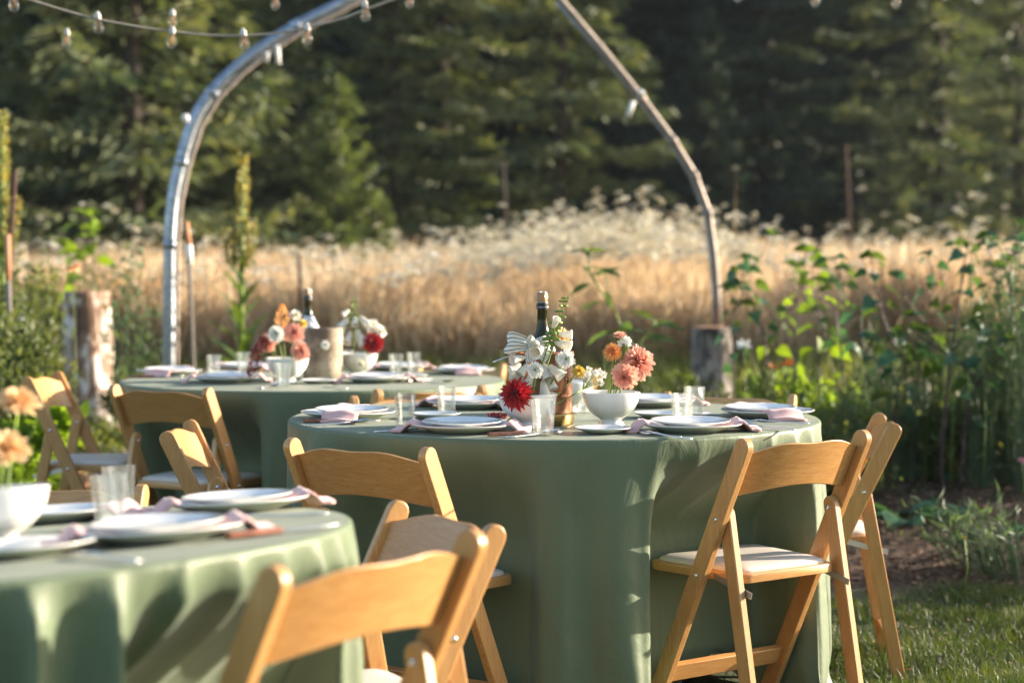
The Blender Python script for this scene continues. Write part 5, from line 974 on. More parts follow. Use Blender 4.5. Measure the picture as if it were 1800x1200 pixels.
-1,-1,-5,2,-4,3,2,-2,3,-5,5,2,-5,3,5,7,-3,7,14,-6,6,5,-2,5,1,3,4,-1,2,-2,-7,-2,-2,-2,-1,2,6,1,2,4,2,-2,-4,-2,0,2,-1,1,6,3,0,-3,1,-1,-7,0,2,0,0,-2,7,0,
-5,6,1,-3,-7,-2,5,-6,-2,4,2,0,2,-6,2,2,-11,0,6,-6,-1,-4,7,3,-19,19,1,-3,7,-3,10,-8,-4,8,-5,1,7,-4,4,9,-10,4,10,-7,0,0,0,-6,-16,7,-2,-17,5,3,-6,3,3,6,
-7,-1,11,-7,-2,6,1,-2,2,5,2,-4,8,2,-10,6,-3,-6,0,-1,7,2,0,6,3,1,-4,2,0,-12,-1,-1,-11,4,3,5,2,3,15,-7,-1,0,0,-174,-3,-3,-1,-7,4,-4,1,1,-4,12,-6,1,12,0,
4,3,5,0,-9,2,-1,-9,-2,-1,-1,0,-1,11,2,0,8,3,5,-1,4,-2,-4,3,-5,8,1,-1,12,4,3,5,6,3,-4,8,5,1,8,3,3,11,-2,-4,1,-2,-6,-16,-4,-3,-22,-4,-6,-9,4,-7,3,1,-6,5,
-4,-6,-2,0,-5,-13,2,-1,-8,0,1,2,0,3,7,0,2,-2,-4,3,-7,0,-2,1,4,-3,9,3,-4,0,1,-1,-11,0,3,-6,-3,9,7,-4,8,11,0,4,5,5,0,-4,-1,-1,-6,-1,-1,-11,2,4,-15,0,8,
-14,4,10,-9,9,2,0,-2,-9,2,-9,-5,10,-5,1,17,-3,-6,8,2,-5,-8,4,4,-13,4,6,-13,0,-3,-11,-1,-3,-11,6,10,-9,8,6,19,0,-11,31,-10,-11,15,-8,-8,10,-2,-7,6,2,-4,
-5,-2,3,-6,2,-2,2,0,-10,10,-4,-5,5,0,9,-2,3,12,-4,3,8,-6,2,0,-2,0,-6,2,-5,0,3,-4,4,7,0,-4,2,5,-4,0,-1,5,0,-1,1,0,1,-6,-3,-3,-2,-4,1,7,0,3,4,0,-1,-4,-5,
-5,-13,-8,-1,-20,-1,4,-14,3,5,1,-1,3,4,-7,-1,1,-10,-4,7,-2,-2,9,16,-4,5,13,1,5,4,4,8,4,2,3,-2,-4,0,-7,-1,1,-3,3,4,7,0,1,3,0,-2,-4,0,-2,1,-4,-4,7,-1,-2,
-1,5,2,-8,4,3,0,0,3,7,0,-4,5,-3,-3,-5,-5,0,-6,-1,3,-1,6,1,-5,0,1,-9,-1,2,-1,1,-10,14,-2,-10,13,2,3,-2,3,11,-11,-3,6,-3,-7,7,-6,1,11,-13,3,9,-9,4,-4,5,
4,-18,7,-2,-16,4,-6,-1,3,-3,8,-6,0,9,-10,3,7,1,5,0,9,1,-7,10,-6,-10,7,-1,-3,5,3,6,2,-1,5,4,1,-6,2,0,-12,-4,-3,-5,-3,0,-1,4,4,7,0,4,-10,4,-183,2,-5,-1,
-4,2,-1,5,-2,2,9,-4,4,11,2,0,3,8,-2,-7,1,1,-10,-3,0,-1,0,-1,10,2,-1,8,2,1,-1,4,2,-1,4,2,10,3,3,11,3,2,4,6,-1,-1,7,-2,-1,9,1,1,7,7,-1,-4,1,-5,-21,-5,-3,
-15,-4,-7,-4,-3,-9,1,-4,-8,4,-1,-6,-3,2,-4,-11,2,-2,-10,-1,2,1,0,4,7,1,1,0,-1,0,-5,-3,1,1,-2,-4,8,1,-5,1,1,3,-12,1,13,-8,-1,5,9,0,0,11,4,1,3,0,-1,-3,
-1,1,-7,0,3,-11,1,4,-15,3,9,-13,3,9,-10,4,1,-4,5,-7,9,-3,-2,17,-4,1,12,-2,-1,0,-3,-5,-8,-2,-2,-9,1,3,-10,7,-3,-7,4,-7,-10,4,7,-15,9,8,-1,0,-4,27,-14,
-14,27,-10,-6,15,-1,-6,10,-2,-6,0,0,0,-5,-1,-1,1,2,-7,7,0,-7,3,-3,4,-1,-2,11,-3,0,9,-6,0,3,-3,0,-5,3,-1,0,6,2,2,3,4,-3,1,0,-2,-1,-2,5,1,1,1,1,0,-7,-3,
-1,-3,-2,-2,7,-2,1,5,-2,3,-6,-6,2,-15,-5,2,-22,0,3,-14,4,0,2,-2,-4,5,-8,-1,4,-7,3,8,3,1,8,15,-2,3,11,-2,5,4,-2,9,2,-4,6,-2,0,-2,-9,3,2,-1,0,2,8,0,1,6,
0,-2,-4,2,0,-3,-1,0,5,-4,-3,-2,-2,-2,-5,1,5,0,1,5,8,-1,-2,9,0,-3,-2,1,-1,-10,4,6,-6,0,2,-3,-1,-3,-8,0,-6,3,1,-11,12,0,-8,8,-2,10,-6,0,11,-8,2,4,-3,2,6,
-5,1,9,-8,2,5,-8,0,-6,1,-5,-17,5,-2,-12,3,4,-1,5,1,5,-3,0,9,-11,2,8,-4,-2,0,10,-5,-7,12,-2,-8,8,3,-5,3,0,4,1,0,5,3,-1,-5,2,3,-6,-4,0,-1,0,-5,-5,8,-1,
-2,1,2,-15,3,-185,1,-5,1,0,2,2,6,-2,4,9,-5,1,8,3,-3,2,7,0,-5,2,0,-8,-1,1,-1,-1,0,9,2,0,11,2,-2,1,4,1,0,5,2,7,2,0,11,3,1,6,7,2,-1,8,3,-4,7,1,-1,7,0,3,
-8,0,0,-23,-3,-7,-12,-3,-11,2,-3,-9,0,0,-8,2,1,-6,-4,0,-4,-11,-1,2,-9,1,1,3,-2,3,5,1,2,-2,3,2,-5,-1,-1,2,-5,-6,6,-2,-7,2,0,5,-12,1,11,-5,3,1,8,4,-3,10,
1,11,0,-2,10,-3,-1,-5,-3,1,-3,-11,1,7,-14,2,8,-14,4,8,-12,5,4,-7,3,0,12,-1,2,23,-7,4,7,-2,-3,-7,0,-8,-6,0,-8,-7,0,-1,-8,1,-4,-9,3,-9,-5,3,-5,-17,10,1,
-17,8,2,19,-9,-3,39,-12,2,24,-5,0,12,-4,-10,1,-2,-5,-6,-1,-3,1,2,-9,8,3,-6,4,-1,1,-2,-5,11,-4,-3,12,-6,0,4,-3,0,-4,2,3,-1,4,4,4,9,2,-4,2,-4,-2,-1,-1,5,
0,1,1,-1,1,-7,-1,1,-4,-4,-1,5,0,-3,4,-1,1,-5,-6,2,-18,-8,2,-19,-2,0,-12,2,3,-2,-2,1,3,-8,0,6,-7,-1,9,10,-3,7,18,-1,5,10,0,9,2,-2,8,2,-1,2,-6,1,-2,-8,1,
2,0,0,5,7,-1,2,5,0,-3,-2,0,-2,0,3,-1,4,-1,-2,0,-4,0,-7,-4,7,-1,0,8,5,2,3,9,3,-5,3,4,-5,-11,1,2,-7,-3,3,0,-1,-4,-5,0,-8,-1,1,-18,8,2,-5,3,1,13,-7,-3,12,
-5,-1,3,-2,2,7,-6,0,11,-8,0,2,-4,1,-8,5,0,-11,7,-2,-10,1,-1,-4,2,1,6,0,1,7,-10,1,6,-4,-1,-3,8,-2,-7,12,1,-6,8,0,-3,3,1,2,1,-1,3,3,-2,-4,0,1,-7,-4,5,-5,
1,-1,-3,6,-4,2,2,-3,-15,8,-176,4,-7,-1,1,-3,2,4,-4,-1,6,-3,-2,3,1,-3,3,9,0,-1,5,1,-5,-2,-1,-1,0,0,7,1,1,11,1,2,3,4,-2,-1,6,-2,4,2,2,11,3,3,18,14,9,18,
14,11,-4,3,-1,-20,-8,-9,-5,-19,-8,2,-17,-3,-11,1,-2,-12,3,0,-9,0,1,-5,-2,-1,-7,-8,-1,-3,-10,1,-1,-5,1,2,2,-1,2,5,-1,3,-2,3,5,-3,3,-1,2,1,-10,2,-3,-1,1,
-1,13,-6,2,9,-1,3,1,8,0,3,4,-4,6,0,-1,1,-1,1,-5,-6,0,-1,-11,-1,4,-14,3,9,-12,5,6,-13,5,6,-2,1,11,21,-3,14,20,2,-1,-6,1,-8,-13,0,-7,-7,0,-11,-4,-2,-11,
-8,-1,-5,-8,1,-9,-7,-2,-12,-14,8,-4,-18,13,4,7,0,10,34,-15,10,33,-10,-1,17,-4,-12,5,-3,-13,-2,0,-8,2,-2,-4,7,3,-4,4,5,0,-4,-1,8,-4,-3,11,-3,-1,6,-1,1,
-3,2,1,-2,5,1,2,4,-3,-1,1,-2,-3,0,0,1,3,1,2,1,-1,-6,-5,-1,-5,-3,1,3,-2,1,6,-2,-3,-5,-7,0,-17,-9,1,-14,-6,4,-12,-6,6,-13,-6,6,0,-3,-1,12,6,-6,12,20,-5,
5,19,-4,6,4,-1,10,2,1,9,1,1,0,-9,0,-2,-6,-1,2,6,1,7,7,2,3,1,-1,-2,-3,-1,-9,-2,2,-3,2,3,1,0,0,2,-1,-2,7,-1,-1,9,2,2,4,6,3,-6,5,0,-6,-7,-5,-3,-9,-2,-3,
-1,2,1,-2,1,-12,-3,-1,-19,5,3,2,1,0,17,-8,-3,9,-2,-3,6,-1,-1,4,-10,8,2,-12,13,-9,-6,3,-16,7,-10,-8,11,4,1,1,11,9,-9,-5,9,-2,-11,7,3,-9,2,5,-2,-6,7,1,
-9,9,0,-3,11,1,-2,9,2,3,1,-1,3,-2,-2,-7,1,0,9,-2,4,12,-2,6,-17,5,-1,-11,2,-4,-21,-10,-167,5,0,-1,12,5,-2,2,3,-5,-6,-1,-5,-2,2,1,1,1,0,5,4,-1,2,0,0,0,
-1,0,8,1,0,9,2,-1,5,4,2,4,9,2,3,3,1,6,-1,1,16,11,8,29,20,18,17,12,16,-9,-14,-6,-20,-33,-20,-16,-11,-12,-15,9,-4,-14,3,-4,-9,-4,-2,-6,-7,2,-1,-13,1,1,
-7,1,5,8,1,5,8,1,-7,-4,-4,-7,-8,-2,-1,-8,5,-9,-13,8,-5,-4,6,15,12,1,19,9,-6,-1,-3,-5,-7,1,-2,6,10,0,5,10,0,0,-3,-2,3,-14,-1,6,-14,2,12,-11,4,9,-8,6,3,
-4,3,2,8,0,16,24,3,18,4,10,11,-31,20,14,-27,27,11,-13,18,-14,-2,-4,-34,11,-25,-28,6,-29,-20,-3,-14,-18,-10,-1,-7,-19,9,-2,-5,2,13,26,-6,27,38,-11,1,24,
-9,-17,3,-4,-17,0,-1,-15,6,-1,8,-6,3,25,2,11,3,23,5,-17,3,-7,-18,-5,-3,-13,0,2,11,-10,-5,13,-3,-6,2,9,-2,-2,0,0,-6,-1,1,1,6,1,1,0,-1,-5,-6,0,-4,-8,-1,
-1,-1,-1,8,-4,1,5,-9,4,-13,-7,6,-17,-8,-2,-17,-9,2,-22,-8,8,-6,-1,2,9,14,-4,13,33,-7,9,17,-3,9,0,-1,15,5,-4,9,-4,-2,0,-13,1,-7,-2,0,1,12,1,7,11,2,9,-3,
0,5,-10,-1,-1,-5,0,-14,1,1,-10,3,2,4,11,3,4,15,3,10,1,3,12,-12,-2,-2,-3,-7,-9,0,-4,-3,0,5,2,4,3,-2,-4,-3,-18,-13,1,-19,-5,2,1,-1,1,11,-4,-3,13,-9,-3,
17,-18,9,-8,-33,33,-34,-30,39,-30,9,11,-34,21,-2,-6,20,-6,33,8,-9,31,-22,-15,11,-6,-28,8,32,-23,10,22,-10,-5,7,2,-14,5,3,-2,5,0,4,9,0,6,4,-3,1,-8,-3,
-17,1,7,-6,4,7,24,-10,-5,18,-10,-1,-9,-5,4,-11,-27,-117,10,9,-10,5,19,-6,-20,6,7,-12,-1,8,8,-21,3,2,-10,-5,4,11,-5,17,9,0,11,-7,-2,2,-6,-2,-1,2,0,5,11,
-3,8,24,4,-10,25,17,3,-1,43,34,-18,42,25,3,-2,4,-8,-32,-6,-36,-35,-12,-11,-23,-19,21,-11,-19,23,-6,-9,12,1,-5,-2,9,-7,-25,4,-4,-28,-3,-2,7,0,2,23,2,-7,
-5,-1,-5,-14,-1,11,6,-6,-11,7,-3,-13,-8,2,24,3,1,31,9,-1,4,0,-2,-13,1,-1,-16,-3,1,-17,-3,2,-12,12,7,8,-1,6,34,-21,-4,26,-13,-3,4,-3,0,5,-6,2,1,-3,2,-2,
10,-1,-6,16,-1,-24,8,14,-22,2,36,-1,-3,24,7,-8,1,12,-18,4,17,-26,8,14,-17,-7,-1,3,-31,-15,3,-30,-18,-8,-9,0,1,3,26,19,-1,10,20,-7,-4,8,-7,-2,0,4,-14,
13,6,-16,16,-3,-3,-18,-7,12,-13,2,25,23,11,8,27,4,-40,9,-9,-36,-5,-8,8,-16,-5,9,-1,-2,4,3,5,13,-5,5,-3,-2,4,-11,5,-5,4,6,-5,7,-4,3,-14,-2,7,-15,-6,-6,
4,-16,-7,17,-9,11,13,-7,25,9,-11,17,-17,3,-12,-43,10,-22,-23,1,-7,4,29,0,8,33,-1,15,8,-2,17,4,-2,5,-8,-3,0,-33,-5,3,-20,1,6,7,1,0,15,-2,2,2,-2,18,0,5,
16,3,5,-16,-1,-5,-29,-4,-4,-12,10,2,6,16,1,11,-6,3,4,-23,2,-1,-2,-5,6,17,-2,5,6,4,-1,1,7,8,12,3,17,12,-1,4,-4,0,-19,-19,-2,-28,-21,2,-21,-3,0,-5,-18,3,
-6,-51,26,-1,-32,28,15,16,0,7,36,8,5,28,25,11,13,-3,3,28,-25,-16,36,-14,-22,5,-24,-3,-23,-27,6,-22,-8,5,-5,6,-3,-3,10,-12,-7,1,6,-7,-7,9,-9,-6,-13,-1,
-1,-12,10,2,0,10,1,7,3,0,20,1,-1,14,-13,5,42,-14,-61,22,7,7,1,9,-4,-22,30,-3,-28,3,6,-9,-34,2,18,-18,2,18,-7,10,0,-21,1,-5,-11,-4,-4,6,0,0,24,-1,16,31,
5,12,9,8,-11,2,0,-17,5,-4,0,-15,6,-9,-17,5,-21,6,-13,-4,14,-17,12,10,-9,3,16,-1,-1,19,9,4,11,12,-1,-17,3,-4,-47,-7,-6,-32,-3,-3,8,-5,9,35,-6,21,31,14,
0,-2,11,-33,-6,-7,-11,9,-8,33,-2,3,31,-16,0,11,-19,-6,-10,2,-4,-36,13,-6,-23,-19,-1,-5,-24,2,-3,9,1,22,21,7,39,-2,5,22,-16,-4,-3,-10,-11,-13,-3,-12,-9,
8,0,-15,7,10,-27,-18,14,-11,-21,13,11,12,7,-13,28,14,-24,20,22,-1,3,-2,20,-12,-20,26,-24,-4,13,-22,1,-6,-4,-15,-7,6,-21,11,2,-14,4,3,-1,-10,-6,12,10,
-4,15,4,24,-1,-26,17,-12,-7,-23,1,16,-18,0,7,7,-15,9,21,-1,-4,40,17,-36,33,4,-29,-4,-3,-9,-4,13,6,-5,1,5,-10,-14,7,9,-1,15,10,5,-4,-7,0,-21,-8,-1,-9,
-9,4,4,-19,3,-5,-25,2,-3,-12,-1,25,1,-10,27,11,-3,-3,28,20,3,22,22,19,-7,-6,2,-13,-16,-16,7,-7,-22,20,-4,-8,-5,-6,5,-37,-2,-6,-42,9,-12,-23,10,18,2,-2,
45,14,-1,24,1,2,-9,-5,-1,-40,2,-1,-47,15,2,-9,5,-3,33,-18,0,30,-7,2,2,5,-7,-3,-11,-7,-12,0,-5,-15,18,-3,27,31,6,39,24,15,-5,-12,-3,-25,3,-14,-1,27,-8,
20,9,1,0,-4,8,-32,-12,-3,-22,-21,-3,-5,-28,13,-2,-17,15,12,13,-7,10,22,-11,-4,4,8,11,-1,18,20,5,9,-9,13,-11,-26,28,-15,-6,22,2,2,5,6,6,-9,4,8,-25,-7,
-15,-23,-12,-8,-19,-3,20,-19,1,-6,-3,11,-35,16,-1,0,21,-17,28,21,-12,20,2,-3,11,-30,-1,13,-23,3,]}
def cloth_points(k):
    a = np.array(CLOTH[k], np.int64).reshape(15, 140, 3)
    return np.cumsum(np.cumsum(a, 1), 0) / 2000.0
TABLES = {}
def tuck(X, Y, Z, cx, cy):
    """seats pushed under the table press the hanging cloth inwards"""
    for (x, y, a, z, lb) in CH:
        if math.hypot(x - cx, y - cy) > 1.25: continue
        ca, sa = math.cos(R_(a)), math.sin(R_(a)); dx, dy = X + cx - x, Y + cy - y
        lx, ly = dx * ca + dy * sa, -dx * sa + dy * ca
        if (-(cx - x) * sa + (cy - y) * ca) < 0: continue
        k = 1 - sstep(.47, .735, Z); wgt = (1 - sstep(.255, .37, -lx)) * (1 - sstep(.215, .29, lx)); push = np.maximum(0, .222 - ly) * wgt * k * (ly > -.6)
        X = X - sa * push; Y = Y + ca * push
    return X, Y, Z
def table(key, cx, cy, h, slope, kind, rot, label, clabel, amp, fold):
    sx, sy = slope; r0 = empty('round_table', (cx, cy, h - .755), 0, label, 'table', 'round banquet tables')
    tm = M.setdefault('plywood', mat('plywood_top', (.36, .22, .11), .6))
    def skew(p): return (p[0], p[1], p[2] + (p[0] * sx + p[1] * sy) * min(1, max(0, p[2] / .755)))
    mb = MB(); mb.lathe([(0, .722), (.745, .722), (.750, .726), (.750, .744), (.745, .747), (0, .747)], 96); mb.v = [skew(p) for p in mb.v]; mb.build('table_top', tm, r0, smooth='auto')
    for i in range(4):
        a = math.pi / 4 + i * math.pi / 2; mb = MB(); mb.tube([(math.cos(a) * .42, math.sin(a) * .42, .72), (math.cos(a) * .46, math.sin(a) * .46, .01)], .016, 8); mb.build('leg', M['zinc'], r0)
    pts = cloth_points(kind); c, s = math.cos(rot), math.sin(rot)
    X = pts[..., 0] * c - pts[..., 1] * s; Y = pts[..., 0] * s + pts[..., 1] * c; Z = pts[..., 2] - .0055
    Rr = np.hypot(X, Y); flat = np.clip((.77 - Rr) / .05, 0, 1)
    def fine(q, k):            # smooth periodic refinement round the table
        p0, p1, p2, p3 = np.roll(q, 1, 1), q, np.roll(q, -1, 1), np.roll(q, -2, 1)
        return np.stack([.5 * (2 * p1 + (p2 - p0) * t + (2 * p0 - 5 * p1 + 4 * p2 - p3) * t * t + (3 * p1 - p0 - 3 * p2 + p3) * t ** 3) for t in np.arange(k) / k], 2).reshape(q.shape[0], -1)
    def rowfine(q, k):         # smooth refinement down the skirt
        e = np.vstack([q[:1], q, q[-1:]]); p0, p1, p2, p3 = e[:-3], e[1:-2], e[2:-1], e[3:]
        o_ = np.stack([.5 * (2 * p1 + (p2 - p0) * t + (2 * p0 - 5 * p1 + 4 * p2 - p3) * t * t + (3 * p1 - p0 - 3 * p2 + p3) * t ** 3) for t in np.arange(k) / k], 1).reshape(-1, q.shape[1])
        return np.vstack([o_, q[-1:]])
    X, Y, Z = fine(X, 4), fine(Y, 4), fine(Z, 4)
    X, Y, Z = [np.vstack([q[:4], rowfine(q[4:], 4)]) for q in (X, Y, Z)]
    rows, na = X.shape; top = [np.full(na, .7555)] * 3; rad = [0.25, .5, .66]
    th = np.arctan2(Y[0], X[0]); Xs = [rad[i] * np.cos(th) for i in range(3)] + list(X); Ys = [rad[i] * np.sin(th) for i in range(3)] + list(Y); Zs = top + list(Z)
    X, Y, Z = np.array(Xs), np.array(Ys), np.array(Zs); Z[3] = .7555
    Rr = np.hypot(X, Y); R2 = .762 + (Rr - .762) * np.where(Rr > .762, amp, amp * 1.15); R2 = np.where(Rr < .75, np.where(Z > .70, Rr, R2), R2); X, Y = X * R2 / Rr, Y * R2 / Rr
    # crisp rim
    th = np.arctan2(Y[3], X[3])
    for k_, (rr_, zz_) in {3: (.70, .7555), 4: (.748, .7555), 5: (.7565, .7550), 6: (.7608, .7515), 7: (.7625, .7450)}.items(): X[k_], Y[k_], Z[k_] = np.cos(th) * rr_, np.sin(th) * rr_, zz_
    # extra drape folds fanning down from the rim
    an, Rr, dn = np.arctan2(Y, X), np.hypot(X, Y), (.735 - Z).clip(0, .73)
    for (nf, af, sk, ph, cen, wid, ex) in fold:
        w_ = (an * nf + .9 * np.sin(an * 3 + ph) + ph) / 2 + sk * dn * np.sin(an * 5 + ph * 2)
        loc_ = np.exp(-(((an - R_(cen) + np.pi) % (2 * np.pi) - np.pi) / R_(wid)) ** 2) if wid else 1.0
        Rr = Rr + af * loc_ * (dn / .73) ** ex * ((1 - np.abs(np.sin(w_))) ** 1.2 - .36)
    n0 = np.hypot(X, Y); m_ = np.arange(len(X))[:, None] > 7; X, Y = np.where(m_, X * Rr / n0, X), np.where(m_, Y * Rr / n0, Y)
    X, Y, Z = tuck(X, Y, Z, cx, cy)
    Z = Z + (X * sx + Y * sy) * np.clip(Z / .755, 0, 1)
    Z = np.maximum(Z, .006)
    co = np.stack([X.ravel(), Y.ravel(), Z.ravel()], 1); m = len(X)
    j, i = np.meshgrid(np.arange(na), np.arange(m - 1)); a = (i * na + j).ravel(); b = (i * na + (j + 1) % na).ravel()
    f = np.stack([a, a + na, b + na, b], 1)
    me = bpy.data.meshes.new('tablecloth'); co = np.vstack([co, [[0, 0, .7555]]])
    fl = [tuple(q) for q in f.tolist()] + [(len(co) - 1, q, (q + 1) % na) for q in range(na)]
    me.from_pydata(co.tolist(), [], fl)
    o = link('tablecloth', me, M['green_cloth'], None, True); o.location = (cx, cy, h - .755)
    tag(o, clabel, 'tablecloth', 'sage green tablecloths')
    TABLES[key] = (cx, cy, h, sx, sy)
table('mid', .12, 5.07, .762, (0, 0), 1, R_(TROT[0]), 'round table in the middle of the photo with the copper cooler on it', 'sage green floor length cloth on the middle round table', .45, [(17, .022, .8, .7, 0, 0, .7), (36, .075, 1.0, 2.1, -38, 26, .4)])
table('rear', -.79, 6.99, .762, (0, 0), 2, R_(TROT[1]), 'round table at the rear left with the stoneware cooler on it', 'sage green cloth on the rear left round table', .5, [(24, .035, .8, 1.7, 0, 0, .7)])
table('front', -1.027, 2.885, .716, (.051, -.053), 2, R_(TROT[2]), 'tilted round table in the left foreground, out of focus', 'pale lit sage cloth on the left foreground table', .8, [(44, .15, 1.4, .4, -70, 75, .42), (61, .02, 1.0, 3.0, 0, 0, .6)])
def on(key, px, py, dz=0.0):
    """where the sight line of a photo pixel meets the table top"""
    cx, cy, h, sx, sy = TABLES[key]
    rx, rz = (px - CX) / F_PX, -(py - HY) / F_PX
    # EYE + rz d = h + sx (rx d - cx) + sy (d - cy)
    d = (h + dz + .002 - sx * cx - sy * cy - EYE) / (rz - sx * rx - sy)
    return Vector((rx * d, d, EYE + rz * d))
def tilt(key):
    cx, cy, h, sx, sy = TABLES[key]; nrm = Vector((-sx, -sy, 1)).normalized()
    return Vector((0, 0, 1)).rotation_difference(nrm)

# ------------------------------------------------------------- folding chairs
YT, YF, HH, WW = -.195, .182, .78, .212
def stile_y(z): return YF + (YT - YF) * z / HH
def prof_bar(p0, p1, wd, r0, r1):
    """rounded bar outline in the yz plane from p0 to p1"""
    a = Vector((p0[0], p0[1])); b = Vector((p1[0], p1[1])); t = (b - a).normalized(); s = Vector((-t.y, t.x)); h = wd / 2; out = []
    if r0: out += [a + t * h + (s * math.cos(q) - t * math.sin(q)) * h for q in [math.pi * i / 8 for i in range(9)]]
    else: out += [a + s * h, a - s * h]
    if r1: out += [b - t * h + (-s * math.cos(q) + t * math.sin(q)) * h for q in [math.pi * i / 8 for i in range(9)]]
    else: out += [b - s * h, b + s * h]
    return out
def extr(outl, x, th):
    mb = MB(); n = len(outl)
    mb.v = [(x - th / 2, p.x, p.y) for p in outl] + [(x + th / 2, p.x, p.y) for p in outl]
    mb.f = [tuple(range(n))[::-1], tuple(range(n, 2 * n))] + [(i, (i + 1) % n, n + (i + 1) % n, n + i) for i in range(n)]
    return mb
def make_chair():
    r0 = empty('folding_chair')
    pz = .574; py = stile_y(pz)
    for sg in (-1, 1):
        extr(prof_bar((YF, 0), (YT, HH), .047, 0, 1), sg * WW, .022).build('side_rail', M['wood_long'], r0, smooth='auto', bevel=.003, weld=True)
        leg = extr(prof_bar((-.205, 0), (py, pz + .03), .040, 0, 1), sg * (WW - .024), .022).build('rear_leg', M['wood_long'], r0, smooth='auto', bevel=.003, weld=True)
        for (yy, zz) in ((py, pz), (stile_y(.425), .425)):
            m = MB().lathe([(0, .004), (.004, .0035), (.0062, .001), (.0065, 0)], 12); m.xform(Matrix.Translation((sg * (WW + .011), yy, zz)) @ Matrix.Rotation(R_(90 * sg), 4, 'Y')); m.build('bolt', M['bolt'], r0)
        m = MB().lathe([(0, .004), (.004, .0035), (.0062, .001), (.0065, 0)], 12); m.xform(Matrix.Translation((sg * (WW - .035), py, pz)) @ Matrix.Rotation(R_(-90 * sg), 4, 'Y')); m.build('bolt', M['bolt'], r0)
        mb = MB(); mb.box((sg * (WW - .038), -.095, .408), (.003, .16, .016), Matrix.Rotation(R_(14), 3, 'X')); mb.build('bracket', M['zinc'], r0, smooth=False)
    # curved back panel
    nx_, nz_ = 22, 6; th = .011; mb = MB(); hw = WW - .011
    for side in (0, 1):
        for j in range(nz_ + 1):
            for i in range(nx_ + 1):
                u = i / nx_ * 2 - 1; t = j / nz_; arch_ = (1 - u * u) ** 1.4
                zt = .745 + .021 * arch_ - .004 * math.cos(u * 6); zb = .632 + .020 * arch_
                z = zb + (zt - zb) * t; y = stile_y(z) + .004 - .030 * (1 - u * u) - (side * 2 - 1) * th / 2 * 1
                mb.v.append((u * hw, y, z))
    K = (nx_ + 1) * (nz_ + 1)
    for j in range(nz_):
        for i in range(nx_):
            a = j * (nx_ + 1) + i; mb.f.append((a, a + nx_ + 1, a + nx_ + 2, a + 1)); mb.f.append((K + a, K + a + 1, K + a + nx_ + 2, K + a + nx_ + 1))
    for i in range(nx_):
        a = i; b = nz_ * (nx_ + 1) + i; mb.f.append((a, a + 1, K + a + 1, K + a)); mb.f.append((b, K + b, K + b + 1, b + 1))
    for j in range(nz_):
        a = j * (nx_ + 1); b = a + nx_; mb.f.append((a, K + a, K + a + nx_ + 1, a + nx_ + 1)); mb.f.append((b, b + nx_ + 1, K + b + nx_ + 1, K + b))
    mb.build('backrest', M['wood_rail'], r0, smooth='auto', bevel=.0025, weld=True)
    # seat frame and pad
    def plate(wf, wr, y0, y1, z0, z1, rc, dome=0.0):
        o = []; 
        for (sx_, sy_, w_) in ((1, 1, wf), (-1, 1, wf), (-1, -1, wr), (1, -1, wr)):
            cx_ = sx_ * (w_ - rc); cy_ = (y1 if sy_ > 0 else y0) - sy_ * rc
            a0 = {(1, 1): 0, (-1, 1): 90, (-1, -1): 180, (1, -1): 270}[(sx_, sy_)]
            o += [(cx_ + rc * math.cos(R_(a0 + q)), cy_ + rc * math.sin(R_(a0 + q))) for q in (0, 22, 45, 68, 90)]
        n = len(o); mb = MB(); cen = (0, (y0 + y1) / 2)
        def ring(s, z): return [(cen[0] + (p[0] - cen[0]) * s, cen[1] + (p[1] - cen[1]) * s, z) for p in o]
        rs = [ring(1, z0), ring(1, z1 - .003), ring(.985, z1)] + ([ring(.9, z1 + dome * .6), ring(.6, z1 + dome), ring(.25, z1 + dome)] if dome else [])
        for q in rs: mb.v += q
        for i in range(len(rs) - 1):
            for k_ in range(n): a = i * n + k_; b = i * n + (k_ + 1) % n; mb.f.append((a, b, b + n, a + n))
        mb.f.append(tuple(range(n))[::-1]); mb.f.append(tuple((len(rs) - 1) * n + i for i in range(n))); return mb
    plate(.193, .170, -.135, .20, .412, .436, .035).build('seat_frame', M['wood_rail'], r0, smooth='auto', bevel=.002)
    plate(.178, .158, -.122, .188, .4362, .444, .035, .009).build('seat', M['vinyl'], r0, smooth='auto')
    mb = MB(); mb.box((0, stile_y(.155), .155), (2 * WW - .022, .018, .05), Matrix.Rotation(R_(26), 3, 'X')); mb.build('stretcher', M['wood_rail'], r0, smooth='auto', bevel=.002)
    mb = MB(); mb.box((0, -.186, .10), (2 * WW - .07, .018, .045), Matrix.Rotation(R_(-9), 3, 'X')); mb.build('stretcher', M['wood_rail'], r0, smooth='auto', bevel=.002)
    return r0
chair = make_chair()
for i, (x, y, a, z, lb) in enumerate(CH):
    o = chair if i == 0 else copy_tree(chair)
    o.location = (x, y, z); o.rotation_euler = (0, 0, R_(a))
    tag(o, lb, 'chair', 'honey coloured wooden folding chairs around the tables')

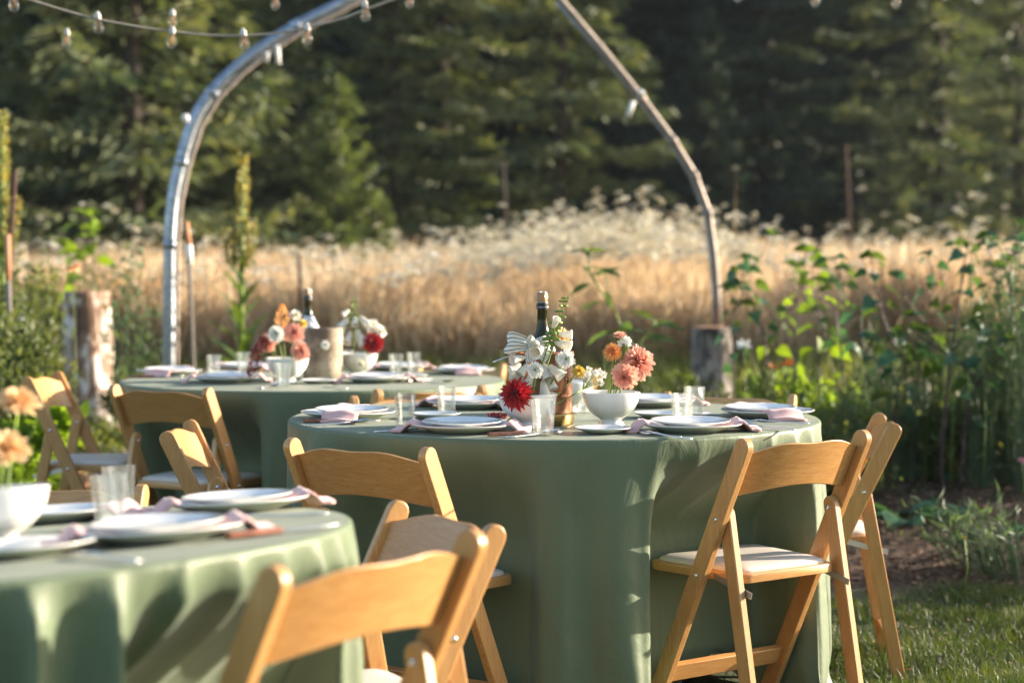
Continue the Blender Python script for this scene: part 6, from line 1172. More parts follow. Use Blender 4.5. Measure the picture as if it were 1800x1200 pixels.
# ------------------------------------------------------------- tableware
def mesh_of(name, mb, m, smooth=True, weld=True):
    o = mb.build(name, m, None, smooth, weld=weld); me = o.data; bpy.data.objects.remove(o); return me
def inst(name, me, loc, q, label, cat, group=None, rz=0.0, scale=1.0, parent=None):
    o = bpy.data.objects.new(name, me); COL.objects.link(o); o.location = loc
    o.rotation_mode = 'QUATERNION'; o.rotation_quaternion = q @ Quaternion((0, 0, 1), rz)
    o.scale = (scale, scale, scale)
    if parent is not None: o.parent = parent
    return tag(o, label, cat, group)
ME = {}
ME['dinner'] = mesh_of('dinner_plate', MB().lathe([(0, .002), (.075, .002), (.08, 0), (.083, .001), (.10, .008), (.132, .018), (.135, .0205), (.1335, .022), (.130, .0205), (.10, .0115), (.082, .0055), (0, .0045)], 64), M['china'])
ME['salad'] = mesh_of('salad_plate', MB().lathe([(0, .002), (.056, .002), (.06, 0), (.063, .001), (.078, .007), (.101, .0145), (.104, .017), (.1025, .018), (.099, .0165), (.076, .009), (.06, .0055), (0, .0045)], 64), M['china'])
ME['side'] = mesh_of('side_plate', MB().lathe([(0, .002), (.038, .002), (.041, 0), (.044, .001), (.06, .007), (.072, .012), (.074, .014), (.0725, .015), (.069, .0135), (.05, .006), (0, .0045)], 56), M['china'])
ME['glass'] = mesh_of('tumbler', MB().lathe([(0, .0005), (.022, .0005), (.0245, .003), (.0262, .03), (.031, .086), (.0315, .0875), (.0300, .0878), (.0295, .086), (.0246, .03), (.023, .010), (.0, .009)], 56), M['glass'])
def bowl_mesh(r, h, fr, name):
    k = r; p = [(0, .002), (fr * .8, .002), (fr * .86, 0), (fr, 0), (fr * 1.0, .003), (fr * .93, h * .10), (fr * .72, h * .17), (fr * .9, h * .22), (k * .62, h * .34), (k * .82, h * .52), (k * .93, h * .72), (k * .985, h * .93), (k, h * .985), (k * .992, h), (k * .97, h * .99),
                (k * .95, h * .93), (k * .89, h * .72), (k * .78, h * .54), (k * .58, h * .38), (fr * .8, h * .27), (0, h * .25)]
    return mesh_of(name, MB().lathe(p, 72), M['china'])
ME['bowl'] = bowl_mesh(.079, .092, .036, 'footed_bowl')
def napkin_mesh(seed, half=.176, wd=.112, curl=.0):
    r = random.Random(seed); prof = []; nl, nw = 30, 8
    def h(u):  # rides over the plate and hangs down its rim
        a = abs(u)
        if a < .10: return .0075 + .004 * (a / .10)
        if a < .134: return .0115 + (a - .10) / .034 * .013
        t = min(1, (a - .134) / .016); return .0245 - .0235 * t
    mb = MB(); ph = r.uniform(0, 6)
    def y_off(u): return .010 * math.sin(u * 9 + ph)
    for s_ in (0, 1):
        for i in range(nl + 1):
            u = -half + 2 * half * i / nl
            ww = wd * (1 + .10 * math.sin(u * 14 + ph) - .28 * math.exp(-((abs(u) - .10) / .03) ** 2) * curl)
            for j in range(nw + 1):
                v = -1 + 2 * j / nw
                th = .0025 + .0085 * float(sstep(.085, .125, abs(u))) * (1 - .55 * v ** 4) * (1 + .2 * math.sin(u * 40 + v * 3 + ph))
                z = h(u) + .0012 * math.sin(v * 5 + u * 30 + ph) + (th if s_ else 0)
                mb.v.append((u, v * ww / 2 + y_off(u), z))
    K = (nl + 1) * (nw + 1)
    for i in range(nl):
        for j in range(nw):
            a = i * (nw + 1) + j; mb.f.append((K + a, K + a + nw + 1, K + a + nw + 2, K + a + 1)); mb.f.append((a, a + 1, a + nw + 2, a + nw + 1))
        for j in (0, nw):
            a = i * (nw + 1) + j; q = (a, a + nw + 1, K + a + nw + 1, K + a); mb.f.append(q if j == nw else q[::-1])
    for j in range(nw):
        for i in (0, nl):
            a = i * (nw + 1) + j; q = (a, a + 1, K + a + 1, K + a); mb.f.append(q if i == 0 else q[::-1])
    return mesh_of('napkin', mb, M['napkin'])
NAP = [napkin_mesh(s) for s in (1, 2, 3)]
def utensil(kind):
    """lies along +x from handle end (0) to tip (L)"""
    if kind == 'fork':
        L_ = .195; mb = MB(); sec = [(0, .006, .003), (.03, .005, .0032), (.09, .0032, .004), (.125, .003, .007), (.138, .009, .0085), (.150, .0115, .006)]
        bar(mb, sec, .0018)
        for k in range(4):
            y = -.0092 + k * .00613
            mb.tube([(.148, y, .0062), (.165, y, .0035), (.185, y, .0045), (.195, y, .007)], [.0016, .0016, .0014, .0006], 6)
        return mb, None, L_
    if kind == 'spoon':
        L_ = .185; mb = MB(); bar(mb, [(0, .006, .003), (.03, .005, .0032), (.09, .0032, .004), (.132, .003, .0075)], .0018)
        n, m = 10, 8; base = len(mb.v)
        for s_ in (1, -1):
            for i in range(n + 1):
                t = i / n; wd = .0195 * math.sin(math.pi * (t * .94 + .03)) ** .6; x = .128 + .058 * t
                for j in range(m + 1):
                    v = -1 + 2 * j / m; mb.v.append((x, v * wd, .0085 + .004 * t - .0085 * (1 - v * v) * math.sin(math.pi * t) ** .7 + s_ * .0006))
        Q = (n + 1) * (m + 1)
        for i in range(n):
            for j in range(m):
                a = base + i * (m + 1) + j; mb.f.append((a, a + m + 1, a + m + 2, a + 1)); mb.f.append((Q + a, Q + a + 1, Q + a + m + 2, Q + a + m + 1))
        return mb, None, L_
    L_ = .21; mb = MB(); bar(mb, [(.095, .005, .006), (.105, .008, .0055), (.16, .009, .005), (.195, .007, .005), (.21, .001, .005)], .0012)
    hb = MB(); bar(hb, [(0, .0085, .007), (.008, .010, .007), (.06, .0085, .007), (.095, .0075, .007)], .006); return mb, hb, L_
def bar(mb, sec, th):
    b = len(mb.v)
    for (x, w_, z) in sec: mb.v += [(x, -w_, z - th * .5), (x, -w_ * .6, z - th), (x, w_ * .6, z - th), (x, w_, z - th * .5), (x, w_ * .75, z + th * .6), (x, -w_ * .75, z + th * .6)]
    for i in range(len(sec) - 1):
        for k_ in range(6): a = b + i * 6 + k_; c = b + i * 6 + (k_ + 1) % 6; mb.f.append((a, c, c + 6, a + 6))
    mb.f.append(tuple(b + k_ for k_ in range(6))[::-1]); mb.f.append(tuple(b + (len(sec) - 1) * 6 + k_ for k_ in range(6)))
UT = {}
for kd in ('fork', 'spoon', 'knife'):
    mb, hb, ln = utensil(kd); UT[kd] = (mesh_of(kd, mb, M['steel']), mesh_of('handle', hb, M['handle'], 'auto') if hb else None, ln)
def cutlery(key, kd, a, b, label, dz=0.0, lift=0.0):
    """from pixel a (handle end) towards pixel b (tip)"""
    p, q = on(key, *a), on(key, *b); v = (q - p).normalized(); up = tilt(key) @ Vector((0, 0, 1)); y = up.cross(v).normalized()
    rot = Matrix((v, y, v.cross(y))).transposed().to_quaternion()
    me, hm, ln = UT[kd]; r0 = bpy.data.objects.new(kd, None if hm else me); COL.objects.link(r0)
    r0.location = p + up * dz; r0.rotation_mode = 'QUATERNION'; r0.rotation_quaternion = rot @ Quaternion((0, 1, 0), -lift)
    tag(r0, label, kd, 'cutlery on the tables')
    if hm:
        for nm, m_ in (('blade', me), ('handle', hm)):
            o = bpy.data.objects.new(nm, m_); COL.objects.link(o); o.parent = r0
def setting(key, px, py, nap_az, where, salad=True, s=1.0, nk=0, off=(0, 0)):
    q = tilt(key); p = on(key, px, py); up = q @ Vector((0, 0, 1))
    inst('dinner_plate', ME['dinner'], p, q, 'white dinner plate ' + where, 'plate', 'white dinner plates', scale=s)
    inst('napkin', NAP[nk % 3], p + up * -.001, q, 'dusty pink napkin across the dinner plate ' + where, 'napkin', 'dusty pink napkins', rz=R_(nap_az))
    if salad:
        inst('salad_plate', ME['salad'], p + up * .0125 + Vector((off[0], off[1], 0)), q @ Quaternion(Vector((1, .3, 0)).normalized(), R_(1.2)), 'smaller white plate over the napkin ' + where, 'plate', 'white salad plates')
def side_plate(key, px, py, where): inst('side_plate', ME['side'], on(key, px, py), tilt(key), 'small white side plate ' + where, 'plate', 'white side plates')
def tumbler(key, px, py, where, s=1.0):   # py: base centre
    inst('tumbler', ME['glass'], on(key, px, py), tilt(key), 'clear ribbed glass tumbler ' + where, 'glass', 'ribbed glass tumblers', scale=s, rz=random.uniform(0, 6))
def bowl(key, px, py, where, s=1.0): return inst('footed_bowl', ME['bowl'], on(key, px, py), tilt(key), 'white footed bowl ' + where, 'bowl', 'white footed bowls', scale=s)

# middle table
setting('mid', 612, 735, 84, 'at the left rim of the middle table', nk=0, off=(.01, .0))
setting('mid', 813, 758, -6, 'at the front left of the middle table', nk=1)
setting('mid', 1214, 757, 6, 'at the front right of the middle table', nk=2)
setting('mid', 1349, 732, 100, 'at the right rim of the middle table', nk=0, off=(-.02, .01))
setting('mid', 826, 716, -30, 'at the back left of the middle table', nk=1)
setting('mid', 1146, 713, 20, 'at the back right of the middle table', nk=2)
side_plate('mid', 765, 734, 'behind the front left glass of the middle table'); side_plate('mid', 1060, 760, 'at the front centre of the middle table')
side_plate('mid', 1158, 733, 'behind the right pair of glasses'); side_plate('mid', 905, 716, 'behind the red dahlia')
tumbler('mid', 712, 748, 'in front of the left rim plate'); tumbler('mid', 785, 731, 'at the back left of the middle table'); tumbler('mid', 955, 765, 'beside the spoon at the front of the middle table', 1.05)
tumbler('mid', 1199, 748, 'nearer one of the right pair on the middle table'); tumbler('mid', 1221, 733, 'farther one of the right pair on the middle table'); tumbler('mid', 1026, 725, 'between the copper cooler and the big bowl')
bowl('mid', 1074, 748, 'holding the coral dahlias'); bowl('mid', 927, 752, 'holding the red dahlia and the white foxglove', 1.0); bowl('mid', 996, 724, 'half hidden behind the copper cooler')
cutlery('mid', 'knife', (533, 743), (700, 741), 'knife with rosewood handle at the left rim of the middle table'); cutlery('mid', 'spoon', (538, 748), (652, 744), 'spoon beside the rosewood knife at the left rim of the middle table')
cutlery('mid', 'fork', (657, 760), (735, 757), 'fork left of the front left plate on the middle table')
cutlery('mid', 'knife', (858, 767), (930, 764), 'knife with rosewood handle right of the front left plate'); cutlery('mid', 'spoon', (890, 770), (984, 762), 'spoon at the front of the middle table with its bowl under the glass')
cutlery('mid', 'fork', (1195, 770), (1086, 755), 'fork at the front centre of the middle table'); cutlery('mid', 'fork', (1215, 773), (1120, 762), 'second fork partly under the front right napkin')
cutlery('mid', 'knife', (1328, 758), (1272, 750), 'knife with red brown handle right of the front right plate'); cutlery('mid', 'fork', (1422, 745), (1300, 741), 'fork at the right rim of the middle table')
cutlery('mid', 'spoon', (1398, 757), (1330, 752), 'spoon right of the front right plate on the middle table')
# rear table
setting('rear', 298, 659, 78, 'at the left rim of the rear table', nk=1)
setting('rear', 398, 671, 8, 'at the front left of the rear table', nk=2)
setting('rear', 663, 671, 12, 'at the front right of the rear table', nk=0)
setting('rear', 815, 656, 95, 'at the right rim of the rear table', nk=1)
setting('rear', 430, 650, 150, 'at the back left of the rear table', nk=2); setting('rear', 700, 650, 30, 'at the back right of the rear table', nk=0)
side_plate('rear', 561, 673, 'in front of the stoneware cooler'); side_plate('rear', 720, 664, 'behind the front right plate of the rear table'); side_plate('rear', 392, 659, 'beside the amaranth')
tumbler('rear', 376, 661, 'left of the amaranth on the rear table'); tumbler('rear', 428, 655, 'behind the amaranth'); tumbler('rear', 497, 679, 'in front of the bowl with peach dahlias')
tumbler('rear', 696, 659, 'left one of the right pair on the rear table'); tumbler('rear', 727, 655, 'right one of the right pair on the rear table'); tumbler('rear', 612, 650, 'behind the stoneware cooler')
bowl('rear', 505, 673, 'holding the peach dahlias on the rear table', 1.05); bowl('rear', 629, 662, 'holding the red dahlia on the rear table', 1.05)
cutlery('rear', 'knife', (230, 664), (300, 663), 'knife at the left rim of the rear table'); cutlery('rear', 'spoon', (458, 684), (512, 674), 'spoon in front of the peach dahlia bowl'); cutlery('rear', 'fork', (608, 684), (570, 676), 'fork in front of the stoneware cooler')
cutlery('rear', 'knife', (716, 672), (770, 667), 'knife with red handle at the right of the rear table'); cutlery('rear', 'spoon', (735, 670), (775, 672), 'spoon right of the front right plate of the rear table')
# foreground table
setting('front', 278, 948, 20, 'nearest to us on the foreground table', nk=0)
setting('front', 418, 896, 22, 'at the right rim of the foreground table', nk=2)
setting('front', 92, 914, -10, 'at the back of the foreground table', nk=1, salad=False)
side_plate('front', 250, 922, 'behind the nearest dinner plate of the foreground table'); inst('dinner_plate', ME['dinner'], on('front', 30, 975), tilt('front'), 'white plate cut by the left edge on the foreground table', 'plate', 'white dinner plates', scale=.85)
tumbler('front', 194, 926, 'nearer one on the foreground table', 1.04); tumbler('front', 211, 902, 'farther one on the foreground table', 1.04)
bowl('front', 0, 960, 'with peach dahlias on the foreground table', 1.0)
cutlery('front', 'fork', (242, 989), (62, 968), 'fork in front of the foreground table plates'); cutlery('front', 'knife', (400, 948), (600, 925), 'knife with red handle at the right of the foreground table')
cutlery('front', 'fork', (578, 904), (410, 914), 'fork at the right rim of the foreground table'); cutlery('front', 'knife', (350, 930), (252, 895), 'knife pointing at the rear, behind the glasses of the foreground table')

# ------------------------------------------------------------- coolers, bottles, bow
copper = mat('copper_sheet', (.40, .20, .13), .30, 1.0)
setc(copper, ramp(copper, noise(copper, 9, 4), [(.3, (.30, .13, .08)), (.7, (.52, .27, .18))])); setc(copper, ramp(copper, noise(copper, 20, 3), [(.3, .24), (.7, .42)]), 'Roughness')
brass = mat('brass_band', (.62, .42, .16), .25, 1.0)
p = on('mid', 950, 744); c0 = empty('copper_cooler', p, 0, 'tall copper bottle cooler with brass foot in the middle of the middle table', 'wine cooler')
MB().lathe([(.088, .030), (.089, .034), (.087, .05), (.088, .188), (.091, .190), (.0915, .197), (.089, .199), (.084, .197), (.083, .188), (.081, .034), (.0, .032)], 64).build('body', copper, c0, weld=True)
MB().lathe([(0, 0), (.090, 0), (.092, .003), (.092, .027), (.089, .030), (0, .030)], 64).build('foot_band', brass, c0, smooth='auto', weld=True)
bg_ = mat('dark_green_bottle_glass', (.022, .024, .008), .12, spec=.35); foil = mat('black_foil', (.014, .016, .02), .4); cork = mat('cork', (.42, .24, .12), .8)
label_m = mat('blue_white_label', (.7, .73, .76), .6); setc(label_m, ramp(label_m, noise(label_m, 26, 3), [(.42, (.75, .77, .80)), (.5, (.08, .12, .2)), (.56, (.75, .77, .80))], 'CONSTANT'))
def bottle(loc, tiltv, label, s=1.0, lab=False):
    b = empty('sparkling_wine_bottle', loc, 0, label, 'bottle'); b.rotation_euler = tiltv; b.scale = (s, s, s)
    MB().lathe([(0, .0), (.038, 0), (.042, .004), (.042, .16), (.040, .175), (.030, .20), (.0185, .225), (.0150, .25), (.0140, .285), (.0150, .287)], 40).build('glass_body', bg_, b)
    MB().lathe([(.0150, .287), (.0178, .288), (.0178, .298), (.0155, .300), (.0155, .304), (.0, .304)], 32).build('lip', foil, b, smooth='auto', weld=True)
    MB().lathe([(.0115, .304), (.0125, .306), (.0150, .322), (.0158, .328), (.0130, .332), (0, .333)], 28).build('cork', cork, b, smooth='auto')
    cage = MB()
    for k_ in range(4):
        a = k_ * math.pi / 2 + .5; ca, sa = math.cos(a), math.sin(a); cage.tube([(.018 * ca, .018 * sa, .292), (.0168 * ca, .0168 * sa, .315), (.0165 * ca, .0165 * sa, .330), (.011 * ca, .011 * sa, .3345), (0, 0, .3345)], .0007, 5)
    for zz, rr in ((.292, .0186), (.305, .0165)): cage.tube([(rr * math.cos(q * .4), rr * math.sin(q * .4), zz) for q in range(17)], .0008, 5)
    cage.lathe([(0, .3346), (.0125, .3343), (.0135, .333), (.0125, .3335)], 20); cage.build('wire_cage', M['bolt'], b)
    if lab: MB().lathe([(.0190, .2245), (.0317, .1975), (.0412, .178), (.0427, .165), (.0427, .12)], 40).build('neck_label', label_m, b)
    return b
bottle(p + Vector((.008, .02, .030)), (0, R_(-.5), 0), 'dark sparkling wine bottle standing in the copper cooler', .985)
# striped bow: two loops, knot, two tails of folded cloth
strip = mat('striped_linen', (.75, .73, .66), .85); N, L = nodes(strip)
tc = N.new('ShaderNodeTexCoord'); sp = N.new('ShaderNodeSeparateXYZ'); L.new(tc.outputs['UV'], sp.inputs[0]); mu = N.new('ShaderNodeMath'); mu.operation = 'MULTIPLY'; mu.inputs[1].default_value = 5.0; L.new(sp.outputs[1], mu.inputs[0])
fr = N.new('ShaderNodeMath'); fr.operation = 'FRACT'; L.new(mu.outputs[0], fr.inputs[0]); setc(strip, ramp(strip, fr.outputs[0], [(0, (.78, .76, .69)), (.40, (.05, .09, .09)), (.62, (.78, .76, .69))], 'CONSTANT'))
def ribbon(name, path, widths, parent, normal_hint, th=.0018):
    """cloth strip along path with lengthwise stripes"""
    pts = smooth_path([Vector(q) for q in path], 5); n = len(pts); W_ = np.interp(np.linspace(0, 1, n), np.linspace(0, 1, len(widths)), widths); v, uv = [], []; m = 6
    for s_ in (-1, 1):
        for i, q in enumerate(pts):
            t = (pts[min(i + 1, n - 1)] - pts[max(i - 1, 0)]).normalized(); sd_ = Vector(normal_hint) - t * t.dot(Vector(normal_hint)); sd_ = sd_.normalized(); nn = sd_.cross(t)
            for j in range(m + 1):
                u = j / m - .5; v.append(q + sd_ * u * W_[i] + nn * (s_ * th / 2 + .004 * math.sin(u * 11 + i * .3))); uv.append((i / n, j / m))
    K = n * (m + 1); f = []
    for i in range(n - 1):
        for j in range(m): a = i * (m + 1) + j; f += [(a, a + 1, a + m + 2, a + m + 1), (K + a, K + a + m + 1, K + a + m + 2, K + a + 1)]
    me = bpy.data.meshes.new(name); me.from_pydata([tuple(q) for q in v], [], f); ul = me.uv_layers.new(name='uv')
    for lp in me.loops: ul.data[lp.index].uv = uv[lp.vertex_index]
    return link(name, me, strip, parent, True)
def bow(c, s, label, spread=1.0):
    b = empty('striped_bow', c, 0, label, 'ribbon'); b.scale = (s, s, s)
    ribbon('loop', [(0, -.004, 0), (-.022, -.016, .010), (-.050, -.020, .014), (-.066, -.008, .010), (-.060, .010, .004), (-.030, .012, -.004), (0, .004, 0)], [.014, .040, .056, .058, .052, .035, .014], b, (.25, 0, 1))
    ribbon('loop', [(0, -.004, 0), (.018, -.014, .008), (.038, -.014, .010), (.048, 0, .004), (.036, .010, -.002), (0, .004, 0)], [.014, .030, .042, .040, .03, .014], b, (-.3, 0, 1))
    ribbon('tail', [(0, -.006, 0), (-.004, -.020, -.018), (.002, -.024, -.040)], [.014, .026, .034], b, (1, 0, .1)); ribbon('tail', [(0, -.006, 0), (.020, -.018, -.014), (.046, -.022, -.032)], [.014, .026, .034], b, (.6, 0, .8))
    ribbon('knot', [(-.001, -.004, .013), (0, -.014, .008), (0, -.016, -.002), (-.001, -.006, -.014)], [.016, .018, .018, .016], b, (1, 0, 0)); return b
bow(P(934, 609, on('mid', 950, 744).y - .075), .98, 'black and white striped cloth tied in a bow on the copper cooler')
# long spoon with wooden handle sticking out of the cooler
a, b = P(866, 636, 4.80), P(930, 612, 4.80); v = (b - a).normalized(); m = Matrix((v, Vector((0, 1, 0)), v.cross(Vector((0, 1, 0))))).transposed()
r0 = empty('serving_spoon', a, 0, 'long flat spoon handle sticking out of the copper cooler to the left', 'spoon'); mb = MB(); bar(mb, [(0, .010, 0), (.012, .013, 0), (.05, .008, 0), (.13, .006, 0)], .002)
mb.xform(m.to_4x4()); mb.build('handle', M['steel'], r0)

stone = mat('speckled_stoneware', (.30, .24, .17), .75); setc(stone, mixc(stone, ramp(stone, noise(stone, 7, 5, .6), [(.38, (.13, .09, .06)), (.5, (.32, .25, .17)), (.62, (.46, .39, .29))]), (.16, .11, .07), ramp(stone, noise(stone, 90, 2), [(.55, 0.0), (.65, .7)])))
bump(stone, noise(stone, 60, 3), .3, .002)
p = on('rear', 567, 665); c1 = empty('stoneware_cooler', p, 0, 'squat speckled stoneware bottle cooler on the rear left table', 'wine cooler')
MB().lathe([(0, 0), (.072, 0), (.078, .004), (.080, .05), (.080, .19), (.077, .203), (.072, .206), (.068, .200), (.068, .03), (0, .025)], 56).build('body', stone, c1, weld=True)
bottle(p + Vector((-.052, .02, .03)), (0, R_(-2), 0), 'sparkling wine bottle with blue and white label in the stoneware cooler', .99, True)
bow(P(553, 598, p.y - .02), .75, 'striped cloth bow on the neck of the bottle in the stoneware cooler')

# ------------------------------------------------------------- flowers
def petal_mat(name, inner, outer, r0_, r1_, trans=.3):
    m = mat(name, outer, .55, sheen=.2); N, L = nodes(m); tc = N.new('ShaderNodeTexCoord'); ln = N.new('ShaderNodeVectorMath'); ln.operation = 'LENGTH'; L.new(tc.outputs['Object'], ln.inputs[0])
    dv = N.new('ShaderNodeMapRange'); dv.inputs[1].default_value = r0_; dv.inputs[2].default_value = r1_; L.new(ln.outputs['Value'], dv.inputs[0])
    c = mixc(m, inner, outer, dv.outputs[0]); c = mixc(m, c, (.72, .72, .72), ramp(m, noise(m, 160, 2), [(.4, 0.0), (.8, .5)]), 'MULTIPLY'); setc(m, c)
    t = N.new('ShaderNodeBsdfTranslucent'); x = N.new('ShaderNodeMixShader'); x.inputs[0].default_value = trans; L.new(c, t.inputs[0])
    out = [q for q in N if q.type == 'OUTPUT_MATERIAL'][0]; L.new(N['Principled BSDF'].outputs[0], x.inputs[1]); L.new(t.outputs[0], x.inputs[2]); L.new(x.outputs[0], out.inputs[0]); return m
M['p_red'] = petal_mat('crimson_petals', (.22, .008, .012), (.52, .012, .02), 0, .05, .25)
M['p_coral'] = petal_mat('coral_petals', (.86, .32, .22), (.94, .62, .48), .005, .05)
M['p_peach'] = petal_mat('peach_petals', (.90, .55, .20), (.95, .76, .48), .0, .05)
M['p_orange'] = petal_mat('orange_petals', (.85, .30, .06), (.90, .52, .20), .0, .03)
M['p_white'] = petal_mat('white_petals', (.62, .68, .42), (.85, .84, .78), .0, .012)
M['p_cream'] = petal_mat('cream_petals', (.80, .76, .52), (.86, .83, .74), .0, .02)
M['p_yellow'] = petal_mat('yellow_petals', (.75, .52, .05), (.85, .66, .14), .0, .02)
M['p_pink'] = petal_mat('pale_pink_petals', (.85, .45, .30), (.88, .58, .46), .0, .03)
M['amaranth'] = mat('amaranth_beads', (.26, .012, .04), .7)
def petals(R, rings, n0, n1, wd, e0, e1, cup=.3, point=1.0, seed=0, curl=.0, l0=.35):
    r = np.random.default_rng(seed); v, f = [], []
    for k in range(rings):
        q = k / max(1, rings - 1); n = int(n0 + (n1 - n0) * q); e = e0 + (e1 - e0) * q; l = R * (l0 + (1 - l0) * q ** .8)
        for i in range(n):
            a = 2 * math.pi * (i + .5 * (k % 2) + r.uniform(-.2, .2)) / n; ee = e + r.normal() * .09; ll = l * r.uniform(.86, 1.08)
            ca, sa = math.cos(a), math.sin(a); w_ = wd * R * (.5 + .5 * q) * r.uniform(.85, 1.15); b = len(v); tw_ = r.normal() * .25
            for t, pw in ((0.06, .35), (.38, .95), (.72, 1.0 if point < 1 else .8), (1.0, .12 if point >= 1 else .5)):
                rad, z = ll * t * math.cos(ee), ll * t * math.sin(ee); rad += curl * ll * t * t * math.sin(ee) * -.4; z += curl * ll * t * t * .5
                for sg in (-1, 0, 1):
                    s = sg * w_ * pw / 2; zz = z + abs(sg) * cup * w_ * pw * .5 + sg * tw_ * w_ * .3
                    v.append((ca * rad - sa * s, sa * rad + ca * s, zz))
            for j in range(3):
                for c_ in range(2): q_ = b + j * 3 + c_; f.append((q_, q_ + 3, q_ + 4, q_ + 1))
    return v, f
FG = 'cut flowers in the white bowls'
def facing(dv): return Vector((0, 0, 1)).rotation_difference(Vector(dv).normalized())
def bloom(kind, px, py, d, rpx, dv, foot, label, cat='dahlia', stem='stem_green', name=None, bend=.0, group=FG):
    p = P(px, py, d); R = rpx / F_PX * d; r0 = empty(name or cat, p, 0, label, cat, group); sd_ = int(px * 13 + py) % 9973
    kw = {'spiky': (M['p_red'], dict(rings=9, n0=6, n1=17, wd=.24, e0=1.45, e1=-.75, cup=.9, point=1.2, l0=.45)),
          'ball': (M['p_coral'], dict(rings=12, n0=6, n1=20, wd=.30, e0=1.5, e1=-.75, cup=.75, point=.9, l0=.62, curl=.1)),
          'deco': (M['p_coral'], dict(rings=8, n0=6, n1=16, wd=.34, e0=1.4, e1=-.35, cup=.4, point=.9, l0=.4)),
          'disc': (M['p_peach'], dict(rings=8, n0=8, n1=22, wd=.26, e0=1.3, e1=.02, cup=.3, point=.9, l0=.35)),
          'pin': (M['p_orange'], dict(rings=11, n0=7, n1=22, wd=.15, e0=1.5, e1=-.6, cup=.6, point=1, l0=.75)),
          'pink': (M['p_pink'], dict(rings=7, n0=6, n1=12, wd=.28, e0=1.5, e1=.1, cup=.5, point=1, l0=.5)),
          'zinnia': (M['p_white'], dict(rings=5, n0=9, n1=17, wd=.34, e0=.9, e1=-.12, cup=.15, point=.9, l0=.45)),
          'cream': (M['p_cream'], dict(rings=5, n0=6, n1=11, wd=.5, e0=1.1, e1=-.1, cup=.3, point=.9, l0=.45)),
          'yellow': (M['p_yellow'], dict(rings=7, n0=6, n1=16, wd=.26, e0=1.4, e1=-.4, cup=.4, point=.9, l0=.5))}[kind]
    v, f = petals(R, seed=sd_, **kw[1]); mb = MB(); mb.v, mb.f = v, f; q = facing(dv); mb.v = [tuple(q @ Vector(x)) for x in mb.v]
    mb.build('petals', kw[0], r0)
    c = MB().lathe([(0, -.12 * R), (.22 * R, -.10 * R), (.26 * R, .0), (.15 * R, .16 * R), (0, .20 * R)], 12); c.v = [tuple(q @ Vector(x)) for x in c.v]
    c.build('flower_head', kw[0] if kind not in ('zinnia', 'cream') else M['stem_green'], r0)
    back = q @ Vector((0, 0, -.1 * R)); ft = Vector(foot) - p; md = back * .5 + ft * .5 + (q @ Vector((0, 0, -1))) * .02 + Vector((bend, 0, 0))
    MB().tube(smooth_path([back, back + (q @ Vector((0, 0, -.018))), md, ft], 4), .0026, 7).build('stem', M[stem], r0)
    return r0
def bell_mesh():
    mb = MB().lathe([(.0035, 0), (.0065, -.004), (.009, -.014), (.0105, -.026), (.0135, -.036), (.0150, -.039), (.0125, -.0375), (.0095, -.026), (.0078, -.012), (.0030, -.003)], 14); return mesh_of('bell', mb, M['p_cream'])
BELL = bell_mesh(); BUD = mesh_of('bud', MB().lathe([(0, .004), (.0028, .002), (.0036, -.003), (.0024, -.009), (0, -.012)], 8), M['stem_green'])
def foxglove(pts, d, label, bells, buds, s=1.0):
    q = [P(a, b, d) for a, b in pts]; r0 = empty('foxglove', q[0], 0, label, 'foxglove', FG); q = smooth_path([p - q[0] for p in q], 5); m = len(q)
    MB().tube(q, [.003 - .0018 * i / m for i in range(m)], 7).build('stem', M['stem_green'], r0); r = random.Random(len(label))
    for (px, py, dx, dz, sz) in bells:
        p = P(px, py, d + r.uniform(-.03, .01)) - r0.location; o = bpy.data.objects.new('bell', BELL); COL.objects.link(o); o.parent = r0
        o.location = p; o.rotation_mode = 'QUATERNION'; o.rotation_quaternion = Vector((0, 0, -1)).rotation_difference(Vector((dx, r.uniform(-.7, -.1), dz)).normalized()); o.scale = (sz * s,) * 3
    for i in range(buds):
        t = 1 - .48 * (i / buds); p = q[min(m - 1, int(t * m))]; a = i * 2.4; v = Vector((math.cos(a), math.sin(a), -.3 + .8 * (t - .5)))
        o = bpy.data.objects.new('bud', BUD); COL.objects.link(o); o.parent = r0; o.location = p + v * (.004 + .006 * (1 - t)); o.rotation_mode = 'QUATERNION'
        o.rotation_quaternion = Vector((0, 0, -1)).rotation_difference(v.normalized()); o.scale = ((.7 + 2.2 * (1 - t)) * s * 1.1,) * 3
    return r0
def cluster(px, py, d, rpx, n, foot, label, mk='p_white', cat='waxflower'):
    p = P(px, py, d); R = rpx / F_PX * d; r0 = empty(cat, p, 0, label, 'flower', FG); r = np.random.default_rng(int(px)); cc = unit(n, r) * (R * r.random((n, 1)) ** .4); C, A = [], []
    st = MB(); ft = Vector(foot) - p
    for c in cc:
        for k_ in range(5): a = k_ * 1.257; C.append(c); A.append([math.cos(a), -.3, math.sin(a)] + r.normal(size=3) * .25)
        st.tube([ft * .25 + Vector((0, 0, -R * .4)), tuple(c)], .0009, 4, cap=False)
    st.tube([ft, ft * .25 + Vector((0, 0, -R * .4))], .0016, 5)
    co, f_ = quads(np.array(C), np.array(A), unit(len(C), r) * .4 + [0, -1, 0], .0115, .010, .1); np_mesh('petals', co, f_, M[mk], r0); st.build('stems', M['stem_green'], r0); return r0
def in_bowl(key, px, py, s, dx=0, dy=0): return on(key, px, py) + Vector((dx, dy, .045 * s))
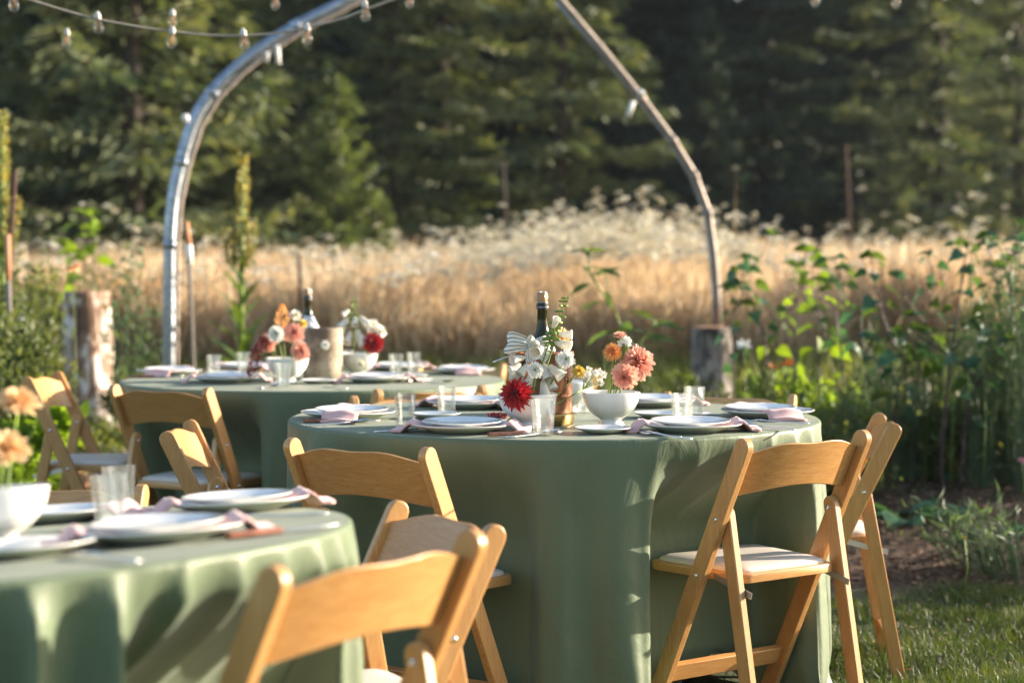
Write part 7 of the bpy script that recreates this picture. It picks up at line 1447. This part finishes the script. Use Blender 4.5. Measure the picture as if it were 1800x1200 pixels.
# --- bowl with red dahlia and foxglove
d1 = on('mid', 927, 752).y; B1 = lambda x=0, y=0: in_bowl('mid', 927, 752, 1, x, y)
bloom('spiky', 905, 692, d1 - .085, 36, (-.35, -.85, .12), B1(-.02, -.04), 'spiky crimson dahlia leaning over the rim of the bowl on the middle table')
foxglove([(930, 722), (945, 665), (962, 612), (979, 566), (993, 524)], d1 - .01, 'white foxglove with green bud tip rising over the copper cooler',
         [(922, 628, -1, -.2, 1.0), (915, 640, -.9, -.5, .9), (948, 606, -.5, .3, .9), (954, 612, -.3, -.15, 1.25), (972, 576, .2, .5, .8), (975, 600, .9, -.3, 1.15), (982, 588, .8, .0, .9), (955, 640, .3, -.9, 1.25), (965, 642, .8, -.7, 1.2), (940, 648, -.3, -.9, 1.2),
          (962, 655, .3, -1, 1.2), (936, 662, -.6, -.7, 1.1), (955, 668, .1, -1, 1.2), (918, 668, -.8, .5, .9), (978, 625, .6, -.9, 1.1), (928, 640, -.7, -.9, 1.0)], 30)
bloom('zinnia', 941, 650, d1 - .10, 16, (-.1, -1, .2), B1(0, -.03), 'white zinnia in front of the foxglove bells', 'zinnia')
bloom('zinnia', 995, 631, d1 - .07, 17, (.1, -1, .15), B1(.02, -.02), 'white zinnia right of the foxglove against the cooler edge', 'zinnia')
bloom('disc', 988, 595, d1 + .02, 20, (.6, -.5, .1), B1(.03, .0), 'peach yellow dahlia turned to the right behind the foxglove', 'dahlia')
bloom('yellow', 1018, 652, d1 + .10, 13, (.3, -.8, .4), B1(.04, .02), 'small golden yellow bloom right of the copper cooler', 'flower', name='strawflower')
cluster(1045, 662, d1 + .12, 20, 17, B1(.05, .03), 'sprig of tiny white waxflowers between the two bowls on the middle table')
cluster(930, 705, d1 - .06, 15, 9, B1(.0, -.02), 'green sprig under the foxglove at the bowl rim', mk='stem_green', cat='green_sprig')
# --- bowl with coral dahlias
d2 = on('mid', 1074, 748).y; B2 = lambda x=0, y=0: in_bowl('mid', 1074, 748, 1, x, y)
bloom('ball', 1121, 637, d2 - .01, 35, (.35, -.65, .45), B2(.0, 0), 'large round coral dahlia, biggest bloom of the middle table', bend=-.01)
bloom('deco', 1098, 662, d2 - .06, 27, (-.2, -.75, -.25), B2(.015, -.02), 'coral dahlia hanging low in front of the large round one', bend=-.005)
bloom('pin', 1077, 618, d2 - .03, 20, (-.15, -.6, .75), B2(-.018, 0), 'fluffy orange dahlia on a long yellow green stem')
bloom('pink', 1090, 592, d2 - .01, 15, (.1, -.3, .9), B2(-.01, .01), 'half open pink bloom at the top of the coral bouquet')
cluster(1100, 601, d2 - .03, 11, 9, B2(-.005, 0), 'small white waxflowers beside the half open pink bloom')
# --- rear table, left bowl
d3 = on('rear', 505, 673).y; B3 = lambda x=0, y=0: in_bowl('rear', 505, 673, 1.05, x, y)
bloom('deco', 516, 585, d3 - .03, 21, (.1, -.9, .3), B3(.01), 'soft coral dahlia at the top of the rear bouquet', group=FG)
bloom('deco', 528, 617, d3 - .08, 19, (.3, -.8, .1), B3(.03, -.02), 'coral dahlia low on the right of the rear bouquet'); bloom('ball', 468, 603, d3 - .03, 19, (-.5, -.7, -.1), B3(-.03), 'coral dahlia low on the left of the rear bouquet')
bloom('zinnia', 485, 587, d3 - .09, 16, (-.1, -1, .1), B3(-.01, -.02), 'white zinnia in the middle of the rear bouquet', 'zinnia')
bloom('cream', 519, 554, d3 + .02, 13, (.2, -.5, .6), B3(.02), 'cream and yellow open bloom beside the bottle on the rear table', 'flower', name='anemone'); bloom('yellow', 534, 568, d3, 9, (.6, -.6, .2), B3(.03), 'small golden bloom in front of the bottle on the rear table', 'flower', name='strawflower')
def plume(px, py, d, hpx, wpx, foot, label, mk='p_orange', down=False, name='celosia'):
    p = P(px, py, d); h = hpx / F_PX * d; w_ = wpx / F_PX * d; r0 = empty(name, p, 0, label, 'flower', FG); r = np.random.default_rng(int(px + py)); n = 460
    t = r.random(n); a = r.uniform(0, 6.28, n); sg = -1 if down else 1; lob = np.abs(np.sin(a * 2.5 + t * 5)) * .5 + .5; prof = (np.sin(np.pi * (t * .85 + .12)) if not down else (.35 + .65 * t) * (1 - t ** 9))
    rr = w_ / 2 * prof * lob * r.uniform(.7, 1, n); c = np.stack([np.cos(a) * rr + (0 if not down else -.35 * h * t ** .8), np.sin(a) * rr, sg * h * t], 1)
    ax = np.stack([np.cos(a), np.sin(a), sg * r.uniform(.3, 1.4, n)], 1); co, f_ = quads(c, ax, unit(n, r), h * (.10 if not down else .05), h * (.045 if not down else .045)); np_mesh('plume', co, f_, M[mk], r0)
    ft = Vector(foot) - p; MB().tube(smooth_path([(0, 0, 0), ft * .5 + Vector((0, 0, .03 if down else 0)), ft], 4), .0022, 6).build('stem', M['stem_green'], r0); return r0
plume(496, 583, d3 - .02, 46, 26, B3(0), 'flame orange celosia plume above the rear bouquet', 'p_orange')
plume(463, 590, d3 - .06, 70, 24, B3(-.04), 'dark red amaranth hanging over the rim of the rear bowl', 'amaranth', True, 'amaranth')
# --- rear table, right bowl
d4 = on('rear', 629, 662).y; B4 = lambda x=0, y=0: in_bowl('rear', 629, 662, 1.05, x, y)
bloom('spiky', 657, 603, d4 - .06, 24, (.35, -.85, .1), B4(.02, -.02), 'bright red dahlia on the rear table')
foxglove([(624, 640), (622, 600), (621, 560), (622, 526)], d4 - .01, 'white foxglove spike on the rear table',
         [(612, 560, -.8, -.9, 1.25), (606, 575, -.7, -1, 1.2), (632, 556, .8, -.8, 1.25), (640, 566, .9, -.9, 1.2), (616, 582, -.3, -1, 1.25), (628, 578, .3, -1, 1.2), (602, 590, -.5, -1, 1.1), (637, 588, .6, -1, 1.1), (624, 556, 0, -.6, 1.0), (614, 545, -.7, -.5, .8), (631, 590, .4, -1, 1.1)], 22, 1.15)
bloom('cream', 654, 572, d4 + .01, 15, (.2, -.7, .6), B4(.02), 'white frilly bloom above the red dahlia on the rear table', 'flower', name='stock_flower'); bloom('cream', 670, 582, d4, 13, (.7, -.5, .3), B4(.03), 'white frilly bloom right of the red dahlia on the rear table', 'flower', name='stock_flower')
bloom('cream', 634, 640, d4 - .11, 9, (0, -1, .1), B4(0, -.05), 'tiny cream bloom hanging over the rim of the right rear bowl', 'flower', name='small_bloom')
bloom('zinnia', 572, 606, on('rear', 567, 665).y - .10, 9, (.3, -1, .2), P(573, 618, on('rear', 567, 665).y - .085), 'small white blossom in front of the stoneware cooler', 'flower', name='small_bloom')
# --- foreground bowl
d5 = on('front', 8, 958).y; B5 = lambda x=0, y=0: on('front', 8, 958) + Vector((x, y, .055))
bloom('disc', 33, 708, d5 + .02, 42, (.25, -.35, .9), B5(.0), 'blurred peach orange dahlia, upper one at the left edge'); bloom('disc', 12, 790, d5 - .05, 46, (.3, -.5, .8), B5(-.01, -.02), 'blurred pale peach dahlia, lower one at the left edge')
bloom('disc', -40, 745, d5, 40, (-.3, -.3, .9), B5(-.02), 'peach dahlia beyond the left edge of the photo')
# amaranth rope and a card on the middle table
p = on('mid', 874, 734, .004); r0 = tag(empty('amaranth', p), 'dark red amaranth rope lying on the middle table left of the red dahlia', 'flower'); n = 300; t = rng.random(n); a = rng.uniform(0, 6.28, n)
c = np.stack([(t - .5) * .052, np.cos(a) * .006 + np.sin(t * 5) * .006, .006 + np.sin(a) * .006], 1); co, f_ = quads(c, unit(n), unit(n), .006, .005); np_mesh('beads', co, f_, M['amaranth'], r0)
def card(key, px, py, w_, h_, rz, label):
    p = on(key, px, py, .001); o = MB().box((0, 0, .001), (w_, h_, .0012), Matrix.Rotation(R_(rz), 3, 'Z')).build('menu_card', M['paper'], None, False); o.location = p; tag(o, label, 'card', 'white menu cards')
card('mid', 848, 739, .10, .15, 35, 'white card on the middle table between the front left and back left plates'); card('mid', 1238, 727, .05, .07, 20, 'small white card behind the right pair of glasses on the middle table')

# ------------------------------------------------------------- string lights
wire = mat('wire_insulation', (.34, .30, .26), .7); sock = mat('white_socket', (.55, .52, .48), .5); fila = mat('filament', (.55, .22, .05), .4)
blbm = mesh_of('bulb', MB().lathe([(.011, -.018), (.0125, -.026), (.0165, -.036), (.0195, -.048), (.0190, -.058), (.0140, -.068), (.006, -.0735), (0, -.0745)], 20), M['bulb_glass'])
sockm = mesh_of('socket', MB().lathe([(0, .012), (.006, .011), (.0085, .004), (.0125, 0), (.013, -.018), (.0115, -.021), (0, -.021)], 16), sock)
fb = MB()
for k_ in range(4): a = k_ * 1.571; fb.tube([(.003 * math.cos(a), .003 * math.sin(a), -.021), (.0065 * math.cos(a + .3), .0065 * math.sin(a + .3), -.040), (.006 * math.cos(a + .5), .006 * math.sin(a + .5), -.058)], .0009, 5)
fb.tube([(0, 0, -.021), (0, 0, -.034)], .0035, 6); filam = mesh_of('filament', fb, fila)
def string(pts, d0, d1, bulbs, rad, label, wm=wire):
    def dd(px): return d0 + (d1 - d0) * (px - pts[0][0]) / (pts[-1][0] - pts[0][0])
    q = [P(a, b, dd(a)) for a, b in pts]; r0 = empty('string_lights', q[0], 0, label, 'string lights'); MB().tube([p - r0.location for p in smooth_path(q, 6)], rad, 6).build('cable', wm, r0)
    for (px, py) in bulbs:     # py = centre of the bulb glass
        p = P(px, py, dd(px)) + Vector((0, 0, .048)) - r0.location; tl = random.uniform(-.12, .12)
        b = bpy.data.objects.new('bulb', blbm); COL.objects.link(b); b.parent = r0; b.location = p; b.rotation_euler = (tl, tl * .6, random.random())
        for nm, me in (('socket', sockm), ('filament', filam)): o = bpy.data.objects.new(nm, me); COL.objects.link(o); o.parent = b
string([(20, -10), (58, 2), (110, 18), (170, 34), (240, 47), (303, 56), (365, 62), (427, 63), (490, 58), (540, 49), (600, 33), (645, 16), (700, -4), (760, -28)], 6.5, 6.9,
       [(171, 48), (303, 74), (427, 77), (540, 68), (641, 27)], .0045, 'sagging white cable with clear bulbs across the upper left')
string([(-60, 90), (118, 56), (210, 36), (303, 16), (400, -3), (485, -18), (600, -30), (720, -36)], 7.6, 7.6, [(118, 74), (303, 40), (485, 8), (720, 5)], .0018, 'thin dark cable with clear bulbs behind the sagging one', M['stem_dark'])
string([(-20, -16), (22, -14), (120, -34)], 6.2, 6.2, [(22, 9)], .004, 'string light corner with one bulb at the top left edge')
string([(1180, -30), (1300, -24), (1435, -20), (1575, -18), (1722, -22), (1850, -30)], 7.4, 7.4, [(1300, -6), (1435, 2), (1575, 4), (1722, -3)], .004, 'string lights with bulbs just below the top edge at right')

# ------------------------------------------------------------- haze
mb = MB(); mb.box((0, 45, 44), (336, 226, 98)); hz = mb.build('haze', None, None, False); tag(hz, 'thin warm evening haze in the air over the meadow', kind='stuff')
hm = bpy.data.materials.new('thin_haze'); hm.use_nodes = True; N, L = nodes(hm); N.remove(N['Principled BSDF'])
pv = N.new('ShaderNodeVolumePrincipled'); pv.inputs['Color'].default_value = (.72, .86, 1, 1); pv.inputs['Density'].default_value = .00028; pv.inputs['Anisotropy'].default_value = .35
L.new(pv.outputs[0], [q for q in N if q.type == 'OUTPUT_MATERIAL'][0].inputs['Volume']); hz.data.materials.append(hm)
